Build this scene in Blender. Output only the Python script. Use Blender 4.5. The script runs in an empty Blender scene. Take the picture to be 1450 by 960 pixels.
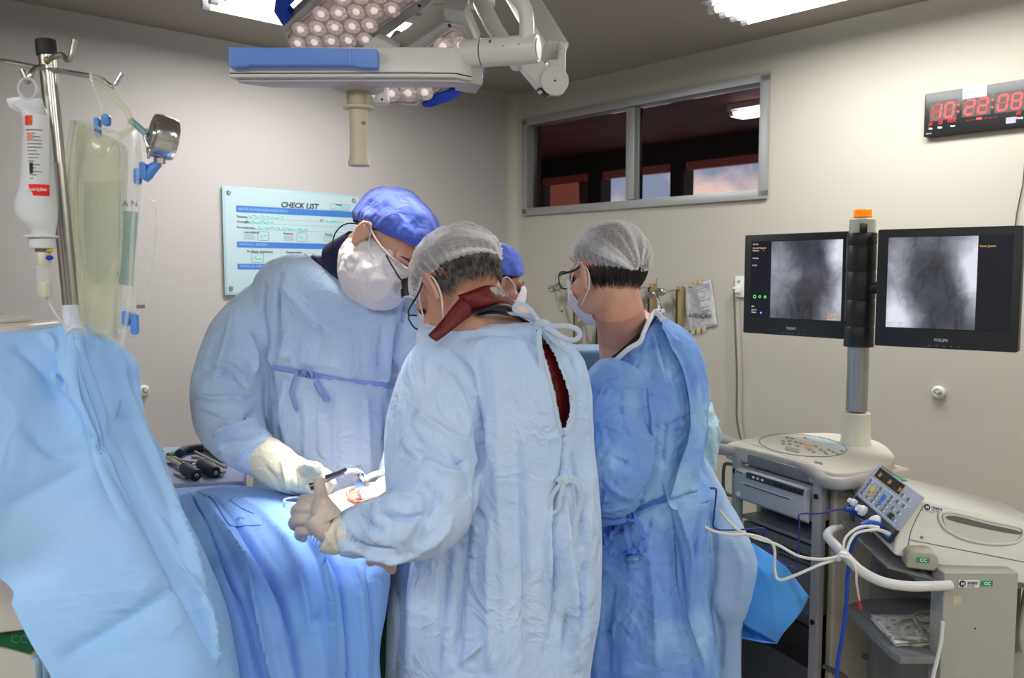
import bpy, bmesh, math, random
import numpy as np
from mathutils import Vector, Matrix, noise
from mathutils.bvhtree import BVHTree

SC = bpy.context.scene
COL = SC.collection
rad = math.radians
# ---------------------------------------------------------------- camera
FPX, PITCH, CAMZ = 1203.0, rad(4.51), 1.62
cam = bpy.data.cameras.new('camera')
cam.sensor_width = 36.0
cam.lens = 36.0 * FPX / 1450.0
cam.clip_start = 0.05
cam.dof.use_dof = True
cam.dof.focus_distance = 1.95
cam.dof.aperture_fstop = 7.0
camo = bpy.data.objects.new('camera', cam)
camo.location = (0, 0, CAMZ)
camo.rotation_euler = (rad(90) - PITCH, 0, 0)
COL.objects.link(camo)
SC.camera = camo
# ---------------------------------------------------------------- world (daylight seen only through the far windows)
wd = bpy.data.worlds.new('sky')
SC.world = wd
wd.use_nodes = True
_n, _l = wd.node_tree.nodes, wd.node_tree.links
_bg = _n['Background']
_tc = _n.new('ShaderNodeTexCoord'); _nz = _n.new('ShaderNodeTexNoise'); _cr = _n.new('ShaderNodeValToRGB')
_nz.inputs['Scale'].default_value = 14.0; _nz.inputs['Detail'].default_value = 5.0
_cr.color_ramp.elements[0].position = .42; _cr.color_ramp.elements[0].color = (.30, .42, .62, 1)
_cr.color_ramp.elements[1].position = .62; _cr.color_ramp.elements[1].color = (1.0, .88, .82, 1)
_l.new(_tc.outputs['Generated'], _nz.inputs['Vector']); _l.new(_nz.outputs['Fac'], _cr.inputs['Fac'])
_l.new(_cr.outputs['Color'], _bg.inputs['Color']); _bg.inputs['Strength'].default_value = .95
# ---------------------------------------------------------------- colour management
SC.view_settings.view_transform = 'Standard'
SC.view_settings.look = 'None'
SC.view_settings.gamma = 1.0
SC.view_settings.use_curve_mapping = False
SC.view_settings.exposure = 0.0
SC.cycles.use_denoising = True
SC.cycles.max_bounces = 8
SC.cycles.transparent_max_bounces = 16
SC.cycles.caustics_reflective = False
SC.cycles.caustics_refractive = False
SC.cycles.sample_clamp_indirect = 6.0
# room geometry shared by the lights and the shell
RA = Vector((-.671, .741, 0)).normalized()     # along the right wall, towards the corner
RB = Vector((RA.y, -RA.x, 0))                  # along the left wall, towards the corner
CORNER = Vector((.014, 5.5, 0))
CEIL = 2.74
LA, LB = 7.4, 6.6
RANG = math.atan2(RB.y, RB.x)                  # rotation that maps local x to RB, local y to RA
def room(a, b, z):
    """a metres back from the left wall along -RA, b metres back from the right wall along -RB"""
    return CORNER - RA * a - RB * b + Vector((0, 0, z))
TUBE_W = 28.0
LAMP_W = 95.0

# ---------------------------------------------------------------- pixel -> world
def ray(px, py):
    u, v = (px - 725) / FPX, (480 - py) / FPX
    c, s = math.cos(PITCH), math.sin(PITCH)
    return Vector((u, c + v * s, -s + v * c))
def P(px, py, d):
    r = ray(px, py)
    return Vector((0, 0, CAMZ)) + r * (d / r.y)
def PZ(px, py, z):
    r = ray(px, py)
    return Vector((0, 0, CAMZ)) + r * ((z - CAMZ) / r.z)
def PW(px, py, side, off=0.0):
    """hit on the left ('L') or right ('R') wall, off metres in front of it"""
    n = RB if side == 'R' else RA
    r = ray(px, py)
    c = CORNER.dot(n) - off
    t = c / (r.x * n.x + r.y * n.y)
    return Vector((0, 0, CAMZ)) + r * t
def px2m(px, d):
    return px * d / FPX

# ---------------------------------------------------------------- materials
MATS = {}
def mat(name, col, rough=.5, metal=0.0, emit=None, estr=0.0, trans=0.0, alpha=1.0, ior=1.45, sss=0.0, sheen=0.0,
        bump=None, var=None, coat=0.0, spec=.5, tex=None):
    """bump = list of (kind, scale, strength, distance); var = (scale, colour2, low, high)"""
    if name in MATS:
        return MATS[name]
    m = bpy.data.materials.new(name); m.use_nodes = True
    n, l = m.node_tree.nodes, m.node_tree.links
    b = n['Principled BSDF']
    c4 = (*col, 1)
    b.inputs['Base Color'].default_value = c4
    b.inputs['Roughness'].default_value = rough
    b.inputs['Metallic'].default_value = metal
    b.inputs['IOR'].default_value = ior
    b.inputs['Transmission Weight'].default_value = trans
    b.inputs['Alpha'].default_value = alpha
    b.inputs['Subsurface Weight'].default_value = sss
    b.inputs['Subsurface Radius'].default_value = (.6, .25, .15)
    b.inputs['Subsurface Scale'].default_value = .02
    b.inputs['Sheen Weight'].default_value = sheen
    b.inputs['Coat Weight'].default_value = coat
    b.inputs['Specular IOR Level'].default_value = spec
    if emit:
        b.inputs['Emission Color'].default_value = (*emit, 1)
        b.inputs['Emission Strength'].default_value = estr
    tc = n.new('ShaderNodeTexCoord')
    if var:
        nz = n.new('ShaderNodeTexNoise'); nz.inputs['Scale'].default_value = var[0]; nz.inputs['Detail'].default_value = 6
        mr = n.new('ShaderNodeMapRange'); mr.inputs['From Min'].default_value = var[2]; mr.inputs['From Max'].default_value = var[3]
        mx = n.new('ShaderNodeMix'); mx.data_type = 'RGBA'
        mx.inputs['A'].default_value = c4; mx.inputs['B'].default_value = (*var[1], 1)
        l.new(tc.outputs['Object'], nz.inputs['Vector']); l.new(nz.outputs['Fac'], mr.inputs['Value'])
        l.new(mr.outputs['Result'], mx.inputs['Factor']); l.new(mx.outputs['Result'], b.inputs['Base Color'])
    prev = None
    for k in (bump or []):
        kind, scale, strength, dist = k[:4]
        vec = tc.outputs['Object']
        if len(k) > 4:
            mp = n.new('ShaderNodeMapping'); mp.inputs['Scale'].default_value = k[4]
            l.new(vec, mp.inputs['Vector']); vec = mp.outputs['Vector']
        if kind == 'crumple':
            dn = n.new('ShaderNodeTexNoise'); dn.inputs['Scale'].default_value = scale * .8; dn.inputs['Detail'].default_value = 2
            vm = n.new('ShaderNodeVectorMath'); vm.operation = 'MULTIPLY_ADD'; vm.inputs[1].default_value = (.25 / scale * 3,) * 3
            l.new(vec, dn.inputs['Vector']); l.new(dn.outputs['Color'], vm.inputs[0]); l.new(vec, vm.inputs[2])
            t = n.new('ShaderNodeTexVoronoi'); t.feature = 'DISTANCE_TO_EDGE'; t.inputs['Scale'].default_value = scale
            l.new(vm.outputs['Vector'], t.inputs['Vector'])
            pw = n.new('ShaderNodeMath'); pw.operation = 'MINIMUM'; pw.inputs[1].default_value = .3
            l.new(t.outputs['Distance'], pw.inputs[0]); out = pw.outputs[0]
        elif kind == 'noise':
            t = n.new('ShaderNodeTexNoise'); t.inputs['Scale'].default_value = scale; t.inputs['Detail'].default_value = 4
            l.new(vec, t.inputs['Vector']); out = t.outputs['Fac']
        elif kind == 'ridge':
            t = n.new('ShaderNodeTexNoise'); t.inputs['Scale'].default_value = scale; t.inputs['Detail'].default_value = 3
            t.inputs['Distortion'].default_value = 1.2
            l.new(vec, t.inputs['Vector'])
            a = n.new('ShaderNodeMath'); a.operation = 'SUBTRACT'; a.inputs[1].default_value = .5
            c = n.new('ShaderNodeMath'); c.operation = 'ABSOLUTE'
            d = n.new('ShaderNodeMath'); d.operation = 'MULTIPLY'; d.inputs[1].default_value = -2.0
            l.new(t.outputs['Fac'], a.inputs[0]); l.new(a.outputs[0], c.inputs[0]); l.new(c.outputs[0], d.inputs[0]); out = d.outputs[0]
        elif kind == 'wave':
            t = n.new('ShaderNodeTexWave'); t.inputs['Scale'].default_value = scale; t.inputs['Distortion'].default_value = 1.5
            l.new(vec, t.inputs['Vector']); out = t.outputs['Fac']
        bp = n.new('ShaderNodeBump'); bp.inputs['Strength'].default_value = strength; bp.inputs['Distance'].default_value = dist
        l.new(out, bp.inputs['Height'])
        if prev:
            l.new(prev, bp.inputs['Normal'])
        prev = bp.outputs['Normal']
    if prev:
        l.new(prev, b.inputs['Normal'])
    MATS[name] = m
    return m

# ---------------------------------------------------------------- mesh builder
def frame_from(z, hint=Vector((0, 0, 1))):
    z = z.normalized()
    if abs(z.dot(hint)) > .98:
        hint = Vector((1, 0, 0))
    x = hint.cross(z).normalized()
    y = z.cross(x)
    return x, y, z
class MB:
    def __init__(s):
        s.v = []; s.f = []
    def add(s, vs, fs):
        o = len(s.v)
        s.v.extend([tuple(p) for p in vs]); s.f.extend([tuple(i + o for i in f) for f in fs]); return s
    def box(s, c, size, m=None):
        """c centre; size full; m optional 3x3/4x4 rotation"""
        c = Vector(c); hx, hy, hz = [k / 2 for k in size]
        vs = [Vector((x, y, z)) for x in (-hx, hx) for y in (-hy, hy) for z in (-hz, hz)]
        if m is not None:
            m3 = m.to_3x3(); vs = [m3 @ v for v in vs]
        return s.add([c + v for v in vs], [(0, 1, 3, 2), (4, 6, 7, 5), (0, 4, 5, 1), (2, 3, 7, 6), (0, 2, 6, 4), (1, 5, 7, 3)])
    def cyl(s, p0, p1, r0, r1=None, n=24, cap=True):
        r1 = r0 if r1 is None else r1
        p0, p1 = Vector(p0), Vector(p1)
        x, y, z = frame_from(p1 - p0)
        vs = []
        for p, r in ((p0, r0), (p1, r1)):
            for i in range(n):
                a = 2 * math.pi * i / n
                vs.append(p + x * math.cos(a) * r + y * math.sin(a) * r)
        fs = [(i, (i + 1) % n, n + (i + 1) % n, n + i) for i in range(n)]
        if cap:
            fs += [tuple(reversed(range(n))), tuple(range(n, 2 * n))]
        return s.add(vs, fs)
    def tube(s, pts, r, n=10, closed=False, flat=1.0, hint=None):
        """swept tube; r number or list; flat squashes the second axis"""
        pts = [Vector(p) for p in pts]; N = len(pts)
        rs = r if isinstance(r, (list, tuple)) else [r] * N
        T = []
        for i in range(N):
            a = pts[(i - 1) % N] if (closed or i > 0) else pts[0]
            b = pts[(i + 1) % N] if (closed or i < N - 1) else pts[-1]
            T.append((b - a).normalized())
        x, y, z = frame_from(T[0], hint or Vector((0, 0, 1)))
        vs = []
        for i in range(N):
            t = T[i]
            x = (x - t * x.dot(t)).normalized(); y = t.cross(x)
            for k in range(n):
                a = 2 * math.pi * k / n
                vs.append(pts[i] + x * math.cos(a) * rs[i] + y * math.sin(a) * rs[i] * flat)
        fs = []
        M = N if closed else N - 1
        for i in range(M):
            j = (i + 1) % N
            for k in range(n):
                k2 = (k + 1) % n
                fs.append((i * n + k, i * n + k2, j * n + k2, j * n + k))
        if not closed:
            fs += [tuple(reversed(range(n))), tuple(range((N - 1) * n, N * n))]
        return s.add(vs, fs)
    def lathe(s, prof, o=(0, 0, 0), axis=(0, 0, 1), n=32):
        """prof = [(r, h)...] around axis through o"""
        o = Vector(o); x, y, z = frame_from(Vector(axis))
        vs = []; fs = []
        for r, h in prof:
            for i in range(n):
                a = 2 * math.pi * i / n
                vs.append(o + z * h + (x * math.cos(a) + y * math.sin(a)) * max(r, 1e-5))
        for j in range(len(prof) - 1):
            for i in range(n):
                i2 = (i + 1) % n
                fs.append((j * n + i, j * n + i2, (j + 1) * n + i2, (j + 1) * n + i))
        if prof[0][0] > 1e-4: fs.append(tuple(reversed(range(n))))
        if prof[-1][0] > 1e-4: fs.append(tuple(range((len(prof) - 1) * n, len(prof) * n)))
        return s.add(vs, fs)
    def prism(s, poly, vec):
        """poly: list of 3d points; extruded by vec"""
        poly = [Vector(p) for p in poly]; vec = Vector(vec); n = len(poly)
        vs = poly + [p + vec for p in poly]
        fs = [tuple(reversed(range(n))), tuple(range(n, 2 * n))] + [(i, (i + 1) % n, n + (i + 1) % n, n + i) for i in range(n)]
        return s.add(vs, fs)
    def ball(s, c, r, m=None, nu=24, nv=16):
        c = Vector(c); r = r if isinstance(r, (tuple, list, Vector)) else (r, r, r)
        vs = []; fs = []
        for j in range(nv + 1):
            t = math.pi * j / nv
            for i in range(nu):
                a = 2 * math.pi * i / nu
                v = Vector((r[0] * math.sin(t) * math.cos(a), r[1] * math.sin(t) * math.sin(a), r[2] * math.cos(t)))
                if m is not None: v = m.to_3x3() @ v
                vs.append(c + v)
        for j in range(nv):
            for i in range(nu):
                i2 = (i + 1) % nu
                fs.append((j * nu + i, (j + 1) * nu + i, (j + 1) * nu + i2, j * nu + i2))
        return s.add(vs, fs)
    def grid(s, fn, nu, nv, closed_u=False):
        vs = [fn(i / (nu if closed_u else nu - 1), j / (nv - 1)) for j in range(nv) for i in range(nu)]
        fs = []
        for j in range(nv - 1):
            for i in range(nu if closed_u else nu - 1):
                i2 = (i + 1) % nu
                fs.append((j * nu + i, j * nu + i2, (j + 1) * nu + i2, (j + 1) * nu + i))
        return s.add(vs, fs)

MW = {}
def rootm(o):
    while o is not None:
        if o.name in MW: return MW[o.name]
        o = o.parent
    return Matrix.Identity(4)
def props(o, label=None, cat=None, group=None, kind=None):
    if label: o['label'] = label
    if cat: o['category'] = cat
    if group: o['group'] = group
    if kind: o['kind'] = kind
    return o
def thing(name, label, cat, loc=(0, 0, 0), rotz=0, group=None):
    o = bpy.data.objects.new(name, None); COL.objects.link(o)
    o.location = loc; o.rotation_euler = (0, 0, rotz); o.empty_display_size = .05
    props(o, label, cat, group)
    MW[o.name] = Matrix.Translation(Vector(loc)) @ Matrix.Rotation(rotz, 4, 'Z')
    return o
def finish(me, bev=0.0, seg=2, smooth=True, ang=35, merge=True):
    bm = bmesh.new(); bm.from_mesh(me)
    if merge: bmesh.ops.remove_doubles(bm, verts=bm.verts, dist=1e-5)
    bmesh.ops.recalc_face_normals(bm, faces=bm.faces)
    if bev:
        es = [e for e in bm.edges if len(e.link_faces) == 2 and e.calc_face_angle(0) > rad(30)]
        bmesh.ops.bevel(bm, geom=es, offset=bev, segments=seg, affect='EDGES', profile=.6, clamp_overlap=True)
    bm.to_mesh(me); bm.free()
    if smooth:
        me.shade_smooth(); me.set_sharp_from_angle(angle=rad(ang))
def part(name, mb, m, parent=None, world=True, bev=0.0, seg=2, smooth=True, ang=35, label=None, kind=None, solid=0.0, sub=0):
    """one mesh object; world=True means the coordinates are world ones and are taken into the parent's frame"""
    me = bpy.data.meshes.new(name)
    me.from_pydata([tuple(v) for v in mb.v], [], mb.f)
    if parent is not None and world:
        me.transform(rootm(parent).inverted())
    finish(me, bev, seg, smooth, ang)
    me.materials.append(m)
    o = bpy.data.objects.new(name, me); COL.objects.link(o)
    if parent is not None: o.parent = parent
    if solid:
        k = o.modifiers.new('solid', 'SOLIDIFY'); k.thickness = abs(solid); k.offset = -1 if solid > 0 else 1
    if sub:
        k = o.modifiers.new('sub', 'SUBSURF'); k.levels = sub; k.render_levels = sub
    props(o, label=label, kind=kind)
    return o
def struct(name, mb, m, **k):
    o = part(name, mb, m, **k); o['kind'] = 'structure'; return o
def single(name, mb, m, label, cat, group=None, **k):
    o = part(name, mb, m, **k); props(o, label, cat, group); return o
def text(name, body, size, m, loc, right, up, parent=None, depth=.0004, align='LEFT', bold=0.0, shear=0.0, sx=1.0, space=1.0):
    """flat lettering as a text object; loc/right/up world"""
    c = bpy.data.curves.new(name, 'FONT'); c.body = body; c.size = size; c.extrude = depth; c.align_x = align; c.offset = bold
    c.shear = shear; c.space_character = space
    c.resolution_u = 2
    right = right.normalized(); nrm = right.cross(up).normalized(); up = nrm.cross(right)
    M = Matrix((( right.x * sx, up.x, nrm.x, loc[0]), (right.y * sx, up.y, nrm.y, loc[1]), (right.z * sx, up.z, nrm.z, loc[2]), (0, 0, 0, 1)))
    tmp = bpy.data.objects.new(name, c)
    me = bpy.data.meshes.new_from_object(tmp); me.name = name
    bpy.data.objects.remove(tmp); bpy.data.curves.remove(c)
    me.materials.clear(); me.materials.append(m)
    o = bpy.data.objects.new(name, me); COL.objects.link(o)
    if parent is not None:
        o.parent = parent; M = rootm(parent).inverted() @ M
    o.matrix_local = M
    return o
def spline(pts, n=8, closed=False):
    """Catmull-Rom through points (any dimension as tuples or Vectors)"""
    A = [np.array(p, float) for p in pts]; N = len(A); out = []
    rng = range(N if closed else N - 1)
    for i in rng:
        p0 = A[(i - 1) % N] if (closed or i > 0) else 2 * A[0] - A[1]
        p1 = A[i]; p2 = A[(i + 1) % N]
        p3 = A[(i + 2) % N] if (closed or i + 2 < N) else 2 * A[-1] - A[-2]
        for k in range(n):
            t = k / n
            out.append(.5 * ((2 * p1) + (-p0 + p2) * t + (2 * p0 - 5 * p1 + 4 * p2 - p3) * t * t + (-p0 + 3 * p1 - 3 * p2 + p3) * t ** 3))
    if not closed: out.append(A[-1])
    return out
def sv(pts, n=8, closed=False):
    return [Vector(p) for p in spline(pts, n, closed)]
# ================================================================ ROOM
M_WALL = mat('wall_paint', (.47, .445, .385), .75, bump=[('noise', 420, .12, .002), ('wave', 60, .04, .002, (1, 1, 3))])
M_WALLL = mat('wall_paint_rose_light', (.46, .43, .415), .75, bump=[('noise', 420, .12, .002), ('wave', 60, .04, .002, (1, 1, 3))])  # same wall paint, with the rosy tint of the light put into its colour
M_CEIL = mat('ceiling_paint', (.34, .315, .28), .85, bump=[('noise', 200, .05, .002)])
M_FLOOR = mat('granilite_floor', (.42, .38, .31), .35, var=(160, (.22, .19, .15), .45, .62))
M_ALU = mat('grey_aluminium', (.36, .37, .37), .42, .35, bump=[('noise', 90, .1, .001)])
RM = Matrix.Rotation(RANG, 4, 'Z')
def rbox(mb, a0, a1, b0, b1, z0, z1):
    c = room((a0 + a1) / 2, (b0 + b1) / 2, (z0 + z1) / 2)
    mb.box(c, (abs(b1 - b0), abs(a1 - a0), z1 - z0), RM)
def wall_a(p):  # distance along the right wall from the corner
    return (CORNER - p).dot(RA)
WT = .14
# window opening measured on the right wall
w0 = PW(743.5, 235, 'R'); w1 = PW(1087, 190, 'R')
wa0, wa1 = wall_a(w0), wall_a(w1)
wz1 = (PW(743.5, 172, 'R').z + PW(1087, 104, 'R').z) / 2; wz0 = (PW(743.5, 302, 'R').z + PW(1087, 281, 'R').z) / 2
mb = MB()
rbox(mb, 0, wa0, 0, -WT, 0, CEIL); rbox(mb, wa1, LA, 0, -WT, 0, CEIL)
rbox(mb, wa0, wa1, 0, -WT, 0, wz0); rbox(mb, wa0, wa1, 0, -WT, wz1, CEIL)
struct('wall_right', mb, M_WALL, smooth=False)
mb = MB(); rbox(mb, 0, -WT, -WT, LB, 0, CEIL); struct('wall_left', mb, M_WALLL, smooth=False)
mb = MB(); rbox(mb, LA, LA + WT, -WT, LB, 0, CEIL); struct('wall_back', mb, M_WALL, smooth=False)
mb = MB(); rbox(mb, -WT, LA + WT, LB, LB + WT, 0, CEIL); struct('wall_near', mb, M_WALLL, smooth=False)
mb = MB(); rbox(mb, -WT, LA + WT, -WT, LB + WT, -.1, 0); struct('floor', mb, M_FLOOR, smooth=False)
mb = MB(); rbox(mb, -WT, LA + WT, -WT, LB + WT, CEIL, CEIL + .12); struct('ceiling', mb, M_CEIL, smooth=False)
# rounded corner and ceiling cove
def cove(fn, name, m):
    mb = MB(); mb.grid(fn, 2, 9); return struct(name, mb, m, ang=80)
R_ = .07
cove(lambda u, v: room(R_ * (1 - math.cos(v * math.pi / 2)) + .0, R_ * (1 - math.sin(v * math.pi / 2)), u * CEIL), 'trim_1', M_WALL)
# window
def win_frame():
    g = MB(); fw, pr = .036, .02
    for (a0, a1, z0, z1) in ((wa0 - .01, wa1 + .01, wz1 - fw, wz1 + .01), (wa0 - .01, wa1 + .01, wz0 - .01, wz0 + fw),
                             (wa0 - .01, wa0 + fw, wz0, wz1), (wa1 - fw, wa1 + .01, wz0, wz1)):
        rbox(g, a0, a1, pr, -.07, z0, z1)
    return g
winr = struct('window_1', win_frame(), M_ALU, bev=.004)
am = wall_a(PW(894, 215, 'R'))
g = MB(); rbox(g, am - .03, am + .03, .012, -.06, wz0 + .04, wz1 - .04); rbox(g, am + .01, am + .035, -.02, -.05, wz0 + .045, wz1 - .045)
part('mullion', g, M_ALU, winr, bev=.003)
M_GLASS = mat('tinted_glass', (.80, .66, .64), .03, trans=1.0, ior=1.02, spec=.4)
for a0, a1 in ((wa0 + .045, am - .025), (am + .03, wa1 - .045)):
    g = MB(); rbox(g, a0, a1, -.032, -.038, wz0 + .045, wz1 - .045); part('pane', g, M_GLASS, winr, smooth=False)
# corridor beyond the window: dark red-brown ceiling, pillars, bright windows
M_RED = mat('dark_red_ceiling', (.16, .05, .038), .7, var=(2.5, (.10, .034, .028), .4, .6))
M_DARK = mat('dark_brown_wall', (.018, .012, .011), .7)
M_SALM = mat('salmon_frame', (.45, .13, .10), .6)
CD = 2.6      # depth of the corridor
fwz = CEIL - .22
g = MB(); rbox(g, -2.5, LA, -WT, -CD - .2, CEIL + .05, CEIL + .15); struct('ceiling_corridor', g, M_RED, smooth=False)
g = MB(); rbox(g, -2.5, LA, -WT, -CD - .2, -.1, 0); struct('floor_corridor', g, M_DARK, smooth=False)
def farb(px, d=None):   # along-wall coordinate of a pixel column on the far corridor wall
    r = ray(px, 250); n = RB; c = CORNER.dot(n) + CD
    p = Vector((0, 0, CAMZ)) + r * (c / (r.x * n.x + r.y * n.y)); return (CORNER - p).dot(RA)
def farz(px, py):
    r = ray(px, py); n = RB; c = CORNER.dot(n) + CD
    return (Vector((0, 0, CAMZ)) + r * (c / (r.x * n.x + r.y * n.y))).z
zt = farz(980, 228); zb = 1.2
ops = [(farb(766), farb(833)), (farb(851), farb(949)), (farb(968), farb(1130))]
g = MB(); edges = [-2.5] + [e for o in ops for e in o] + [LA]
for i in range(0, len(edges), 2): rbox(g, edges[i], edges[i + 1], -CD, -CD - .15, 0, CEIL + .1)
for a, b in ops:
    rbox(g, a, b, -CD, -CD - .15, zt, CEIL + .1); rbox(g, a, b, -CD, -CD - .15, 0, zb)
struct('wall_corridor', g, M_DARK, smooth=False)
g = MB(); rbox(g, -2.5, -2.6, -WT, -CD, 0, CEIL + .1); rbox(g, LA, LA + .1, -WT, -CD, 0, CEIL + .1); struct('wall_corridor_end', g, M_DARK, smooth=False)
for k, (a, b) in enumerate(ops):
    g = MB(); rbox(g, a, b, -CD - .02, -CD - .08, zt - .07, zt); rbox(g, a, b, -CD - .02, -CD - .08, zb, zb + .05)
    w = struct('window_%d' % (k + 2), g, M_SALM, smooth=False)
    if k == 1:
        g = MB(); c = (a * .45 + b * .55); rbox(g, c - .012, c + .012, -CD - .03, -CD - .06, zb, zt); part('mullion', g, M_DARK, w, smooth=False)
    if k == 0:
        M_BL = mat('salmon_blind', (.62, .25, .20), .8, emit=(.8, .25, .18), estr=.12)
        g = MB(); rbox(g, a + .05, b - .12, -CD - .09, -CD - .1, zb, zt - .05); part('blind', g, M_BL, w, smooth=False)
        g = MB(); q = [room(b - .16, -CD - .04, zt - .06), room(b - .02, -CD - .04, zt - .06), room(b - .02, -CD - .04, zb), room(b - .1, -CD - .04, zb)]
        g.prism(q, RB * -.006); part('curtain', g, mat('dark_curtain', (.10, .06, .06), .8), w, smooth=False)

# ---------------------------------------------------------------- fluorescent ceiling lights
M_FIXT = mat('white_fixture', (.72, .74, .76), .4)
M_TUBE = mat('lit_fluorescent_tube', (1, 1, 1), .4, emit=(1, .99, .97), estr=5.5)
M_SOCK = mat('tube_socket', (.75, .75, .78), .35)
def ceiling_light(a, b, along, label, group, n_tube=4, ln=1.22, w=.30, z=CEIL, power=TUBE_W, vis=True):
    """along='A' tubes run along RA, 'B' along RB"""
    loc = room(a, b, z)
    ang = RANG + (math.pi / 2 if along == 'A' else 0)
    t = thing('ceiling_light', label, 'ceiling light', loc, ang, group)
    g = MB(); g.box((0, 0, -.02), (ln + .06, w, .04))
    g.prism([(-ln / 2 - .03, -w / 2, -.04), (-ln / 2 - .03, w / 2, -.04), (-ln / 2 - .03, w / 2 - .05, -.02), (-ln / 2 - .03, -w / 2 + .05, -.02)], (ln + .06, 0, 0))
    part('housing', g, M_FIXT, t, world=False, bev=.003)
    for i in range(n_tube):
        y = (i - (n_tube - 1) / 2) * (w * .78 / max(1, n_tube - 1))
        g = MB(); g.cyl((-ln / 2 + .02, y, -.068), (ln / 2 - .02, y, -.068), .014, n=12); part('tube', g, M_TUBE, t, world=False)
        for sx in (-1, 1):
            g = MB(); g.cyl((sx * (ln / 2 - .02), y, -.068), (sx * (ln / 2 + .012), y, -.068), .0165, n=10); g.box((sx * (ln / 2 + .004), y, -.05), (.018, .022, .04)); part('socket', g, M_SOCK, t, world=False)
    L = bpy.data.lights.new('tube_light', 'AREA'); L.shape = 'RECTANGLE'; L.size = ln; L.size_y = w; L.energy = power; L.color = (1, .992, .975)
    lo = bpy.data.objects.new('tube_light', L); COL.objects.link(lo); lo.parent = t; lo.location = (0, 0, -.088)
    return t
def on_ceiling(px, py, z=CEIL - .07):
    p = PZ(px, py, z); q = CORNER - p
    return q.dot(RA), q.dot(RB)
aR = on_ceiling(1040, 26); ceiling_light(aR[0] + .61, aR[1] + .04, 'A', 'white four-tube ceiling light above the wall clock side', 'fluorescent ceiling lights')
aL = on_ceiling(285, 5); ceiling_light(aL[0] + .10, aL[1] - .47, 'B', 'white four-tube ceiling light behind the surgical lamp', 'fluorescent ceiling lights', ln=.9)
for (a, b), w_ in zip(((aR[0] + 3.2, 1.5), (4.6, 4.4), (5.9, 3.0), (3.0, 5.2)), ('beside the wall with the clock', 'in the middle of the rear room', 'nearest the rear wall', 'over the wall opposite the clock')):
    ceiling_light(a, b, 'A', 'white four-tube ceiling light behind the viewer ' + w_, 'fluorescent ceiling lights')
lc = PZ(1052, 158, CEIL + .0); qq = CORNER - lc
ceiling_light(qq.dot(RA) + .25, qq.dot(RB) - .0, 'A', 'lit ceiling light seen through the window in the dark corridor', 'fluorescent ceiling lights', n_tube=2, ln=.6, w=.16, z=CEIL + .05, power=1.6)
# ================================================================ flat frames used to place details on a face
class Pl:
    """plane through o with unit axes ux (right) and uz (up); n faces the viewer"""
    def __init__(s, o, ux, uz):
        s.o = Vector(o); s.ux = Vector(ux).normalized(); s.n = s.ux.cross(Vector(uz)).normalized(); s.uz = s.n.cross(s.ux)
        s.M = Matrix((s.ux, -s.n, s.uz)).transposed()      # local x right, y into the face, z up
    def uv(s, px, py):
        r = ray(px, py); c = Vector((0, 0, CAMZ)); t = (s.o - c).dot(s.n) / r.dot(s.n); q = c + r * t - s.o
        return q.dot(s.ux), q.dot(s.uz)
    def pt(s, u, v, off=0.0):
        return s.o + s.ux * u + s.uz * v + s.n * off
    def px(s, px, py, off=0.0):
        return s.pt(*s.uv(px, py), off)
    def box(s, mb, u0, u1, v0, v1, o0, o1):
        return mb.box(s.pt((u0 + u1) / 2, (v0 + v1) / 2, (o0 + o1) / 2), (abs(u1 - u0), abs(o1 - o0), abs(v1 - v0)), s.M)
    def poly(s, mb, uvs, o0, o1):
        return mb.prism([s.pt(u, v, o0) for u, v in uvs], s.n * (o1 - o0))
    def rrect(s, mb, u0, u1, v0, v1, r, o0, o1, seg=5):
        pts = []
        for cx, cy, a0 in ((u1 - r, v1 - r, 0), (u0 + r, v1 - r, 90), (u0 + r, v0 + r, 180), (u1 - r, v0 + r, 270)):
            for k in range(seg + 1):
                a = rad(a0 + 90 * k / seg); pts.append((cx + r * math.cos(a), cy + r * math.sin(a)))
        return s.poly(mb, pts, o0, o1)
    def text(s, name, body, size, m, u, v, parent, off=.0006, **k):
        return text(name, body, size, m, s.pt(u, v, off), s.ux, s.uz, parent, **k)
WR = Pl(CORNER, -RA, (0, 0, 1))     # right wall
WL = Pl(CORNER, RB, (0, 0, 1))      # left wall

M_BLACK = mat('black_plastic', (.012, .012, .013), .3)
M_BLACKM = mat('matt_black', (.015, .015, .016), .6)
M_WHITE = mat('white_plastic', (.72, .71, .68), .4)
M_PAPER = mat('paper_white', (.75, .75, .75), .8)
M_CHROME = mat('chrome', (.72, .72, .73), .16, 1.0)
M_STEEL = mat('brushed_steel', (.52, .50, .46), .28, 1.0)
M_BRASS = mat('aged_brass_paint', (.36, .28, .13), .45, .5)
M_INK = mat('black_ink', (.02, .02, .025), .7)
M_GREY = mat('grey_ink', (.2, .2, .22), .7)
M_GREENL = mat('green_label', (.01, .32, .12), .5)
M_WINK = mat('white_ink', (.85, .85, .85), .6)

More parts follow.
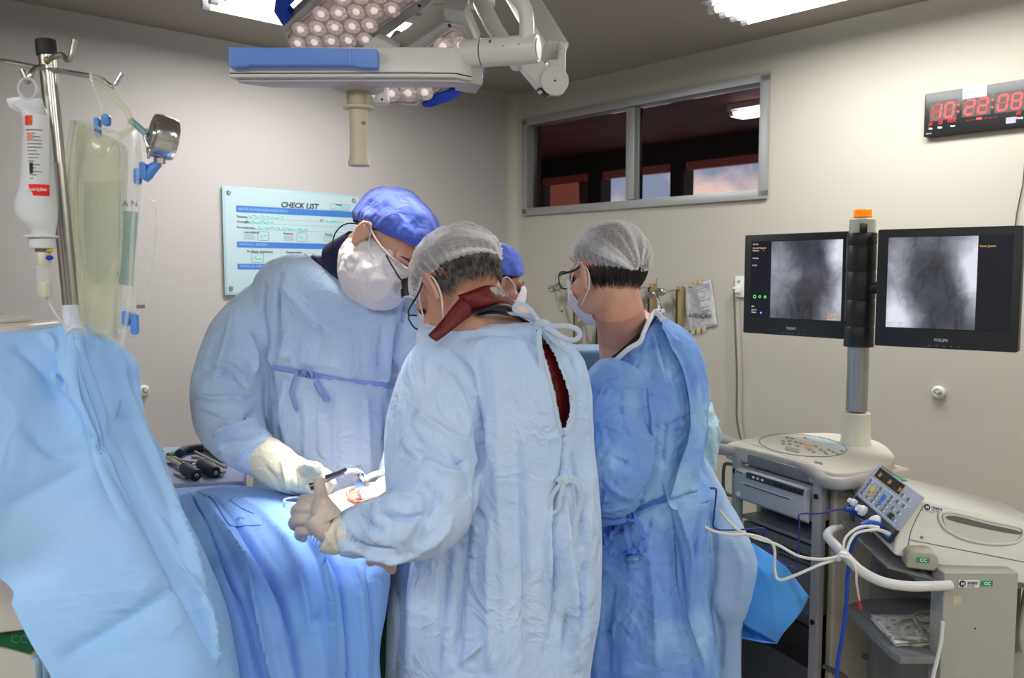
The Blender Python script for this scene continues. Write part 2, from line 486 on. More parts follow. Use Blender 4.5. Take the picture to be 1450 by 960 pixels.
# ---------------------------------------------------------------- check list board
def board():
    tl = WL.uv(312, 263); bl = WL.uv(316.5, 418); tr = WL.uv(508, 275.3)
    u0, u1, v1, v0 = tl[0], tr[0], tl[1], bl[1]
    t = thing('checklist_board', 'pale glass check list board with blue bands on the wall behind the tall surgeon', 'board', WL.pt(u0, v0, 0))
    g = MB(); WL.box(g, u0, u1, v0, v1, .014, .020)
    part('panel', g, mat('frosted_glass_panel', (.36, .52, .55), .25, spec=.6), t, bev=.001)
    g = MB(); WL.box(g, u0 + .012, u1 - .012, v0 + .012, v1 - .012, .0202, .0206)
    part('print_sheet', g, mat('pale_blue_print', (.43, .57, .61), .5), t, smooth=False)
    W, H = u1 - u0, v1 - v0
    for du in (.032, W - .045):
        for dv in (.035, H - .032):
            g = MB(); c = WL.pt(u0 + du, v0 + dv, 0); g.lathe([(.012, 0), (.012, .024), (.009, .028), (0, .028)], c, WL.n, 20); part('standoff_bolt', g, M_CHROME, t)
    mblue = mat('blue_band', (.045, .17, .52), .5); mhand = mat('green_marker', (.12, .68, .55), .6)
    def X(px): return WL.uv(px, 340)[0]
    rnd = random.Random(3)
    ul, ur = u0 + .068, u1 - .045
    for k, (ya, yb, s) in enumerate(((291, 300.5, 'ANTES DA INDUÇÃO ANESTÉSICA'), (342, 350.5, 'ANTES DA INCISÃO'), (373.5, 381.5, 'ANTES DA SAÍDA'))):
        va, vb = WL.uv(331, ya)[1], WL.uv(331, yb)[1]
        g = MB(); WL.box(g, ul, ur, vb, va, .0207, .0212); part('blue_band', g, mblue, t, smooth=False)
        WL.text('lettering', s, .017, mat('pale_ink', (.35, .5, .75), .6), ul + .012, vb + .011, t, off=.0214)
    WL.text('title_lettering', 'CHECK LIST', .038, M_INK, X(395.5), WL.uv(396, 293.5)[1], t, off=.0208, bold=.0012, shear=.25, sx=1.05)
    def line(pa, pb, y, th=.0014, m=None):
        v = WL.uv(pa, y)[1]; g = MB(); WL.box(g, X(pa), X(pb), v, v + th, .0207, .0209); return g
    g = MB()
    for k, y in enumerate((309, 316, 324.5)):
        v = WL.uv(334, y)[1]
        WL.box(g, X(346), X(486), v, v + .0013, .0207, .0209)
    part('rule_line', g, M_GREY, t, smooth=False)
    for s, y in (('Paciente', 308.5), ('Cirurgião', 315.5), ('Procedimento', 323.5)):
        WL.text('lettering', s, .0165, M_INK, X(333.5), WL.uv(334, y)[1], t, off=.0208, bold=.0003)
    WL.text('lettering', 'Nº', .0165, M_INK, X(451), WL.uv(334, 308.5)[1], t, off=.0208, bold=.0003)
    def scribble(pa, pb, y, h, seed):
        r = random.Random(seed); pts = []; u = X(pa); ue = X(pb); v = WL.uv(334, y)[1]
        while u < ue:
            pts.append(WL.pt(u, v + r.uniform(-.2, 1) * h, .0212)); u += r.uniform(.002, .007)
            if r.random() < .12: u += .008
        g = MB(); g.tube(pts, .0021, 5); part('handwriting', g, mhand, t, kind=None)
    scribble(348, 400, 307, .015, 1); scribble(348, 386, 315, .015, 2); scribble(356, 434, 323.5, .015, 3); scribble(459, 476, 309, .012, 9)
    def tick(pxa, pxb, ya, yb, seed, s=None, lab=None):
        ua, ub = X(pxa), X(pxb); va, vb = WL.uv(334, ya)[1], WL.uv(334, yb)[1]
        g = MB(); n = 5; r = .008; pts = []
        for cx, cy, a0 in ((ub - r, va - r, 0), (ua + r, va - r, 90), (ua + r, vb + r, 180), (ub - r, vb + r, 270)):
            for k in range(4): a = rad(a0 + 30 * k); pts.append(WL.pt(cx + r * math.cos(a), cy + r * math.sin(a), .0209))
        g.tube(pts, .0012, 4, closed=True); part('tick_box', g, M_GREY, t)
        scribble(pxa + 3, pxb - 3, (ya + yb) / 2 + 2, .016, seed)
    tick(362, 378, 327, 339.5, 4); tick(418, 432, 327, 340, 5); tick(456, 478, 331, 338, 6); tick(465, 491, 285 - 4, 292 - 2, 7); tick(353, 370, 358, 371.5, 8)
    for s, a, y in (('Lateralidade', 343, 330), ('Reserva', 399, 330), ('Alergia', 457, 329.5), ('Profilaxia Antibiótica', 347, 357.5), ('Equipamentos', 402, 357.5), ('Hora', 474, 283.5)):
        WL.text('lettering', s, .0165, M_INK, X(a), WL.uv(334, y)[1], t, off=.0208, bold=.0003)
    for a in (343, 399):
        for k in range(3):
            WL.text('small_lettering', 'confirmado e demarcado'[k * 4:k * 4 + 12], .010, M_GREY, X(a), WL.uv(334, 333.5 + 2.6 * k)[1], t, off=.0208)
board()

# ---------------------------------------------------------------- round wall knobs and outlets
def wall_button(pl, px, py, label):
    u, v = pl.uv(px, py)
    t = thing('wall_socket', label, 'wall socket', pl.pt(u, v, 0), 0, 'round wall sockets')
    g = MB(); g.lathe([(.026, 0), (.027, .012), (.022, .02), (.016, .022), (.015, .014), (0, .014)], pl.pt(u, v, 0), pl.n, 28); part('ring', g, M_WHITE, t)
    g = MB(); g.lathe([(.009, .012), (.009, .03), (.006, .034), (0, .034)], pl.pt(u + .003, v + .002, 0), pl.n, 18); pl.box(g, u + .004, u + .02, v + .004, v + .012, .02, .032)
    part('plug', g, mat('pale_grey_plastic', (.5, .49, .46), .4), t)
wall_button(WL, 202.5, 553, 'round white socket on the wall left of the tall surgeon')
wall_button(WR, 1330, 555, 'round white socket on the wall below the screens')

# ---------------------------------------------------------------- LED wall clock
def clock():
    a = WR.uv(1314.5, 134.5); b = WR.uv(1312.5, 195.5)
    u0, v1, v0 = a[0] - .001, a[1], b[1]
    H = v1 - v0; W = H * 2.72
    t = thing('digital_wall_clock', 'black digital wall clock with red glowing numerals', 'clock', WR.pt(u0, v0, 0))
    g = MB(); WR.rrect(g, u0, u0 + W, v0, v1, .006, 0, .03); part('housing', g, M_BLACK, t, bev=.002)
    def UV(px, py):
        return WR.uv(px, py)
    mred = mat('lit_red_segment', (1, .05, .05), .4, emit=(1, .035, .05), estr=1.6)
    mdim = mat('unlit_red_segment', (.25, .03, .03), .4, emit=(1, .05, .05), estr=.22)
    mwin = mat('smoked_digit_window', (.07, .065, .06), .4)
    segs = {'0': 'abcdef', '1': 'bc', '2': 'abged', '8': 'abcdefg'}
    h = H * .32; w = h * .56; sh = .10
    def digit(ch, u, v, h=h, w=w, th=.0068, lit=mred, off=mdim, holder=None):
        P7 = {'a': ((0, h), (w, h)), 'b': ((w, h), (w, h / 2)), 'c': ((w, h / 2), (w, 0)), 'd': ((0, 0), (w, 0)), 'e': ((0, h / 2), (0, 0)), 'f': ((0, h), (0, h / 2)), 'g': ((0, h / 2), (w, h / 2))}
        for s, (p, q) in P7.items():
            p = Vector(p); q = Vector(q); d = (q - p).normalized(); nn = Vector((-d.y, d.x)); p = p + d * .0018; q = q - d * .0018
            pts = [p, p + d * th * .5 + nn * th * .5, q - d * th * .5 + nn * th * .5, q, q - d * th * .5 - nn * th * .5, p + d * th * .5 - nn * th * .5]
            g = MB(); WR.poly(g, [(u + x.x + sh * x.y, v + x.y) for x in pts], .0306, .0312)
            part('segment', g, lit if s in segs[ch] else off, holder, smooth=False)
    starts = [(1324, 167), (1370, 164), (1416, 158)]
    for k, pair in enumerate(('10', '22', '08')):
        vb = v0 + H * .40
        uu = UV(*starts[k])[0]
        g = MB(); WR.box(g, uu - .010, uu + 2 * w + .032, vb - .010, vb + h + .012, .0302, .0304); win = part('digit_window', g, mwin, t, smooth=False)
        digit(pair[0], uu, vb, holder=win); digit(pair[1], uu + w + .017, vb, holder=win)
        if k < 2:
            for q in (.28, .78):
                g = MB(); g.lathe([(.0042, 0), (.0042, .0006)], WR.pt(uu + 2 * w + .038, vb + h * q, .0304), WR.n, 14)
                part('colon_dot', g, mred, t)
    wsm = h * .16
    def small(s, u, v):
        for k, ch in enumerate(s): digit(ch, u + k * .0085, v, h=.0125, w=.005, th=.0022, holder=t)
    small('22', UV(1319, 180)[0], v0 + H * .25); small('08', UV(1333, 178)[0], v0 + H * .26); small('2020', UV(1346, 176)[0], v0 + H * .28)
    small('22', UV(1443, 166)[0], v0 + H * .26)
    for s, x in (('Dia', 1319.5), ('Mês', 1332), ('Ano', 1350), ('Temp', 1442)):
        WR.text('lettering', s, .0105, M_WINK, UV(x, 180)[0], v0 + H * .165, t, off=.0304, bold=.0003)
    WR.text('lettering', 'SEG  TER  QUA  QUI  SEX  SAB  DOM', .007, mdim, UV(1372, 172)[0], v0 + H * .255, t, off=.0304)
    g = MB(); WR.box(g, UV(1387, 171)[0], UV(1394, 171)[0], v0 + H * .255, v0 + H * .30, .0305, .031); part('day_light', g, mred, t, smooth=False)
    WR.text('lettering', 'LELONG', .006, M_WINK, UV(1315.5, 191)[0], v0 + H * .06, t, off=.0304)
    g = MB(); WR.box(g, UV(1428, 180)[0], UV(1442, 180)[0], v0 + H * .09, v0 + H * .22, .0304, .0308); part('grey_sticker', g, mat('silver_sticker', (.35, .37, .42), .4), t, smooth=False)
    s0, s1 = UV(1368, 120)[0], UV(1402, 117)[0]
    g = MB(); WR.box(g, s0, s1, v0 + H * .755, v1 - .001, .0304, .0312); st = part('logo_sticker', g, M_PAPER, t, smooth=False)
    mlogo = mat('pale_blue_logo', (.25, .45, .75), .5)
    WR.text('logo_lettering', 'luhu', .031, mlogo, s0 + .030, v0 + H * .82, st, off=.0314, bold=.0008)
    WR.text('logo_lettering', 'Locações Méd.', .0075, M_INK, s0 + .04, v0 + H * .775, st, off=.0314)
    for k in range(5):
        aa = 2 * math.pi * k / 5 + .3; g = MB(); g.ball(WR.pt(s0 + .02 + .011 * math.cos(aa), v0 + H * .865 + .011 * math.sin(aa), .0316), .0038, nu=10, nv=6); part('logo_dot', g, mlogo, st)
clock()
# thin cable running from the clock down the wall
g = MB(); g.tube([WR.px(x, y, .006) for x, y in ((1452, 232), (1449, 262), (1444, 285), (1440, 305), (1437, 335), (1436, 360))], .0022, 6)
single('clock_cable', g, mat('dark_cable', (.06, .055, .05), .5), 'thin dark cable running down the wall beside the right screen', 'cable')

# ---------------------------------------------------------------- power socket with its cable
def outlet():
    u0, v1 = WR.uv(1042.5, 391); u1, v0 = WR.uv(1057, 421)
    t = thing('power_outlet', 'white power outlet plate with plug behind the left screen', 'power outlet', WR.pt(u0, v0, 0))
    g = MB(); WR.rrect(g, u0, u1 + .01, v0, v1, .004, 0, .01); part('plate', g, M_WHITE, t, bev=.001)
    g = MB(); WR.box(g, u0 + .008, u0 + .034, (v0 + v1) / 2 - .03, (v0 + v1) / 2, .01, .04); part('plug', g, M_WHITE, t, bev=.004)
    g = MB(); WR.box(g, u0 + .012, u0 + .03, v1 - .035, v1 - .02, .01, .0108); part('sticker', g, mat('bluish_grey', (.3, .34, .42), .5), t)
outlet()
g = MB(); g.tube(sv([WR.px(x, y, .03 if i else .04) for i, (x, y) in enumerate(((1046, 409), (1044.5, 425), (1046, 470), (1048, 520), (1048, 560), (1048, 590), (1052, 614), (1058, 640), (1060, 700)))], 6), .0052, 8)
single('power_cable', g, mat('grey_brown_cable', (.13, .105, .085), .5), 'grey power cable hanging from the white outlet plate', 'cable')

# ---------------------------------------------------------------- taped sheet of paper
def note():
    c = [WR.px(x, y, .004) for x, y in ((969, 405), (1008, 396), (1017, 461), (976, 471))]
    t = thing('wall_note', 'printed paper sheet taped to the wall right of the hanging clamps', 'paper', c[3])
    def q(u, v, o=.0):
        a = c[0].lerp(c[1], u); b = c[3].lerp(c[2], u); p = b.lerp(a, v)
        return p + WR.n * (o + .006 * math.sin(u * 5 + v * 3) ** 2)
    g = MB(); g.grid(lambda u, v: q(u, v), 12, 14); part('sheet', g, mat('print_paper', (.52, .53, .54), .8, var=(38, (.42, .43, .45), .45, .62)), t, solid=.0008)
    rnd = random.Random(5); g = MB()
    for k in range(24):
        v = .93 - k * .037; a = .1 + rnd.random() * .1; b = .45 + rnd.random() * .45
        g.grid(lambda s, w: q(a + (b - a) * s, v + .010 * w, .0012), 8, 2)
    part('printed_lines', g, M_GREY, t, smooth=False)
    WR.text('lettering', 'ATENÇÃO', .03, M_INK, *[WR.uv(977, 449)[i] for i in (0, 1)], t, off=.013)
    mt = mat('yellow_tape', (.50, .42, .22), .5)
    for k, (x, y) in enumerate(((979, 402), (986, 399.5), (993, 398), (983, 469.5), (991, 467.5), (999, 465.5))):
        u, v = WR.uv(x, y); g = MB(); WR.box(g, u - .012, u + .012, v - .013, v + .013, .011, .0125); part('tape_strip', g, mt, t, smooth=False)
note()

# ---------------------------------------------------------------- brass rails with hanging clamps
def rail(px, y0, y1, label):
    u, v1 = WR.uv(px, y0); v0 = WR.uv(px, y1)[1]
    t = thing('wall_rail', label, 'rail', WR.pt(u, v0, 0), 0, 'brass rails on the wall')
    g = MB(); WR.box(g, u - .016, u + .016, v0, v1, 0, .035); part('bar', g, M_BRASS, t, bev=.004)
    g = MB(); WR.box(g, u - .0165, u - .008, v0 + .01, v1 - .02, .034, .038); part('slot', g, M_BLACKM, t)
    return u, v1
rail(821, 425, 520, 'brass coloured wall rail behind the hanging clamp left of the young man')
rail(927, 401, 520, 'brass coloured wall rail between the young man and the clamps')
rail(967, 405, 520, 'brass coloured wall rail beside the taped paper')
rail(853, 448, 520, 'brass coloured wall rail behind the hanging steel instruments')
def clamp(name, label, px, py, legs, d=.10, peg=None):
    c = WR.px(px, py, d)
    t = thing(name, label, 'clamp', c, 0, 'steel clamps hanging on the wall')
    g = MB()
    for s, (dx, dz) in enumerate(((-.028, -.004), (.028, .012))):
        g.lathe([(.017, -.022), (.021, -.018), (.021, .018), (.017, .022), (.009, .022), (.009, .012), (0, .012)], c + WR.ux * dx + Vector((0, 0, dz)), WR.n + WR.ux * .3, 20)
    g.cyl(c - WR.ux * .03, c + WR.ux * .034 + Vector((0, 0, .012)), .011, n=14)
    part('clamp_head', g, M_STEEL, t)
    g = MB(); g.cyl(c + Vector((0, 0, 0)), c + Vector((0, 0, .085)), .0035, n=10); part('pin', g, M_STEEL, t)
    g = MB(); g.tube(sv([c + WR.ux * a + Vector((0, 0, b)) for a, b in legs], 6), .0125, 12, flat=.5); part('leg', g, M_CHROME, t)
    if peg is not None:
        g = MB(); g.cyl(c, WR.px(peg[0], peg[1], .03), .004, n=8); g.cyl(WR.px(peg[0], peg[1], .06), WR.px(peg[0], peg[1], 0), .005, n=8); part('hanger_peg', g, M_STEEL, t)
clamp('hanging_clamp', 'curved steel clamp hanging left of the young man in glasses', 803, 408, ((.0, 0), (.01, -.06), (.03, -.12), (.055, -.135)), peg=(821, 430))
clamp('hanging_clamp', 'long steel clamp hanging left of the taped paper', 946, 416, ((.0, 0), (.03, -.08), (.06, -.18)), peg=(967, 409))
clamp('hanging_clamp', 'small steel clamp hanging close behind the young man neck', 911, 410, ((.0, 0), (-.01, -.07)), peg=(927, 405))
def retractors():
    c = WR.px(846, 455, .12)
    t = thing('hanging_retractors', 'bundle of ribbed steel instruments hanging behind the two men', 'surgical instruments', c)
    rnd = random.Random(8)
    for k in range(7):
        dx = (k - 3) * .012
        g = MB(); p0 = c + WR.ux * (dx * .6) + WR.n * rnd.uniform(-.01, .02); p1 = p0 + WR.ux * dx * 1.1 - Vector((0, 0, .10)); p2 = p1 + WR.ux * dx * 1.8 - Vector((0, 0, .07))
        g.tube(sv([p0, p1, p2], 5), .0045, 8)
        g.lathe([(.010, -.003), (.013, 0), (.010, .003)], p0 + Vector((0, 0, .012)), WR.n, 14)
        part('instrument_shaft', g, M_CHROME, t)
    for k, dx in enumerate((-.055, .045)):
        for j in range(5):
            g = MB(); b = c + WR.ux * (dx + (.004 * j if dx < 0 else -.004 * j)) - Vector((0, 0, .185 + j * .012)) + WR.n * .01
            g.cyl(b - WR.ux * .032, b + WR.ux * .032, .005, n=10); part('ribbed_plate', g, M_CHROME, t)
retractors()
# ================================================================ workstation cart with two screens
M_CREAM = mat('cream_plastic', (.56, .53, .46), .42, bump=[('noise', 300, .05, .0005)])
M_CREAM2 = mat('warm_cream_metal', (.60, .565, .48), .45)
M_GREYP = mat('grey_metal', (.22, .225, .24), .45)
M_DGREY = mat('dark_grey_metal', (.07, .072, .078), .5)
M_RAIL = mat('taupe_rubber_rail', (.36, .34, .335), .4)
M_TUBEG = mat('worn_grey_tube', (.17, .165, .15), .38, .5)
def rr_outline(x0, x1, y0, y1, rs, seg=8):
    pts = []
    for (cx, cy, a0), r in zip(((x1, y1, 0), (x0, y1, 90), (x0, y0, 180), (x1, y0, 270)), rs):
        sx = -1 if cx == x1 else 1; sy = -1 if cy == y1 else 1
        for k in range(seg + 1):
            a = rad(a0 + 90 * k / seg); pts.append((cx + sx * r + r * math.cos(a), cy + sy * r + r * math.sin(a)))
    return pts
def cart():
    F = Vector((.878, 2.37, 0)); e1 = Vector((-.43, .90, 0)).normalized(); e2 = Vector((e1.y, -e1.x, 0))
    ang = math.atan2(e2.y, e2.x)
    t = thing('workstation_cart', 'tall cream workstation cart with printer slot, grey rail and two screens on a post', 'medical cart', F, ang)
    W, D, Z = .36, .385, 1.06; ZB = 1.03      # local x = e2 (towards the right), local y = e1 (away)
    # body panels around an open rack on the left side (local x = 0 face)
    g = MB(); g.box((W / 2 + .03, .014, ZB / 2 + .05), (W - .055, .028, ZB - .10)); part('side_panel', g, M_CREAM2, t, world=False, bev=.012, seg=3)
    g = MB(); g.box((W / 2 + .05, D - .03, ZB / 2 + .05), (W - .08, .03, ZB - .10)); part('side_panel', g, M_CREAM2, t, world=False, bev=.012)
    g = MB(); g.box((W - .01, D / 2, ZB / 2 + .05), (.03, D - .06, ZB - .10)); part('rear_panel', g, M_CREAM2, t, world=False, bev=.008)
    for y in (.018, D - .018):
        g = MB(); g.box((.012, y, ZB / 2 + .05), (.024, .036, ZB - .10)); pm = part('corner_post', g, mat('pale_grey_metal', (.40, .40, .40), .4), t, world=False, bev=.008, seg=3)
        for z in (ZB - .05, ZB - .42):
            g = MB(); g.lathe([(.008, 0), (.008, .003), (.005, .004), (0, .004)], (-.001, y, z), (-1, 0, 0), 14); part('screw_cap', g, M_BLACKM, pm, world=False)
    zt = ZB - .005
    g = MB(); g.box((.03, D / 2, zt), (.035, D - .07, .035)); part('rack_crossbar', g, M_GREYP, t, world=False, bev=.003)
    for k, z in enumerate((.835, .12)):
        g = MB(); g.box((.18, D / 2, z), (.33, D - .07, .012)); part('rack_shelf', g, M_GREYP, t, world=False, bev=.002)
    g = MB(); g.box((.33, D / 2, Z / 2), (.01, D - .08, Z - .2)); part('rack_back', g, M_BLACKM, t, world=False)
    # lower computer unit with a grille
    pc = MB(); pc.box((.17, D / 2, .715), (.30, D - .075, .21)); pcu = part('computer_unit', pc, mat('computer_grey', (.15, .155, .165), .45), t, world=False, bev=.006)
    g = MB(); g.box((.020, D - .11, .785), (.012, .10, .022)); part('disc_slot', g, M_BLACK, pcu, world=False, bev=.002)
    g = MB(); g.lathe([(.006, 0), (.006, .006), (0, .008)], (.020, D - .085, .745), (-1, 0, 0), 14); part('power_light', g, mat('lit_green', (.05, .9, .3), .4, emit=(.05, 1, .35), estr=4), pcu, world=False)
    for k in range(14):
        for j in range(3):
            g = MB(); g.box((.0195, .035 + k * .011, .76 + j * .014), (.002, .007, .007)); part('grille_hole', g, M_BLACKM, pcu, world=False, smooth=False, kind='stuff')
    g = MB(); g.box((.10, D / 2, .52), (.18, D - .08, .12)); part('drawer_unit', g, M_BLACK, t, world=False, bev=.004)
    g = MB(); g.box((.030, D / 2, .36), (.012, D - .075, .50)); part('lower_panel', g, mat('lower_panel_grey', (.10, .10, .105), .5), t, world=False, bev=.004)
    # printer
    y0, y1, z0, z1 = .040, D - .038, .893, 1.000
    pr = MB(); pr.box((.17, (y0 + y1) / 2, (z0 + z1) / 2), (.30, y1 - y0, z1 - z0)); p = part('printer', pr, mat('printer_white', (.56, .56, .60), .4), t, world=False, bev=.006)
    L = y1 - y0
    # rounded front bowed out
    g = MB(); g.prism([(0, y0, z0), (-.016, y0, z0 + .012), (-.020, y0, (z0 + z1) / 2), (-.018, y0, z1 - .01), (0, y0, z1)], (0, L, 0)); part('printer_front', g, mat('printer_white', 0), p, world=False, bev=.004)
    g = MB(); g.box((-.018, y0 + L * .42, z1 - .014), (.010, L * .78, .019)); cp = part('control_strip', g, mat('dark_slate', (.05, .052, .06), .4), p, world=False, bev=.002)
    for k in range(3):
        g = MB(); g.ball((-.023, y1 - L * .30 - k * .020, z1 - .014), (.003, .006, .004), nu=12, nv=8); part('button', g, M_WINK, cp, world=False)
    for k in range(6):
        g = MB(); g.box((-.023, y0 + .02 + k * .019, z1 - .014), (.003, .013, .011)); part('button', g, M_BLACKM, cp, world=False, bev=.001)
    g = MB(); g.box((-.0195, y0 + L * .52, (z0 + z1) / 2 + .008), (.005, L * .64, .003)); part('paper_slot', g, M_BLACK, p, world=False)
    g = MB(); g.box((-.0205, y0 + L * .52, (z0 + z1) / 2 + .011), (.005, L * .74, .003)); part('slot_lip', g, M_WINK, p, world=False, bev=.001)
    g = MB(); g.lathe([(.008, 0), (.008, .005), (.005, .006), (.005, .003), (0, .003)], (-.016, y1 - .018, z0 + .022), (-1, 0, 0), 20); part('round_key', g, M_WINK, p, world=False)
    fr = Pl(t.location + e1 * 0, -e1, (0, 0, 1))
    fr.text('lettering', 'SONY', .011, M_GREY, -y1 + .008, z1 - .017, p, off=.0195, bold=.0004)
    # top with keyboard
    top = MB(); loc = lambda v: Vector(((v - F).dot(e2), (v - F).dot(e1), v.z))
    ox = [(1030, 627), (1088, 616), (1147, 612.5), (1191, 614), (1242, 624), (1265, 641), (1264, 652), (1246, 662), (1205, 669), (1172, 668), (1120, 650), (1050, 633)]
    top.prism([loc(PZ(x, y, Z)) for x, y in [tuple(q) for q in spline(ox, 6, True)]], (0, 0, -.05)); tp = part('top', top, M_CREAM, t, world=False, bev=.012, seg=4, ang=50)
    ZT = Z
    def TP(x, y, h=.001): return loc(PZ(x, y, Z)) + Vector((0, 0, h))
    ring = [TP(1137 + 62 * math.cos(2 * math.pi * k / 48) * 1.0, 631 + 15 * math.sin(2 * math.pi * k / 48) + 6 * math.cos(2 * math.pi * k / 48)) for k in range(48)]
    g = MB(); g.tube(ring, .0012, 6, closed=True); part('keyboard_outline', g, M_GREY, tp, world=False)
    mkey = mat('grey_key', (.22, .21, .19), .5)
    def pad(x, y, w, h, name, m, hh=.0015):
        g = MB(); q = [TP(x - w / 2, y - h / 2 - w * .12, 0), TP(x + w / 2, y - h / 2 + w * .12, 0), TP(x + w / 2, y + h / 2 + w * .12, 0), TP(x - w / 2, y + h / 2 - w * .12, 0)]
        g.prism(q, (0, 0, hh)); part(name, g, m, tp, world=False, smooth=False)
    for (x, y) in ((1115, 619.5), (1122, 621), (1109, 625), (1118, 624.5), (1127, 626), (1109, 628.5), (1118, 629), (1134, 628), (1129, 632), (1155, 632), (1152, 640), (1162, 637), (1168, 640), (1174, 637), (1180, 640), (1186, 643), (1192, 639), (1170, 643), (1146, 637), (1140, 620)):
        pad(x, y, 5, 1.6, 'key', mkey)
    for (x, y) in ((1141, 629.5), (1148, 631), (1142, 634), (1149, 635.5)): pad(x, y, 6, 2.4, 'key', mat('orange_key', (.72, .42, .2), .5))
    pad(1122, 637, 20, 5, 'display', mat('grey_display', (.26, .26, .24), .3))
    g = MB(); g.prism([TP(1138, 619, 0), TP(1150, 616.5, 0), TP(1205, 634, 0), TP(1190, 638, 0)], (0, 0, .001)); part('label_strip', g, mat('pale_blue_label', (.45, .56, .64), .4), tp, world=False, smooth=False)
    pad(1159, 655.5, 12, 2.5, 'logo_plate', M_GREY)
    # grey bumper rail round the front
    rl = [(1090, 640), (1050, 638), (1020, 636), (1006, 631), (1004, 624), (1014, 620), (1040, 628), (1100, 649), (1135, 661), (1155, 671), (1168, 681), (1188, 685), (1212, 682), (1238, 674)]
    g = MB(); g.tube(sv([PZ(x, y, Z - .018) for x, y in rl], 8), .0185, 14); part('bumper_rail', g, M_RAIL, t)
    sp_ = Pl(F, e2, (0, 0, 1)); fp_ = Pl(F, -e1, (0, 0, 1))
    for pl_, pts in ((sp_, ((1187, 688, .0), (1187, 694, .05), (1187, 720, .05), (1187, 738, .05), (1191, 748, .05), (1198, 750, .05), (1204, 744, .05), (1206, 730, .05), (1206, 722, 0))),
                     (sp_, ((1166, 943, .0), (1172, 945, .05), (1180, 955, .05), (1181, 985, .05), (1178, 1000, 0))),
                     (sp_, ((1222, 928, .0), (1230, 930, .05), (1239, 944, .05), (1240, 985, .05), (1236, 1000, 0)))):
        g = MB(); g.tube(sv([pl_.px(x, y, o_) for x, y, o_ in pts], 5), .008, 10); part('tube_handle', g, M_TUBEG, t)
    g = MB(); g.tube(sv([(.02, D - .01, ZB - .04), (.015, D + .04, ZB - .04), (.015, D + .055, ZB - .06), (.015, D + .055, ZB - .12), (.015, D + .04, ZB - .14), (.02, D - .01, ZB - .14)], 5), .006, 10); part('tube_handle', g, M_TUBEG, t, world=False)
    # base and castors
    g = MB(); g.box((W / 2, D / 2, .10), (W + .04, D + .04, .05)); part('base', g, M_GREYP, t, world=False, bev=.01)
    for x in (.02, W - .02):
        for y in (.04, D - .04):
            g = MB(); g.cyl((x - .012, y, .04), (x + .012, y, .04), .04, n=20); g.box((x, y, .075), (.03, .03, .04)); part('castor', g, M_BLACKM, t, world=False)
    # ---- post
        def at(z): return Vector((1.122, 2.74, z))
    zs = {y: P(1215, y, 2.74).z for y in (313, 330, 348, 385, 425, 462, 487, 577, 622)}
    g = MB(); g.lathe([(.050, 0), (.050, .006), (.046, .012), (.043, .10), (.043, zs[577] - zs[622]), (.040, zs[577] - zs[622] + .003)], at(Z - .003), n=36); part('post_foot', g, mat('cream_collar', (.62, .60, .50), .4), t)
    g = MB(); g.lathe([(.033, 0), (.033, zs[487] - zs[577] + .03)], at(zs[577] - .01), n=36); part('post', g, mat('satin_steel', (.42, .43, .45), .34, .9), t)
    mblk = mat('satin_black', (.018, .019, .020), .42)
    for k, (a, b) in enumerate(((487, 462), (461.2, 425), (424.2, 385), (384.2, 348), (347.2, 330))):
        za, zb = P(1215, a, 2.74).z, P(1215, b, 2.74).z
        g = MB(); g.lathe([(.044, 0), (.0455, .003), (.0455, zb - za - .003), (.044, zb - za)], at(za), n=36); part('post_sleeve', g, mblk, t)
    g = MB(); g.lathe([(.046, 0), (.046, .012), (.0445, .014)], at(zs[487] - .008), n=36); part('post_collar', g, mblk, t)
    g = MB(); g.lathe([(.040, 0), (.040, .045), (.036, .05), (0, .05)], at(zs[330] - .003), n=32); cp = part('post_cap', g, mat('cream_collar', 0), t)
    g = MB(); g.box(at(zs[330] + .014) + Vector((-.012, -.038, 0)), (.022, .01, .030)); part('switch', g, M_BLACK, cp, bev=.002)
    mo = mat('lit_orange_lens', (1, .28, .01), .25, emit=(1, .22, 0), estr=.55)
    zc = zs[330] + .047
    g = MB(); g.lathe([(.028, 0), (.028, .026), (.026, .028), (0, .028)], at(zc), n=32); part('beacon_lens', g, mo, t)
    g = MB(); g.lathe([(.029, 0), (.029, .004)], at(zc), n=32); part('beacon_ring', g, mat('deep_orange', (.5, .1, .0), .4), t)
    g = MB(); g.cyl(at(zs[487]), at(zs[330]), .0435, n=32); part('post_core', g, mblk, t)
    # ---- screens
    mbez = mat('charcoal_bezel', (.020, .022, .025), .38)
    mscr = mat('dark_screen', (.003, .0035, .006), .22, emit=(.012, .014, .025), estr=.6)
    for idx in (0, 1):
        if idx: BL, BR, dl, dr = (1238, 488), (1441, 501), 2.64, 2.40
        else: BL, BR, dl, dr = (1052, 470), (1200, 482), 3.10, 2.78
        pbl, pbr = P(*BL, dl), P(*BR, dr)
        if idx: ztop = P(1243, 325, 2.64).z
        else: ztop = P(1055, 333, 3.10).z
        z0 = (pbl.z + pbr.z) / 2; pbl.z = z0; w = Vector((pbr.x - pbl.x, pbr.y - pbl.y, 0)).length; h = ztop - z0
        pl = Pl(pbl, Vector((pbr.x - pbl.x, pbr.y - pbl.y, 0)), (0, 0, 1))
        g = MB(); pl.rrect(g, 0, w, 0, h, .006, -.045, 0); s = part('screen', g, mbez, t, bev=.003)
        g = MB(); pl.rrect(g, .06, w - .06, .05, h - .05, .02, -.075, -.045); part('screen_back', g, mbez, s, bev=.006)
        def q(px, py): return pl.uv(px, py)
        if idx:
            a = q(1256, 336); b = q(1434, 478)
            ia, ib = q(1256, 336), q(1388, 470)
        else:
            a = q(1062, 343); b = q(1197, 458)
            ia, ib = q(1090.5, 342), q(1194.5, 458)
        u0, u1 = .030, w - .022; v0, v1 = .058, h - .024
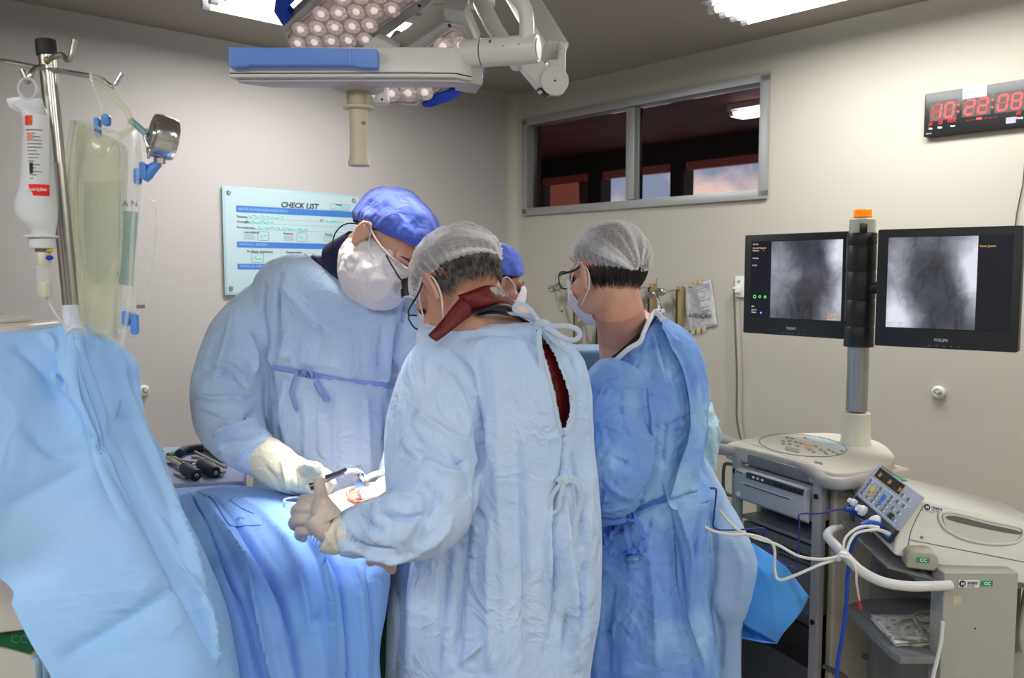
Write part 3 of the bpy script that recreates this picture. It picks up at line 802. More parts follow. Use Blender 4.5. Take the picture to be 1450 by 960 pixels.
        g = MB(); pl.box(g, u0, u1, v0, v1, .0002, .0012); part('display', g, mscr, s, smooth=False)
        iu0, iu1 = ia[0], ib[0]; iu0 = max(iu0, u0 + .001)
        if idx: iu1 = u0 + (u1 - u0) * .735; iu0 = u0 + .002
        else: iu0 = u0 + (u1 - u0) * .235; iu1 = u1 - .003
        me = bpy.data.meshes.new('scan_image'); inv = rootm(t).inverted()
        me.from_pydata([inv @ pl.pt(u, v, .0016) for u, v in ((iu0, v0 + .002), (iu1, v0 + .002), (iu1, v1 - .002), (iu0, v1 - .002))], [], [(0, 1, 2, 3)])
        uv = me.uv_layers.new(name='UVMap')
        for k, c in enumerate(((0, 0), (1, 0), (1, 1), (0, 1))): uv.data[k].uv = c
        me.materials.append(xray(idx)); o = bpy.data.objects.new('scan_image', me); COL.objects.link(o); o.parent = s
        pl.text('brand_lettering', 'PHILIPS', .0115, mat('silver_ink', (.5, .5, .52), .4), w * .5 - .024, .022, s, off=.0008, bold=.0004)
        for k in range(5):
            g = MB(); pl.box(g, w * .5 - .04 + k * .02, w * .5 - .034 + k * .02, .0075, .0095, .0, .001); part('button', g, M_GREY, s, smooth=False)
        myel = mat('amber_text', (.8, .5, .15), .5, emit=(.9, .5, .12), estr=.5); mwh = mat('white_text', (.7, .7, .7), .5, emit=(.7, .7, .7), estr=.45); mgr = mat('green_text', (.2, .9, .2), .5, emit=(.2, .9, .2), estr=.8)
        if idx:
            pl.text('screen_lettering', 'Santa Joana', .009, myel, iu1 + .004, v1 - .035, s, off=.0017)
            pl.text('screen_lettering', 'Imag 1   80 kV', .009, M_WINK, iu0 + .004, v0 + .013, s, off=.002)
            pl.text('screen_lettering', 'Sequenc 2', .009, M_WINK, iu0 + .004, v0 + .004, s, off=.002)
        else:
            for k, (st, dv, m_) in enumerate((('Serviço', .012, mwh), ('Hospital Regional', .026, myel), ('Paciente        1', .035, mwh), ('Cirurgia', .062, mwh), ('kV 80', .088, mwh), ('LIH', .235, mgr), ('mA 2.1', .247, mwh), ('Fluoro', .256, mwh))):
                pl.text('screen_lettering', st, .0078, m_, u0 + .006, v1 - dv, s, off=.0017)
            for k in range(3):
                g = MB(); c0 = pl.pt(u0 + .018 + k * .022, v0 + .075, .0016); rr = .0055 if k == 0 else .004
                g.tube([c0 + pl.ux * rr * math.cos(a) + pl.uz * rr * math.sin(a) for a in [2 * math.pi * j / 12 for j in range(12)]], .0012, 4, closed=True); part('screen_icon', g, mgr, s)
            g = MB(); g.ball(pl.pt(u0 + .046, v0 + .018, .0016), .003, nu=10, nv=6); part('screen_icon', g, mat('blue_dot', (.2, .3, 1), .5, emit=(.2, .35, 1), estr=1.5), s)
            for k in range(3):
                pl.text('screen_lettering', ('12-11-2020', '10:22', 'Fluoro 80 kV')[k], .0085, myel, iu1 - .05, v0 + .022 - k * .009, s, off=.002)
        # bracket to the post
        g = MB(); cpt = pl.pt(w - .03 if idx == 0 else .03, h / 2, -.04); g.cyl(cpt, at(cpt.z), .02, n=16); part('screen_bracket', g, mblk, t)
    return t
def xray(idx):
    m = bpy.data.materials.new('greyscale_scan'); m.use_nodes = True; n, l = m.node_tree.nodes, m.node_tree.links
    b = n['Principled BSDF']; b.inputs['Base Color'].default_value = (.02, .02, .025, 1); b.inputs['Roughness'].default_value = .25
    uv = n.new('ShaderNodeUVMap'); uv.uv_map = 'UVMap'
    sep = n.new('ShaderNodeSeparateXYZ'); l.new(uv.outputs['UV'], sep.inputs[0])
    def blob(cx, cy, rx, ry, amp, soft=1.0):
        mp = n.new('ShaderNodeMapping'); mp.inputs['Location'].default_value = (-cx / rx, -cy / ry, 0); mp.inputs['Scale'].default_value = (1 / rx, 1 / ry, 0)
        ln = n.new('ShaderNodeVectorMath'); ln.operation = 'LENGTH'; mr = n.new('ShaderNodeMapRange'); mr.interpolation_type = 'SMOOTHSTEP'
        mr.inputs['From Min'].default_value = 1 - soft * .8; mr.inputs['From Max'].default_value = 1 + soft * .4; mr.inputs['To Min'].default_value = amp; mr.inputs['To Max'].default_value = 0
        dn = n.new('ShaderNodeTexNoise'); dn.inputs['Scale'].default_value = 2.2; dn.inputs['Detail'].default_value = 2
        va = n.new('ShaderNodeVectorMath'); va.operation = 'MULTIPLY_ADD'; va.inputs[1].default_value = (.28, .28, 0)
        l.new(uv.outputs['UV'], dn.inputs['Vector']); l.new(dn.outputs['Color'], va.inputs[0]); l.new(uv.outputs['UV'], va.inputs[2])
        l.new(va.outputs[0], mp.inputs['Vector']); l.new(mp.outputs['Vector'], ln.inputs[0]); l.new(ln.outputs['Value'], mr.inputs['Value']); return mr.outputs['Result']
    acc = None
    def add(o, op='ADD'):
        nonlocal acc
        if acc is None: acc = o; return
        a = n.new('ShaderNodeMath'); a.operation = op; l.new(acc, a.inputs[0]); l.new(o, a.inputs[1]); acc = a.outputs[0]
    base = n.new('ShaderNodeValue'); base.outputs[0].default_value = .20; add(base.outputs[0])
    if idx == 0:
        bl = [(.05, .6, .32, .6, .36), (1.05, .95, .3, .35, .75), (1.0, .15, .3, .4, .45), (1.08, .6, .25, .5, .30), (.5, .15, .35, .35, -.13), (.55, .9, .4, .25, -.09), (.5, .55, .5, .1, .06), (.35, .55, .08, .4, .08)]
    else:
        bl = [(.08, .5, .2, .7, .42), (.1, .05, .3, .3, .55), (1.1, .8, .38, .42, .75), (1.02, .42, .22, .4, .45), (.45, .5, .32, .4, -.08), (.75, .12, .3, .2, -.07), (.5, .95, .5, .14, .10), (.38, .3, .12, .4, .08)]
    for x in bl: add(blob(x[0] + .14, x[1] + .14, *x[2:]))
    nz = n.new('ShaderNodeTexNoise'); nz.inputs['Scale'].default_value = 6; nz.inputs['Detail'].default_value = 8; nz.inputs['Distortion'].default_value = 1.5
    l.new(uv.outputs['UV'], nz.inputs['Vector']); mr = n.new('ShaderNodeMapRange'); mr.inputs['To Min'].default_value = -.10; mr.inputs['To Max'].default_value = .10; l.new(nz.outputs['Fac'], mr.inputs['Value']); add(mr.outputs['Result'])
    for sc_, am_, sd in ((2.6, .11, .0), (6.0, .045, 4.0)):
        mp = n.new('ShaderNodeMapping'); mp.inputs['Location'].default_value = (sd + idx * 3, sd, idx); mp.inputs['Rotation'].default_value = (0, 0, .5 + idx); mp.inputs['Scale'].default_value = (1, .55, 1)
        w2 = n.new('ShaderNodeTexNoise'); w2.inputs['Scale'].default_value = sc_; w2.inputs['Detail'].default_value = 2; w2.inputs['Distortion'].default_value = .9
        l.new(uv.outputs['UV'], mp.inputs['Vector']); l.new(mp.outputs[0], w2.inputs['Vector'])
        a = n.new('ShaderNodeMath'); a.operation = 'SUBTRACT'; a.inputs[1].default_value = .5; c_ = n.new('ShaderNodeMath'); c_.operation = 'ABSOLUTE'
        mr = n.new('ShaderNodeMapRange'); mr.inputs['From Max'].default_value = .06; mr.inputs['To Min'].default_value = -am_ * .5; mr.inputs['To Max'].default_value = am_ * .12
        l.new(w2.outputs['Fac'], a.inputs[0]); l.new(a.outputs[0], c_.inputs[0]); l.new(c_.outputs[0], mr.inputs['Value']); add(mr.outputs['Result'])
    cr = n.new('ShaderNodeValToRGB'); e = cr.color_ramp.elements; e[0].position = 0; e[0].color = (.006, .007, .010, 1); e[1].position = 1; e[1].color = (.80, .82, .92, 1)
    k = e.new(.25); k.color = (.075, .08, .10, 1); k = e.new(.55); k.color = (.27, .28, .33, 1)
    l.new(acc, cr.inputs['Fac']); l.new(cr.outputs['Color'], b.inputs['Emission Color']); b.inputs['Emission Strength'].default_value = .95
    return m
cart()

# ================================================================ electrosurgical unit on its trolley
M_ESU = mat('ivory_housing', (.60, .585, .52), .40, bump=[('noise', 400, .06, .0004)])
M_TROL = mat('grey_beige_enamel', (.37, .36, .32), .42, bump=[('noise', 220, .04, .0005)])
M_TROLD = mat('grey_enamel', (.20, .205, .21), .42)
def esu():
    FRb, FLb, FRt, FLt = P(1266, 786, 2.0), P(1204, 723, 2.27), P(1300, 708, 2.05), P(1238, 667, 2.33)
    dv = (P(1551, 850, 1.93) - FRb)                # depth direction (to the rear of the unit)
    back_t = dv * .93 + (FRt - FRb) * -.02
    t = thing('electrosurgical_unit', 'ivory electrosurgical unit with control panel and cables plugged in its front', 'surgical generator', FRb)
    RRb, RLb = FRb + dv, FLb + dv; RRt, RLt = FRt + back_t, FLt + back_t
    # side profile: front curve, top, rear chamfer ; in the plane of the right side, swept to the left side
    def mix(a, b, f): return a.lerp(b, f)
    def side(fb, ft, rb, rt):
        bulge = (fb - rb).normalized()
        pr = [fb, mix(fb, ft, .25) + bulge * .012, mix(fb, ft, .5) + bulge * .016, mix(fb, ft, .75) + bulge * .012, ft]
        pr += [mix(ft, rt, .45) , mix(ft, rt, .8) - (ft - fb) * .06, rt - (ft - fb) * .25, mix(rb, rt, .5), rb]
        return pr
    A, B = side(FRb, FRt, RRb, RRt), side(FLb, FLt, RLb, RLt)
    g = MB(); n = len(A); g.add(A + B, [tuple(range(n)), tuple(reversed(range(n, 2 * n)))] + [((i + 1) % n, i, n + i, n + (i + 1) % n) for i in range(n)])
    body = part('housing', g, M_ESU, t, bev=.007, seg=3, ang=50)
    # front panel plane
    up = FRt - FRb; rt = ((FRb - FLb) + (FRt - FLt)) / 2
    pl = Pl(FLb, rt, up); w = rt.length; h = up.length
    o = .0195
    g = MB(); pl.box(g, .012, w - .012, h * .30, h - .006, o - .012, o); fp = part('control_panel', g, mat('pale_blue_grey_panel', (.40, .44, .52), .4), t, bev=.001)
    g = MB(); pl.box(g, .012, w - .012, .008, h * .30, o - .012, o - .001); lp = part('socket_panel', g, mat('dark_navy_panel', (.018, .022, .035), .35), t, bev=.001)
    g = MB(); pl.box(g, .030, w * .66, h * .76, h * .94, o, o + .001); dsp = part('display', g, mat('display_black', (.02, .018, .015), .25), fp)
    mam = mat('amber_numeral', (.5, .3, .05), .5, emit=(.6, .35, .05), estr=.25)
    for k, s in enumerate(('30', '30', '30')): pl.text('numerals', s, .016, mam, .045 + k * w * .22, h * .80, dsp, off=o + .0014)
    mbtn = mat('grey_blue_button', (.18, .20, .25), .4)
    rnd = random.Random(4)
    for c in range(7):
        for r in range(4):
            if (c, r) in ((1, 2), (1, 3), (3, 2), (3, 3)): continue
            u = .030 + c * (w - .07) / 6.2; v = h * (.40 + .085 * r)
            if c >= 5: v = h * (.40 + .13 * r)
            g = MB(); pt = pl.pt(u, v, o); g.lathe([(.0055, 0), (.0055, .0015), (.004, .002), (0, .002)], pt, pl.n, 12); part('button', g, mbtn, fp)
            g = MB(); pl.box(g, u + .008, u + .015, v - .003, v + .003, o, o + .0006); part('button_label', g, M_PAPER, fp)
    for c, col, nm in ((1, (.80, .58, .05), 'yellow_pad'), (3, (.05, .20, .75), 'blue_pad')):
        g = MB(); u = .030 + c * (w - .07) / 6.2; pl.rrect(g, u - .006, u + .012, h * .42, h * .62, .004, o, o + .0014); part(nm, g, mat(nm, col, .4), fp)
    pl.text('panel_lettering', 'VALLEYLAB FORCE FX', .008, M_GREY, .03, h * .955, fp, off=o + .0005)
    for v in (.34, .70):
        g = MB(); pl.box(g, .02, w - .02, h * v, h * v + .0012, o, o + .0004); part('panel_line', g, M_WINK, fp)
    g = MB(); pl.box(g, w - .075, w - .050, h * .36, h * .46, o, o + .001); part('indicator', g, mat('display_black', 0), fp)
    g = MB(); pl.box(g, w - .038, w - .014, h * .10, h * .20, o - .001, o + .0004); part('blue_sticker', g, mat('blue_sticker', (.04, .22, .55), .4), lp)
    # sockets
    for u, r in ((.035, .010), (.095, .014)):
        g = MB(); g.lathe([(r, 0), (r, .010), (r * .7, .014), (r * .65, .022), (0, .022)], pl.pt(u, h * .17, o - .002), pl.n, 18); part('socket', g, M_WINK, lp)
    g = MB(); c = pl.pt(w * .62, h * .13, o - .002); pl_r = .020
    g.lathe([(.024, 0), (.024, .005), (.019, .010), (.012, .012), (0, .012)], c, pl.n, 26); part('cable_port', g, M_WINK, lp)
    # raised seam on the side and grip
    sp = Pl(FRb, dv, up); sw = dv.length
    q = lambda x, y: sp.uv(x, y)
    u0, v0 = q(1286, 764); u1, v1 = q(1450, 796)
    g = MB(); g.tube([sp.pt(u0, v0, .001), sp.pt(u1 + .1, v1 + (v1 - v0) * .4, .001)], .0011, 5); part('seam', g, M_GREY, body)
    g = MB(); g.tube(sv([sp.px(*k, .001) for k in ((1310, 712), (1300, 730), (1290, 752), (1284, 785))], 6), .0011, 5); part('seam', g, M_GREY, body)
    ring = [(1332, 727), (1350, 726), (1400, 738), (1438, 746), (1448, 752), (1446, 762), (1432, 769), (1400, 770), (1365, 763), (1340, 750), (1331, 737)]
    loop = sv([sp.px(*k, .002) for k in ring], 5, True)
    g = MB(); g.tube(loop, .0045, 8, closed=True); gr = part('grip_rim', g, M_ESU, body)
    cen = sum(loop, Vector()) / len(loop); mm = [cen.lerp(p, .93) for p in loop]
    g = MB(); nn = len(mm); g.add([p - sp.n * .0 + sp.n * .0018 for p in mm] + [cen.lerp(p, .80) - sp.uz * .006 + sp.n * .0012 for p in mm], [(i, (i + 1) % nn, nn + (i + 1) % nn, nn + i) for i in range(nn)] + [tuple(range(nn, 2 * nn))]); part('grip_recess', g, mat('shaded_ivory', (.50, .49, .43), .5), gr)  # nearly flat; the hollow's shade is put into a darker ivory
    shp = sv([sp.px(*k, .0045) for k in ((1338, 733), (1352, 731), (1400, 743), (1440, 752), (1440, 757), (1400, 750), (1352, 739))], 4, True)
    g = MB(); g.add(shp, [tuple(range(len(shp)))]); part('grip_shade_patch', g, mat('painted_grip_shade', (.11, .105, .09), .7), gr, smooth=False)  # flat dark patch painting the shade under the grip's upper edge
    g = MB(); g.lathe([(.004, 0), (.004, .002), (0, .002)], sp.px(1305, 761, .0), sp.n, 12); part('screw', g, M_GREY, body)
    def sticker(pl_, cx, cy, par, hold):
        u, v = pl_.uv(cx, cy)
        g = MB(); pl_.box(g, u - .022, u + .026, v - .009, v + .009, .0015, .0021); s = part('inventory_sticker', g, M_PAPER, par, smooth=False)
        g = MB(); g.lathe([(.0078, 0), (.0078, .0005)], pl_.pt(u - .013, v, .0021), pl_.n, 18); part('round_mark', g, M_INK, s)
        pl_.text('mark_lettering', 'M', .010, M_PAPER, u - .0165, v - .0035, s, off=.0028, bold=.0003)
        rb = random.Random(1); x = u - .002
        while x < u + .022:
            w_ = rb.uniform(.0006, .0018); g = MB(); pl_.box(g, x, x + w_, v - .002, v + .005, .0021, .0026); part('bar', g, M_INK, s, smooth=False); x += w_ + rb.uniform(.0008, .0016)
        pl_.text('small_lettering', '00123484', .0045, M_INK, u - .002, v - .007, s, off=.0024)
    sticker(sp, 1320, 720, body, t)
    # green sticker on top
    cc = [FLt, FRt, RRt]; tp = Pl(FLt, FRt - FLt, (RRt - FRt)); 
    pts = [P(x, y, d) for x, y, d in ((1243, 667, 2.33), (1257, 668, 2.32), (1284, 682, 2.2), (1268, 681, 2.2))]
    tn = (FRt - FLt).cross(RLt - FLt).normalized(); tn = tn if tn.z > 0 else -tn
    pj = []
    for (x, y) in ((1244, 667.5), (1258, 668), (1285, 682), (1269, 681)):
        r = ray(x, y); c = Vector((0, 0, CAMZ)); k = (FLt - c).dot(tn) / r.dot(tn); pj.append(c + r * k + tn * .002)
    g = MB(); g.prism(pj, tn * .0006); part('green_sticker', g, mat('green_label', 0), body, smooth=False)
    # feet
    for f in (.12, .85):
        for s in (.1, .9):
            g = MB(); b = FRb.lerp(FLb, s) + dv * f; g.cyl(b, b - Vector((0, 0, .02)), .012, n=14); part('foot', g, M_BLACKM, t)
    return sticker, FRb, FLb, dv
sticker, FRb, FLb, dv = esu()
def trolley():
    zt = P(1340, 811, 1.93).z
    x0, x1, y0 = P(1337, 812, 1.93).x, P(1443, 812, 1.93).x, 1.93
    t = thing('equipment_trolley', 'grey enamel trolley with white tube handle and shelf under the ivory unit', 'trolley', ((x0 + x1) / 2, y0 + .2, 0))
    g = MB(); g.box(((x0 + x1) / 2, y0 + .03, zt / 2 + .06), (x1 - x0, .06, zt - .12)); fp = part('front_column', g, M_TROL, t, bev=.005, seg=3)
    pl = Pl((x0, y0, 0), (1, 0, 0), (0, 0, 1))
    sticker(pl, 1370, 826, fp, t)
    u, v = pl.uv(1389, 824); g = MB(); pl.box(g, u, u + .027, v - .009, v + .003, .001, .0016); s = part('green_sticker', g, M_GREENL, fp, smooth=False)
    pl.text('lettering', 'CC', .010, M_WINK, u + .007, v - .0065, s, off=.0018, bold=.0003)
    u, v = pl.uv(1355, 850); g = MB(); pl.rrect(g, u - .010, u + .010, v - .010, v + .010, .003, 0, .001); part('tape_remnant', g, mat('old_tape', (.48, .45, .32), .5), fp)
    u, v = pl.uv(1381, 890); g = MB(); g.ball(pl.pt(u, v), .0022, nu=8, nv=6); part('screw', g, M_INK, fp)
    # rear column and posts
    zr = zt + .10
    g = MB(); g.box((1.11, 2.35, zr / 2), (.17, .04, zr - .02)); part('rear_column', g, M_TROLD, t, bev=.004)
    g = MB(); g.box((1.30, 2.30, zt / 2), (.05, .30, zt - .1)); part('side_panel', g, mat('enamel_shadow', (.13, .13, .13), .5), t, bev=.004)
    # top deck under the unit following its tilt
    gd = MB(); q = [FRb - Vector((.02, .01, .03)), FLb - Vector((.03, -.01, .03))]; q += [q[1] + dv * 1.02, q[0] + dv * 1.02]
    gd.prism([q[0], q[1], FLb + dv * .35 - Vector((.03, -.01, .036)), FRb + dv * .35 - Vector((.02, .01, .036))], (0, 0, .008)); part('tray', gd, M_TROLD, t, bev=.002)
    g = MB(); g.box(((x0 + 1.42) / 2, 2.16, zt - .05), (1.44 - x0, .34, .024)); part('deck', g, M_TROL, t, bev=.004)
    # support block with green tag
    bl = Pl(P(1283, 804, 1.965), Vector((.97, -.24, 0)), (0, 0, 1))
    g = MB(); out = [(0, 0), (.062, -.004), (.072, .010), (.068, .032), (.056, .041), (.010, .041), (.000, .032)]
    bl.poly(g, out, -.06, 0); bk = part('support_block', g, mat('olive_beige_plastic', (.37, .36, .28), .45), t, bev=.006, seg=3)
    g = MB(); bl.box(g, .022, .050, .016, .028, .001, .0016); s = part('green_sticker', g, M_GREENL, bk, smooth=False)
    bl.text('lettering', 'CC', .011, M_WINK, .029, .0185, s, off=.0018, bold=.0003)
    g = MB(); g.tube([P(1322, 806, 1.98), P(1345, 812, 1.98)], .008, 10); part('support_arm', g, mat('olive_beige_plastic', 0), t)
    # shelf
    shz = P(1195, 857, 2.25).z
    pts = [PZ(1196, 858, shz), PZ(1262, 922, shz), PZ(1275, 930, shz), PZ(1345, 930, shz), PZ(1345, 848, shz), PZ(1290, 846, shz), PZ(1222, 848, shz)]
    g = MB(); g.prism(pts, (0, 0, -.018)); part('shelf', g, M_TROLD, t, bev=.002)
    # tubular handle
    hz = [(1346, 829, 1.90), (1315, 830, 1.89), (1285, 830, 1.885), (1250, 824, 1.89), (1220, 809, 1.91), (1200, 790, 1.95), (1184, 773, 2.0), (1175, 764, 2.06), (1172, 757, 2.13), (1180, 750, 2.21), (1200, 748, 2.27), (1235, 750, 2.32)]
    g = MB(); g.tube(sv([P(*k) for k in hz], 6), .0115, 14); part('tube_handle', g, mat('white_enamel_tube', (.62, .62, .60), .3), t)
    g = MB(); g.box((1.11, 2.12, .08), (.48, .36, .05)); part('base', g, M_TROLD, t, bev=.01)
    for x in (.9, 1.32):
        for y in (1.97, 2.27):
            g = MB(); g.cyl((x - .012, y, .03), (x + .012, y, .03), .03, n=18); part('castor', g, M_BLACKM, t)
    # lower side things seen right of the column
    g = MB(); g.box((x1 + .10, 2.15, zt - .30), (.10, .3, .012)); part('side_shelf', g, M_TROL, t, bev=.002)
    return shz
shz = trolley()
# papers and coiled lead on the shelf
def papers():
    c = PZ(1285, 895, shz); n = 0
    rnd = random.Random(7)
    P4 = [(1234, 879), (1268, 918), (1330, 916), (1330, 879)]
    for k in range(4):
        pts = [PZ(x + rnd.uniform(-2, 2), y + rnd.uniform(-1.5, 1.5), shz) for x, y in P4]
        def f(u, v, pts=pts, k=k):
            a = pts[0].lerp(pts[3], u); b = pts[1].lerp(pts[2], u); p = a.lerp(b, v)
            return p + Vector((0, 0, .003 + k * .004 + .002 * math.sin(u * 9 + k) * math.sin(v * 7 + k * 2)))
        g = MB(); g.grid(f, 14, 12)
        single('paper_sheet', g, mat('printed_newspaper', (.66, .65, .60), .8, var=(60, (.30, .29, .27), .5, .62)), ('crumpled printed sheet on the trolley shelf, topmost of the pile', 'printed sheet second from the top on the trolley shelf', 'printed sheet third from the top on the trolley shelf', 'printed sheet lowest of the pile on the trolley shelf')[3 - k], 'paper', 'printed sheets on the trolley shelf', solid=.001)
papers()
g = MB(); lp = []
c0 = PZ(1292, 884, shz + .03)
coil = [(1336, 866), (1310, 866), (1294, 872), (1302, 888), (1308, 899), (1300, 904), (1282, 903), (1271, 893), (1274, 882), (1290, 877), (1312, 879), (1336, 878)]
g.tube(sv([PZ(x, y, shz + .026 + .004 * (k % 3)) for k, (x, y) in enumerate(coil)], 6), .0045, 8)
single('coiled_cable', g, mat('grey_lead', (.34, .32, .28), .5), 'grey cable coiled on the printed sheets of the trolley shelf', 'cable')
g = MB(); g.tube(sv([P(x, y, 1.9) for x, y in ((1335, 880), (1333, 905), (1328, 930), (1322, 955), (1316, 990), (1312, 1040))], 6), .0045, 8)
single('mains_cable', g, mat('white_cable', (.68, .67, .62), .45), 'white mains cable hanging down beside the trolley column', 'cable')
g = MB(); g.tube(sv([P(x, y, 2.2) for x, y in ((1452, 835), (1449, 850), (1446, 872), (1443, 900), (1449, 935), (1456, 945))], 6), .005, 8)
single('side_cable', g, mat('grey_lead', 0), 'grey cable hanging at the right edge behind the trolley column', 'cable')
# electrode cables
mwc = mat('white_cable', 0); mbc = mat('navy_cable', (.012, .025, .20), .45); mbb = mat('blue_cable', (.01, .07, .38), .45)
def cable(name, pts, r, m, label, plug=None, pm=None, pr=.005):
    t = thing(name, label, 'cable', P(*pts[0]))
    g = MB(); g.tube(sv([P(*k) for k in pts], 7), r, 8); part('cord', g, m, t)
    for pg in (plug or []):
        g = MB(); g.tube([P(*k) for k in pg], [pr * .6, pr, pr * 1.2, pr][:len(pg)] if len(pg) <= 4 else pr, 10); part('plug', g, pm or m, t)
    return t
cable('electrode_cable', [(993, 722, 1.98), (996, 742, 1.97), (1010, 752, 1.97), (1035, 757, 1.97), (1060, 757, 1.97), (1078, 761, 1.97), (1092, 768, 1.97), (1097, 780, 1.97), (1097, 806, 1.97), (1103, 821, 1.96), (1125, 815, 1.95), (1160, 800, 1.95), (1190, 790, 1.96), (1198, 782, 1.96), (1204, 766, 1.97), (1215, 754, 1.98), (1240, 750, 1.99), (1252, 752, 2.0)], .0035, mwc, 'white cable sagging in a loop from the young man to the ivory unit', [[(1240, 750, 1.99), (1250, 752, 2.0), (1262, 758, 2.02)]])
cable('electrode_cable', [(1019, 722, 1.99), (1030, 736, 1.99), (1045, 750, 1.98), (1070, 762, 1.97), (1100, 771, 1.97), (1130, 787, 1.96), (1160, 792, 1.95), (1185, 788, 1.95), (1193, 778, 1.96), (1197, 762, 1.97), (1210, 750, 1.98), (1225, 745, 1.99), (1240, 747, 2.0)], .0035, mwc, 'white cable running straight from the blue gown to the ivory unit', [[(1228, 745, 1.99), (1236, 746, 2.0), (1244, 748, 2.0)]])
cable('lead_wire', [(1004, 691, 2.0), (1013, 692, 2.0), (1014, 700, 2.0), (1011, 730, 1.99), (1010, 745, 1.99), (1020, 750, 1.99), (1050, 750, 1.99), (1080, 748, 1.98), (1083, 758, 1.98), (1088, 775, 1.98), (1105, 795, 1.97), (1122, 803, 1.97), (1128, 795, 1.97), (1131, 770, 1.97), (1132, 740, 1.97), (1133, 728, 1.98), (1160, 727, 2.05), (1185, 722, 2.13), (1200, 722, 2.2)], .0022, mbc, 'thin navy wire zigzagging across the cart to a blue plug', [[(1196, 721, 2.19), (1206, 722, 2.2), (1214, 726, 2.2), (1222, 731, 2.2)]], mbb, .009)
cable('blue_hose', [(1234, 744, 2.03), (1218, 752, 2.0), (1209, 765, 2.02), (1204, 785, 2.04), (1200, 820, 2.05), (1198, 860, 2.05), (1193, 900, 2.05), (1187, 935, 2.05), (1184, 975, 2.05), (1182, 1060, 2.05)], .0052, mbb, 'blue hose hanging from the ivory unit past the white tube handle', [[(1218, 744, 2.03), (1228, 741, 2.04), (1240, 744, 2.05), (1246, 748, 2.06)]], mbb, .010)
cable('short_lead', [(1190, 787, 1.93), (1203, 792, 1.92), (1212, 806, 1.91), (1213, 825, 1.91), (1217, 850, 1.93)], .0028, mwc, 'short white lead dangling from the tube handle with a red tip', [[(1215, 845, 1.93), (1217, 855, 1.93), (1219, 862, 1.93)]], mat('red_tip', (.45, .03, .03), .5), .004)
g = MB(); g.tube([P(1187, 792, 1.955), P(1193, 784, 1.945), P(1201, 786, 1.935)], .008, 10, flat=.8)
single('cable_clip', g, M_WINK, 'white clip holding the cables on the tube handle', 'clip')
# ================================================================ surgical lamps
M_LW = mat('lamp_white_enamel', (.74, .73, .70), .3)
M_LG = mat('lamp_grey_enamel', (.46, .455, .43), .4)
M_LBLUE = mat('lamp_blue_grip', (.13, .31, .85), .38)
M_LBLUE2 = mat('lamp_royal_blue', (.015, .06, .50), .35)
M_GAP = mat('seam_black', (.01, .01, .01), .6)
def plane_n(o, n):
    n = Vector(n).normalized(); ux = Vector((0, 0, 1)).cross(n).normalized(); return Pl(o, ux, n.cross(ux))
def inside(p, poly):
    c = False; n = len(poly)
    for i in range(n):
        a, b = poly[i], poly[(i + 1) % n]
        if (a[1] > p[1]) != (b[1] > p[1]) and p[0] < (b[0] - a[0]) * (p[1] - a[1]) / (b[1] - a[1]) + a[0]: c = not c
    return c
FIELD = P(508, 700, 1.80)
M_LENS = mat('lit_lens', (.9, .82, .80), .05, emit=(1, .84, .78), estr=.42, trans=.5, coat=1, bump=[('noise', 90, .8, .01)])
M_CUP = mat('reflector_cup', (.85, .77, .75), .16, 1.0, emit=(1, .85, .8), estr=.06, bump=[('noise', 160, 1.0, .012)])
M_LBED = mat('lens_bed', (.80, .68, .66), .2, .6, emit=(1, .8, .75), estr=.06, bump=[('noise', 120, 1.0, .01)])
CUP = None
def lens_field(pl, hull, pitch, parent, r=.020):
    """hexagonally packed lenses, each a reflector cup with a lens bulb inside; copies share their meshes"""
    global CUP
    us = [p[0] for p in hull]; vs = [p[1] for p in hull]
    if CUP is None:
        g = MB(); g.lathe([(r * .40, .002), (r * .75, .007), (r, .016), (r * 1.04, .016)], n=16)
        a = part('reflector', g, M_CUP); g = MB(); g.lathe([(r * .50, .003), (r * .52, .010), (r * .42, .018), (r * .22, .0215), (0, .0225)], n=14)
        b = part('lens', g, M_LENS); CUP = (a, b); first = True
    R = Matrix((pl.ux, pl.uz, pl.n)).transposed().to_4x4(); inv = rootm(parent).inverted()
    k = 0; v = min(vs); row = 0
    while v < max(vs):
        u = min(us) + (row % 2) * pitch / 2
        while u < max(us):
            if inside((u, v), hull):
                M = inv @ Matrix.Translation(pl.pt(u, v, .001)) @ R
                used = CUP[0].parent is None
                for j, src in enumerate(CUP):
                    if used: o = src
                    else: o = src.copy(); COL.objects.link(o)
                    if j == 0: cupo = o; o.parent = parent; o.matrix_local = M
                    else: o.parent = cupo
                k += 1
            u += pitch
        v += pitch * .866; row += 1
def lamp_spot(name, loc, parent, power, size=.24, ang=27):
    L = bpy.data.lights.new(name, 'SPOT'); L.energy = power; L.shadow_soft_size = size / 2; L.spot_size = rad(ang); L.spot_blend = .75; L.color = (1, .93, .89)
    o = bpy.data.objects.new(name, L); COL.objects.link(o); o.parent = parent
    M = rootm(parent).inverted() @ Matrix.Translation(loc) @ (FIELD - loc).to_track_quat('-Z', 'Y').to_matrix().to_4x4(); o.matrix_local = M
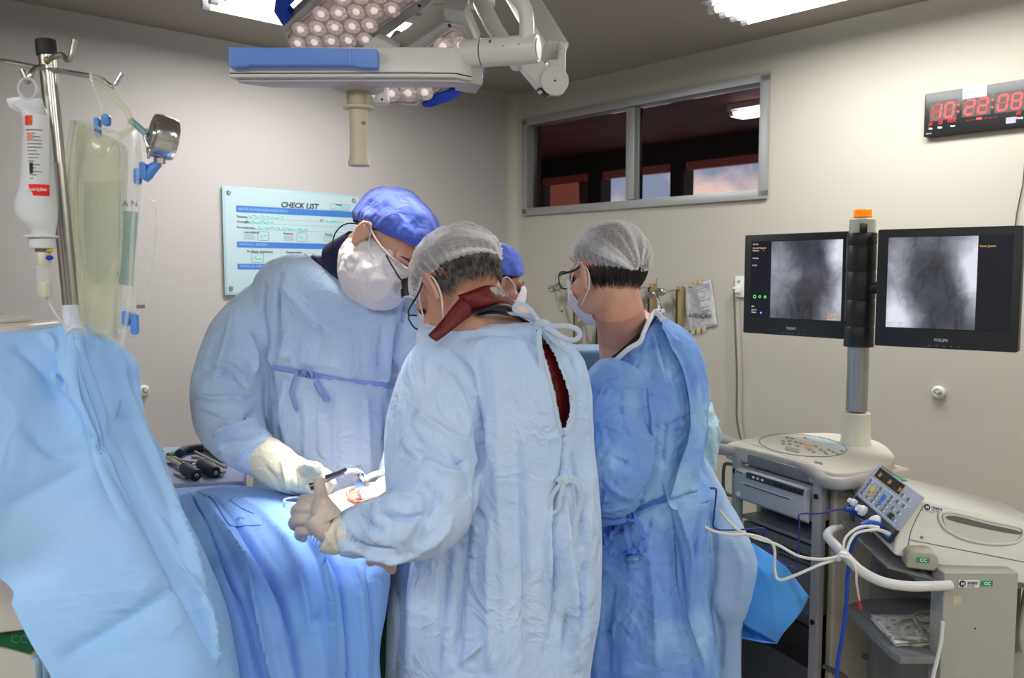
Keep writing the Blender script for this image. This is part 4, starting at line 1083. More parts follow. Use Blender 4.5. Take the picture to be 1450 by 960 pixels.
# ---- near lamp head, seen edge on
def lamp_near():
    d = 1.60; pl = Pl(P(507, 100, d), (1, 0, 0), (0, -.0, 1)); q = lambda x, y: pl.uv(x, y)
    t = thing('surgical_lamp', 'white surgical lamp head seen edge-on with light blue side grip and cream handle below', 'surgical lamp', P(507, 110, 1.68), 0, 'surgical lamps')
    D = .075
    def plan(z, inset, yoff=0):   # plan outline of the head at height z, inset from the edge
        a = pl.pt(*q(323, 80)).x; b = pl.pt(*q(683, 80)).x; y0 = d
        i = inset
        return [Vector((a + i, y0 + i, z)), Vector((a + .33, y0 + i - .004, z)), Vector((b - .05, y0 + i, z)), Vector((b - i, y0 + .05, z)), Vector((b - i, y0 + D - .02, z)), Vector((b - .08, y0 + D - i, z)), Vector((a + .06, y0 + D - i, z)), Vector((a + i, y0 + D - .05, z))]
    z0, z1, z2 = pl.pt(*q(400, 106)).z, pl.pt(*q(400, 103)).z, pl.pt(*q(400, 66)).z
    g = MB(); A, B = plan(z1, .0), plan(z2, .006); n = len(A)
    g.add(A + B, [tuple(reversed(range(n))), tuple(range(n, 2 * n))] + [(i, (i + 1) % n, n + (i + 1) % n, n + i) for i in range(n)]); part('housing', g, M_LW, t, bev=.005, seg=3, ang=50)
    g = MB(); g.prism(plan(z1 + .001, .002), (0, 0, -.0025)); part('seam', g, M_GAP, t)
    g = MB(); g.prism(plan(z0 - .004, .001), (0, 0, z1 - z0 + .0025)); part('lower_rim', g, M_LW, t, bev=.002)
    g = MB(); g.prism(plan(z0 - .010, .012), (0, 0, .008)); part('lens_cover', g, mat('clear_cover', (.58, .54, .55), .45), t, bev=.002)
    hull = [(p - pl.o) for p in plan(z0 - .011, .03)]
    # blue side grip
    g = MB(); out = [q(329, 71), q(329, 98), q(353, 98), q(356, 95.5), q(500, 96), q(512, 99), q(537, 99.5), q(537, 74), q(500, 73), q(330, 71)]
    pl.poly(g, out, .0, .022); gr = part('side_grip', g, M_LBLUE, t, bev=.004, seg=3)
    g = MB(); a, b = q(499, 74), q(499, 96); g.tube([pl.pt(*a, .0225), pl.pt(*b, .0225)], .0012, 5); part('grip_ridge', g, mat('pale_blue', (.3, .45, .85), .4), gr)
    # hub and handle below
    hc = P(507, 120, 1.68); zz = lambda y: P(507, y, 1.68).z
    g = MB(); g.lathe([(.040, 0), (.055, .008), (.055, .014), (.048, .03)], Vector((hc.x, 1.68, zz(131))), (0, 0, 1), 6); part('hub', g, M_LG, t, bev=.003)
    Mgrip = mat('cream_handle', (.66, .60, .45), .42)
    def zl(y, r): return (r, zz(y) - zz(235))
    o = Vector((hc.x, 1.68, zz(235)))
    g = MB(); g.lathe([zl(153, .022), zl(133, .0225), zl(125, .0225), zl(122, .020)], o, n=36); part('handle_socket', g, mat('cream_handle_dark', (.50, .45, .32), .4), t)
    g = MB(); g.lathe([(.010, .001), zl(235, .0205), zl(234, .0215), zl(228, .0205), zl(222, .0185), zl(200, .0175), zl(165, .0178), zl(155.5, .0185), zl(154.5, .029), zl(151.5, .0292), zl(150.5, .0275), zl(150, .0185)], o, n=36); hd = part('handle', g, Mgrip, t)
    g = MB(); g.lathe([(.0001, .0), (.010, .001), (.018, .0)], o, n=30); part('handle_end', g, M_LG, hd)
    for k in (0, 1):
        g = MB(); cpt = P(516 + 4.5 * k, 176, 1.68) ; cc = Vector((hc.x, 1.68, cpt.z)); dr = (cpt - cc); dr = Vector((dr.x, -.0165 if k == 0 else -.0145, 0)).normalized()
        bp = cc + dr * .0178; xx = Vector((0, 0, 1)).cross(dr)
        g.tube([bp + xx * .002 * math.cos(a) + Vector((0, 0, 1)) * .003 * math.sin(a) for a in [2 * math.pi * j / 10 for j in range(10)]], .0005, 4, closed=True); part('mark', g, M_INK, hd)
    # joint cylinder and bent yoke pipe
    a, b = P(655, 77, 1.64), P(762, 69, 1.60); ax = (b - a); L = ax.length
    g = MB(); g.lathe([(.024, 0), (.026, .004), (.026, L * .26)], a, ax, 36); part('joint_ring', g, M_LW, t)
    g = MB(); g.lathe([(.0245, L * .26), (.0245, L * .275)], a, ax, 36); part('joint_gap', g, M_GAP, t)
    g = MB(); g.lathe([(.0262, L * .275), (.0262, L * .97), (.024, L), (0, L)], a, ax, 36); jc = part('joint_cylinder', g, M_LW, t)
    g = MB(); g.lathe([(.020, L + .0005), (.020, L + .0015), (0, L + .0015)], a, ax, 30); part('joint_end_cap', g, M_LG, jc)
    jp = lambda x, y: P(x, y, 1.6) 
    for x, y, r in ((696, 63.5, .0042), (714, 70, .0022), (736, 68.5, .0022)):
        f = (x - 655) / 107; c = a.lerp(b, f); off = P(x, y, c.y) - c; up = Vector((0, 0, 1)); yy = -math.sqrt(max(1e-6, .0262 ** 2 - off.z ** 2))
        pp = c + Vector((0, yy, off.z)); g = MB(); g.lathe([(r, -.001), (r, .0007), (r * .5, .0008)], pp, pp - c, 12); part('screw', g, M_CHROME if r > .004 else M_INK, jc)
    g = MB(); g.tube(sv([P(745, 58, 1.60), P(746, 35, 1.60), P(744, 15, 1.60), P(737, 2, 1.60), P(722, -12, 1.61), P(700, -25, 1.64)], 6), .0135, 16); part('yoke_pipe', g, M_LW, t)
    # counter block left of the joint
    g = MB(); pl2 = Pl(P(668, 100, 1.63), (1, .2, 0), (0, 0, 1)); 
    out = [pl2.uv(*k) for k in ((651, 66), (652, 116), (683, 121), (684, 96), (672, 92), (664, 70))]; pl2.poly(g, out, -.08, .0); part('rear_block', g, M_LG, t, bev=.003)
    # mounting arm towards the ceiling
    g = MB(); g.tube([P(700, -25, 1.64), Vector((.02, 1.75, 2.33)), Vector((.16, 2.0, 2.55)), Vector((.20, 2.05, 2.60))], .02, 14); part('spring_arm', g, M_LW, t)
    g = MB(); g.cyl(Vector((.20, 2.05, 2.56)), Vector((.20, 2.05, CEIL)), .045, n=28); part('ceiling_column', g, M_LW, t)
    g = MB(); g.lathe([(.14, 0), (.14, .03)], Vector((.20, 2.05, CEIL - .03)), n=36); part('ceiling_plate', g, M_LW, t)
    lamp_spot('near_lamp_beam', Vector((hc.x + .02, 1.70, zz(118) - .02)), t, LAMP_W, .30)
lamp_near()
# ---- far lamp with two lens petals
def petal(t, pl, lens, frame, thick, pitch, rimcol=M_LG):
    L = [pl.uv(*k) for k in lens]; Fm = [pl.uv(*k) for k in frame]
    g = MB(); pl.poly(g, Fm, -thick, 0); h = part('petal_housing', g, M_LG, t, bev=.006, seg=3, ang=45)
    g = MB(); n = len(L); rim = MB()
    pl.poly(g, L, .0004, .0018); bed = part('lens_bed', g, M_LBED, t, smooth=False)
    lens_field(pl, L, pitch, bed)
    r = MB(); r.tube([pl.pt(u, v, .003) for u, v in L], .004, 6, closed=True); part('lens_rim', r, mat('pinkish_clear_rim', (.60, .50, .48), .2), t)
    return h
def lamp_far():
    c = P(560, 70, 2.05)
    t = thing('surgical_lamp', 'surgical lamp head with two lit lens petals and royal blue grips', 'surgical lamp', c, 0, 'surgical lamps')
    pb = plane_n(P(500, 20, 2.05), (-.12, -.62, -.78))
    petal(t, pb, [(408, 46), (434, 23), (462, -2), (492, -28), (622, -24), (589, 0), (552, 27), (511, 56), (497, 70), (421, 70)],
          [(398.5, 43), (400, 38), (455, -12), (488, -42), (640, -36), (602, 11), (560, 42), (533, 62), (520, 78), (416, 78)], .06, .0435)
    for k in ((594, 8, .004),):
        g = MB(); u, v = pb.uv(k[0], k[1]); g.lathe([(k[2], 0), (k[2], .001), (0, .001)], pb.pt(u, v, 0), pb.n, 14); part('screw', g, M_INK, t)
    g = MB(); bo = [(392, -12), (387, 17), (400, 37.5), (413, 24), (405, 15), (420, -2), (428, -14)]
    pb.poly(g, [pb.uv(*k) for k in bo], -.03, .0); part('blue_grip', g, M_LBLUE2, t, bev=.004, seg=3)
    pc = plane_n(P(600, 90, 2.02), (-.15, -.80, -.58))
    petal(t, pc, [(522, 128), (540, 112), (606, 66), (640, 41), (650, 42), (659, 58), (640, 105), (622, 124), (590, 147), (560, 145), (535, 140)],
          [(512, 128), (530, 104), (572, 70), (629, 32), (656, 36), (668, 60), (660, 100), (640, 124), (600, 150), (590, 152), (548, 147), (522, 138)], .055, .041)
    g = MB(); u, v = pc.uv(636.5, 36); g.lathe([(.004, 0), (.004, .001), (0, .001)], pc.pt(u, v, 0), pc.n, 14); part('screw', g, M_INK, t)
    g = MB(); pc.poly(g, [pc.uv(*k) for k in ((628, 31), (626, 12), (656, 17), (675, 62), (668, 66), (656, 37))], -.06, -.004); part('petal_shell', g, M_LG, t, bev=.004)
    g = MB(); bo = [(598, 146), (620, 131), (655, 122), (662, 126), (640, 140), (612, 149), (603, 149)]
    pc.poly(g, [pc.uv(*k) for k in bo], -.02, .012); part('blue_grip', g, M_LBLUE2, t, bev=.003)
    g = MB(); pc.poly(g, [pc.uv(*k) for k in ((682, 92), (685, 96), (685, 107), (680, 113))], -.02, .012); part('blue_grip', g, M_LBLUE2, t, bev=.003)
    # hub wedge between the petals and its cylinder
    g = MB(); ph = plane_n(P(540, 60, 1.98), (-.1, -.9, -.4)); out = [ph.uv(*k) for k in ((512, 68), (528, 53), (535, 53.5), (562, 68), (556, 80), (515, 80))]
    ph.poly(g, out, -.06, 0); part('hub', g, M_LW, t, bev=.004)
    g = MB(); ph.poly(g, [ph.uv(*k) for k in ((542, 62), (568, 47), (603, 13), (628, 12), (630, 33), (574, 72), (552, 74))], -.10, -.065); part('hub_arm', g, M_LG, t, bev=.004)
    g = MB(); g.cyl(P(556, 62, 2.06), P(564, 50, 2.09), .013, n=20); part('hub_axle', g, mat('olive_grey_enamel', (.34, .33, .29), .4), t)
    g = MB(); g.lathe([(.0, -.016), (.016, -.014), (.018, -.008), (.0165, .0), (.0155, .03), (.0155, .045)], P(541, 138, 1.96), (0, 0, 1), 24); hs = part('handle_stub', g, M_LW, t)
    g = MB(); g.ball(P(541, 141, 1.944), .003, nu=8, nv=6); part('screw', g, M_INK, hs)
    # jointed arms
    def boxarm(name, a, b, w, h, m, bev=.01):
        a, b = Vector(a), Vector(b); z = (b - a); L = z.length; y = Vector((0, 0, 1)); x = z.cross(y).normalized(); y = x.cross(z).normalized(); M = Matrix((x, z.normalized(), y)).transposed()
        g = MB(); g.box((a + b) / 2, (w, L, h), M); return part(name, g, m, t, bev=bev, seg=4, ang=50)
    u = boxarm('upper_arm', P(706, -60, 2.45), P(786, 76, 2.12), .062, .060, M_LW)
    sa = plane_n(P(790, 90, 2.10), (.12, -.98, -.1))
    pts = [sa.uv(*k) for k in ((776, 84), (790, 84), (791, 57), (800, 58), (802, 64), (801, 128), (797, 134), (785, 134), (778, 120))]
    g = MB(); sa.poly(g, pts, -.045, 0); part('knuckle_plate', g, M_LW, t, bev=.005, seg=3)
    g = MB(); out = [sa.uv(*k) for k in ((732, 95), (724, 84), (752, 78), (772, 98), (790, 104), (796, 118), (788, 134), (775, 137), (764, 134), (758, 126))]
    sa.poly(g, out, -.01, .05); la = part('lower_arm', g, M_LW, t, bev=.006, seg=3)
    u_, v_ = sa.uv(780, 118)
    g = MB(); g.lathe([(.032, .04), (.034, .054), (.033, .058), (0, .058)], sa.pt(u_, v_), sa.n, 36); dk = part('joint_disc', g, M_LW, t)
    g = MB(); g.ball(sa.pt(u_, v_, .058), .0025, nu=8, nv=6); part('disc_screw', g, M_INK, dk)
    g = MB(); sa.poly(g, [sa.uv(*k) for k in ((758.5, 127.5), (767, 127), (773, 134), (774, 137.5), (766, 135))], -.005, .053); part('black_end', g, M_BLACKM, la, bev=.001)
    g = MB(); g.tube([P(735, 92, 2.05), P(700, 40, 2.1), P(682, 5, 2.16)], .024, 14, flat=.8); part('link_arm', g, M_LW, t)
    g = MB(); g.lathe([(0, 0), (.030, 0), (.034, .005), (.034, .07)], P(682, 10, 2.18), (0, 0, 1), 30); part('arm_socket', g, M_LW, t)
    lu = plane_n(P(788, 60, 2.075), (.3, -.95, .0)); uu, vv = lu.uv(782, 70)
    lu.text('lettering', 'TS', .022, mat('pale_blue_print', 0), uu, vv, u, off=.0, bold=.001)
    g = MB(); g.tube([P(700, -60, 2.45), Vector((-.05, 2.55, 2.62)), Vector((-.05, 2.55, CEIL - .02))], .04, 16); part('ceiling_column', g, M_LW, t)
    g = MB(); g.lathe([(.14, 0), (.14, .03)], Vector((-.05, 2.55, CEIL - .03)), n=36); part('ceiling_plate', g, M_LW, t)
    lamp_spot('far_lamp_beam_left', pb.pt(*pb.uv(480, 20), .03), t, LAMP_W, .2)
    lamp_spot('far_lamp_beam_right', pc.pt(*pc.uv(600, 100), .03), t, LAMP_W, .2)
lamp_far()
# ================================================================ infusion stand and what hangs on it (left)
M_CLEAR = mat('clear_plastic', (.80, .84, .78), .12, alpha=.22, spec=.8)
M_YELL = mat('yellowish_clear_plastic', (.74, .77, .56), .15, alpha=.30, spec=.8)
M_MILK = mat('milky_plastic', (.80, .83, .86), .3, alpha=.80)
M_LBC = mat('light_blue_clip', (.09, .28, .75), .35)
def stand():
    top, low = P(66, 76, 1.36), P(101, 436, 1.36); ax = (low - top).normalized(); foot = top + ax * ((top.z - .06) / -ax.z)
    t = thing('infusion_stand', 'chrome infusion stand with black cap and hooked crossbar', 'drip stand', (foot.x, foot.y, 0))
    g = MB(); g.cyl(foot, top, .0125, n=28); part('pole', g, M_STEEL, t)
    g = MB(); g.lathe([(.0155, -.022), (.0158, -.002), (.0150, .001), (0, .001)], P(65, 58, 1.36), -ax, 28); part('pole_cap', g, M_BLACKM, t)
    g = MB(); s = top + ax * .17; g.cyl(s + Vector((.006, -.006, 0)), foot, .009, n=16); part('inner_tube', g, M_STEEL, t)
    g = MB(); g.tube(sv([P(-30, 90, 1.34), P(-5, 87, 1.34), P(12, 88, 1.345), P(60, 97, 1.35), P(118, 106, 1.37), P(140, 111, 1.385), P(155, 121, 1.39), P(162, 121, 1.39), P(168, 112, 1.39), P(173, 104, 1.39)], 5), .0042, 10); part('crossbar', g, M_CHROME, t)
    g = MB(); g.tube(sv([P(68, 85, 1.35), P(80, 79, 1.34), P(88, 78, 1.34), P(95, 85, 1.335), P(100, 82, 1.33), P(103, 70, 1.33), P(106, 56, 1.33)], 5), .0042, 10); part('hook', g, M_STEEL, t)
    g = MB(); g.tube(sv([P(62, 94, 1.35), P(50, 97, 1.33), P(44, 105, 1.32), P(40, 116, 1.32), P(37, 112, 1.32), P(31, 99, 1.32)], 5), .0040, 10); part('hook', g, M_STEEL, t)
    g = MB(); g.ball(P(67, 85, 1.345), .0055, nu=12, nv=8); part('rivet', g, M_BRASS, t)
    g = MB(); g.tube([P(101, 468, 1.365), P(-60, 496, 1.262), P(-188, 516, 1.215)], .006, 10); part('drape_bar', g, M_STEEL, t)
    for k in range(5):
        a = 2 * math.pi * k / 5; e = Vector((foot.x + .18 * math.cos(a), foot.y + .18 * math.sin(a), .05))
        g = MB(); g.tube([Vector((foot.x, foot.y, .10)), e], [.016, .010], 10); lg = part('leg', g, M_STEEL, t)
        g = MB(); g.cyl(e + Vector((-.009, 0, -.025)), e + Vector((.009, 0, -.025)), .025, n=16); part('castor', g, M_BLACKM, lg)
stand()
def bottle():
    d = 1.30; pl = Pl(P(50, 250, d), (1, .0, 0), (0, 0, 1)); q = lambda x, y: pl.uv(x, y)
    t = thing('infusion_bottle', 'milky infusion bottle with red and white label hanging from the left hook', 'infusion bottle', P(48, 330, d))
    # flattened body: half widths from the outline
    rows = [(140, 28, 60, .006), (150, 18, 62, .010), (160, 30, 66, .016), (185, 35, 69, .020), (220, 33, 73, .022), (262, 30, 77, .024), (283, 24, 79, .026), (300, 22, 80, .025), (315, 32, 79, .022), (328, 44, 78, .014), (336, 47, 77, .012)]
    sec = spline(rows, 5); g = MB(); N = 28
    for y, xl, xr, th in sec:
        a = pl.px(xl, y); b = pl.px(xr, y); c = (a + b) / 2; hw = (b - a).length / 2
        for k in range(N):
            an = 2 * math.pi * k / N; g.v.append(tuple(c + pl.ux * hw * math.cos(an) + pl.n * th * math.sin(an)))
    m = len(sec); g.f += [(j * N + k, j * N + (k + 1) % N, (j + 1) * N + (k + 1) % N, (j + 1) * N + k) for j in range(m - 1) for k in range(N)] + [tuple(range(N))]
    bd = part('bottle_body', g, M_MILK, t, ang=60)
    g = MB(); c = pl.px(42, 127, .004); R = .0135
    g.tube([c + pl.ux * R * math.cos(a) + pl.uz * R * 1.15 * math.sin(a) for a in [2 * math.pi * k / 24 for k in range(24)]], .0042, 8, closed=True, flat=.5); part('hanging_ring', g, M_MILK, t)
    g = MB(); pl.poly(g, [q(*k) for k in ((10, 140), (14, 152), (28, 160), (60, 172), (61, 162), (45, 144), (30, 137))], -.003, .004); part('top_flap', g, M_MILK, t, bev=.002)
    g = MB(); a = q(40, 188); b = q(76, 282)
    def lab(u, v):
        x = 36 + 4 * (1 - v) * 0 + (38) * u; y = 165 + v * 97
        return pl.px(38 + (37) * u, y, .0215 * (1 - (2 * u - 1) ** 2 * .55) + .0015 * v)
    g.grid(lab, 12, 16); lb = part('label', g, mat('label_white', (.70, .72, .73), .5, alpha=.95), t)
    def onlab(nm, u0, u1, v0, v1, m_):
        g = MB(); g.grid(lambda s, w: lab(u0 + (u1 - u0) * s, v0 + (v1 - v0) * w) + pl.n * .0006, 8, 3); part(nm, g, m_, lb, smooth=False)
    onlab('red_square', .06, .52, .02, .16, mat('vermilion_print', (.75, .06, .01), .5)); 
    g = MB(); g.grid(lambda s, w: pl.px(37 + 40 * s, 263 + 16 * w, .0235 * (1 - (2 * s - 1) ** 2 * .5) + .0012), 10, 3); rb = part('red_band', g, mat('signal_red', (.80, .012, .008), .5), t, smooth=False)
    pl.text('lettering', 'Restrições', .0075, M_WINK, *q(50, 272.5), rb, off=.0262)
    rnd = random.Random(6)
    for k in range(15):
        v = .22 + k * .05
        onlab('printed_line', .12 + rnd.random() * .08, .5 + rnd.random() * .42, v, v + .014, M_GREY)
    onlab('red_print', .32, .55, .27, .38, mat('pale_red_print', (.75, .25, .2), .5)); onlab('barcode', .42, .56, .70, .86, M_INK)
    rr = lambda x0, x1, y0, y1, nm, m_, rnd_=.0: None
    def ring(nm, xc, hw, y0, y1, m_, extra=None):
        c0 = pl.px(xc, y1); c1 = pl.px(xc, y0); r = px2m(hw, d); g = MB(); L = (c1 - c0).length
        g.lathe([(r * .94, 0), (r, .001), (r, L - .001), (r * .94, L)], c0, (0, 0, 1), 24); return part(nm, g, m_, t)
    ring('port_disc', 58, 22, 333, 337, M_WHITE); ring('port_cap', 60, 17, 337, 352, mat('milky_plastic', 0))
    ring('spike_ring', 61, 10, 352, 357, M_GREY); ring('spike', 62, 9, 357, 375, mat('pale_ivory', (.62, .62, .48), .4))
    g = MB(); g.ball(pl.px(72, 355, .004), (.006, .005, .003), nu=10, nv=6); part('yellow_tab', g, mat('yellow_tab', (.75, .48, .05), .4), t)
    g = MB(); g.ball(pl.px(72, 365, .004), (.006, .005, .004), nu=10, nv=6); part('blue_tab', g, mat('deep_blue', (.01, .05, .45), .4), t)
    ring('drip_chamber', 62.5, 9.5, 375, 420, M_CLEAR); ring('drip_fluid', 64, 9, 399, 421, mat('pale_ivory', 0))
    g = MB(); g.tube(sv([pl.px(66, 421), pl.px(69, 432, -.005), pl.px(76, 448, -.01), pl.px(84, 466, -.02), pl.px(88, 490, -.03)], 5), .0018, 6); part('tubing', g, M_MILK, t)
bottle()
def cuff():
    d = 1.38; pl = Pl(P(150, 300, d), (1, .05, 0), (0, 0, 1)); q = lambda x, y: pl.uv(x, y)
    t = thing('pressure_infusor', 'clear yellowish pressure cuff with fluid bag and chrome gauge hanging from the crossbar', 'pressure bag', P(150, 470, d))
    def sheet(pts_l, pts_r, off, bulge, nu=14, nv=24):
        L, R = spline(pts_l, 8), spline(pts_r, 8)
        def f(u, v):
            a = L[min(len(L) - 1, int(v * (len(L) - 1)))]; b = R[min(len(R) - 1, int(v * (len(R) - 1)))]
            x = a[0] + (b[0] - a[0]) * u; y = a[1] + (b[1] - a[1]) * u
            return pl.px(x, y, off + bulge * math.sin(math.pi * u) * math.sin(math.pi * min(1, v * 1.3 + .1)) + .002 * math.sin(x * .21 + y * .05))
        g = MB(); g.grid(f, nu, nv); return g
    Lf = [(113, 174), (108, 215), (103, 260), (105, 320), (111, 380), (115, 430), (119, 475)]; Rt = [(168, 200), (176, 212), (176, 260), (176, 320), (172, 380), (168, 430), (168, 480)]
    part('front_sheet', sheet(Lf, Rt, .018, .014), M_YELL, t, solid=.0008, ang=80)
    part('back_sheet', sheet(Lf, Rt, -.012, -.010), M_YELL, t, solid=.0008, ang=80)
    part('side_sheet', sheet([(172, 190), (176, 240), (174, 320), (168, 400), (168, 480)], [(196, 175), (203, 235), (199, 300), (196, 380), (192, 480)], .004, .004), M_CLEAR, t, solid=.0006, ang=80)
    # thick rolled rims
    for pts, r, m_ in (([(137, 108), (150, 117), (163, 130), (175, 148), (188, 162), (193, 176), (190, 186), (180, 193), (168, 203), (160, 215), (150, 228)], .0048, M_YELL), ([(113, 176), (128, 178), (145, 184), (160, 188), (178, 192)], .0028, M_YELL), ([(137, 108), (140, 125), (148, 142), (153, 158)], .003, M_CLEAR), ([(113, 174), (106, 215), (102, 260), (104, 320), (110, 380), (116, 440)], .0045, M_YELL), ([(123, 182), (118, 230), (116, 300), (120, 380), (124, 450)], .004, M_YELL),
                       ([(200, 210), (203, 240), (200, 280), (196, 320), (194, 380), (190, 440), (180, 490)], .0026, M_CLEAR), ([(197, 300), (193, 350), (190, 420), (182, 470), (172, 490)], .0020, M_CLEAR)):
        g = MB(); g.tube(sv([pl.px(x, y, .022) for x, y in pts], 5), r, 8); part('rolled_rim', g, m_, t)
    # teal fluid bag inside
    g = sheet([(122, 258), (120, 300), (122, 360), (130, 402)], [(172, 256), (172, 300), (170, 350), (150, 402)], .004, .012, 12, 14); part('fluid_bag', g, mat('pale_teal_print', (.36, .52, .46), .4, alpha=.45), t)
    g = sheet([(174, 298), (173, 330), (170, 365), (166, 402)], [(194, 300), (193, 330), (190, 365), (187, 406)], -.004, .003, 6, 8); part('teal_label', g, mat('teal_label', (.14, .42, .40), .45, alpha=.75), t, solid=.0006)
    pl.text('lettering', 'A N', .014, mat('violet_print', (.22, .18, .42), .5), *q(177, 293), t, off=.010)
    g = MB(); pl.poly(g, [q(*k) for k in ((152, 382), (147, 404), (140, 440), (138, 462), (150, 466), (156, 440), (160, 405), (168, 385))], -.004, .008); part('outlet_neck', g, M_YELL, t, bev=.002)
    # blue clips
    for x, y, w, h in ((155, 172, 10, 16), (143, 182, 7, 26), (207, 243, 10, 24), (199, 251, 8, 22), (195, 458, 9, 30), (183, 450, 9, 22)):
        u, v = q(x, y); g = MB(); pl.rrect(g, u - px2m(w / 2, d), u + px2m(w / 2, d), v - px2m(h / 2, d), v + px2m(h / 2, d), px2m(w * .45, d), .006, .018); part('blue_clip', g, M_LBC, t, bev=.0015)
    # teal hose to the gauge and the chrome gauge
    g = MB(); g.tube(sv([pl.px(188, 172, .01), pl.px(196, 178, .012), pl.px(206, 186, .016), pl.px(214, 194, .018)], 5), .0052, 12); part('hose', g, mat('teal_hose', (.22, .42, .44), .4), t)
    a, b = pl.px(216, 192, .01), pl.px(244, 198, -.010); ax = b - a; L = ax.length; R = .0345
    g = MB(); g.lathe([(0, 0), (R * .55, 0), (R * .6, .002), (R * .92, .002), (R, .004), (R, L * .72), (R * .97, L * .80), (R * .99, L * .84), (R * .93, L), (R * .8, L + .001), (0, L + .001)], a, ax, 48); gg = part('gauge', g, M_CHROME, t)
    g = MB(); yy = Vector((0, 0, 1)); g.box(a + ax * .45 + Vector((0, 0, R + .0)), (.012, .02, .0015)); part('orange_sticker', g, mat('orange_sticker', (.9, .3, .05), .5), gg)
    g = MB(); c = a - ax * .02; g.tube(sv([c + Vector((.0, -.006, .008)), c + Vector((-.004, -.010, -.006)), c + Vector((.002, -.01, -.026)), c + Vector((-.002, -.004, -.038))], 4), .0022, 8); part('gauge_hook', g, M_CHROME, gg)
    g = MB(); c = a.lerp(b, .35) - Vector((0, 0, R)); g.cyl(c, c - Vector((0, 0, .008)), .009, n=6); part('gauge_nut', g, M_STEEL, gg)
    g = MB(); e = pl.px(208, 256, .01); g.tube([c - Vector((0, 0, .007)), c.lerp(e, .4), c.lerp(e, .8), e], [.006, .0085, .008, .006], 14); part('blue_valve', g, M_LBC, gg)
    # big clear loop on the right
    g = MB(); g.tube(sv([pl.px(*k, .002) for k in ((212, 280), (220, 290), (222, 320), (219, 360), (213, 395), (205, 430), (196, 436))], 5), .0012, 6); part('clear_loop', g, M_CLEAR, t)
    g = MB(); u, v = q(200, 434); pl.box(g, u - .006, u + .006, v - .003, v + .003, 0, .004); part('clip', g, M_GREY, t)
cuff()

# ---------------------------------------------------------------- anaesthesia machine behind the drape
def machine():
    M_AN = mat('warm_white_casing', (.62, .60, .55), .4)
    t = thing('anaesthesia_machine', 'white anaesthesia machine half hidden behind the hung blue drape', 'medical machine', (-1.35, 1.75, 0))
    z = P(30, 478, 1.62).z
    g = MB(); out = rr_outline(-1.75, P(54, 465, 1.62).x, 1.56, 1.74, (.05, .05, .05, .05)); g.prism([(x, y, z) for x, y in out], (0, 0, .028)); part('top_shelf', g, M_AN, t, bev=.012, seg=4)
    g = MB(); out = rr_outline(-1.75, P(38, 465, 1.66).x, 1.60, 1.72, (.05, .05, .05, .05)); g.prism([(x, y, z + .028) for x, y in out], (0, 0, .010)); part('top_lip', g, M_AN, t, bev=.004)
    g = MB(); g.box((-1.42, 1.66, z / 2 + .03), (.60, .16, z - .14)); part('cabinet', g, M_GREYP, t, bev=.01)
    g = MB(); g.box((-1.42, 1.70, .06), (.64, .4, .05)); part('base', g, M_DGREY, t, bev=.01)
    for x in (-1.65, -1.1):
        for y in (1.56, 1.84):
            g = MB(); g.cyl((x - .012, y, .03), (x + .012, y, .03), .03, n=16); part('castor', g, M_BLACKM, t)
    return M_AN
M_AN = machine()
def ventilator():
    t = thing('console', 'white rounded console with green label under the hung blue drape', 'medical console', (-.98, 1.38, 0))
    pl = Pl(P(20, 880, 1.30), (1, 0, 0), (0, 0, 1)); q = lambda x, y: pl.uv(x, y)
    g = MB(); pl.poly(g, [q(*k) for k in ((-120, 780), (-10, 800), (20, 815), (42, 850), (52, 885), (48, 891), (-10, 898), (-120, 905))], -.20, 0); part('upper_casing', g, M_AN, t, bev=.012, seg=4, ang=50)
    g = MB(); pl.poly(g, [q(*k) for k in ((-120, 903), (-10, 900), (45, 893), (62, 905), (80, 930), (88, 965), (90, 1300), (-120, 1300))], -.20, -.02); part('lower_casing', g, M_AN, t, bev=.012, seg=4, ang=50)
    g = MB(); pl.poly(g, [q(*k) for k in ((-40, 905), (0, 898), (44, 892), (56, 912), (36, 931), (0, 921), (-40, 915))], -.02, -.012); lb = part('green_label', g, mat('dark_green_label', (.0, .11, .035), .45), t, bev=.001)
    pl.text('lettering', 'CCO', .020, mat('faint_green', (.05, .2, .1), .5), *q(9, 915), lb, off=-.0115)
    for k in range(3):
        g = MB(); g.tube(sv([pl.px(48 + 12 * k, 930 - 6 * k, .0), pl.px(60 + 10 * k, 935 - 6 * k, .01), pl.px(62 + 10 * k, 985, .01)], 5), .006, 8, flat=.4); part('ribbon_hose', g, mat('pale_blue_hose', (.3, .45, .6), .4), t)
    g = MB(); g.box((-1.0, 1.41, .02), (.36, .2, .04)); part('base', g, M_DGREY, t, bev=.005)
ventilator()

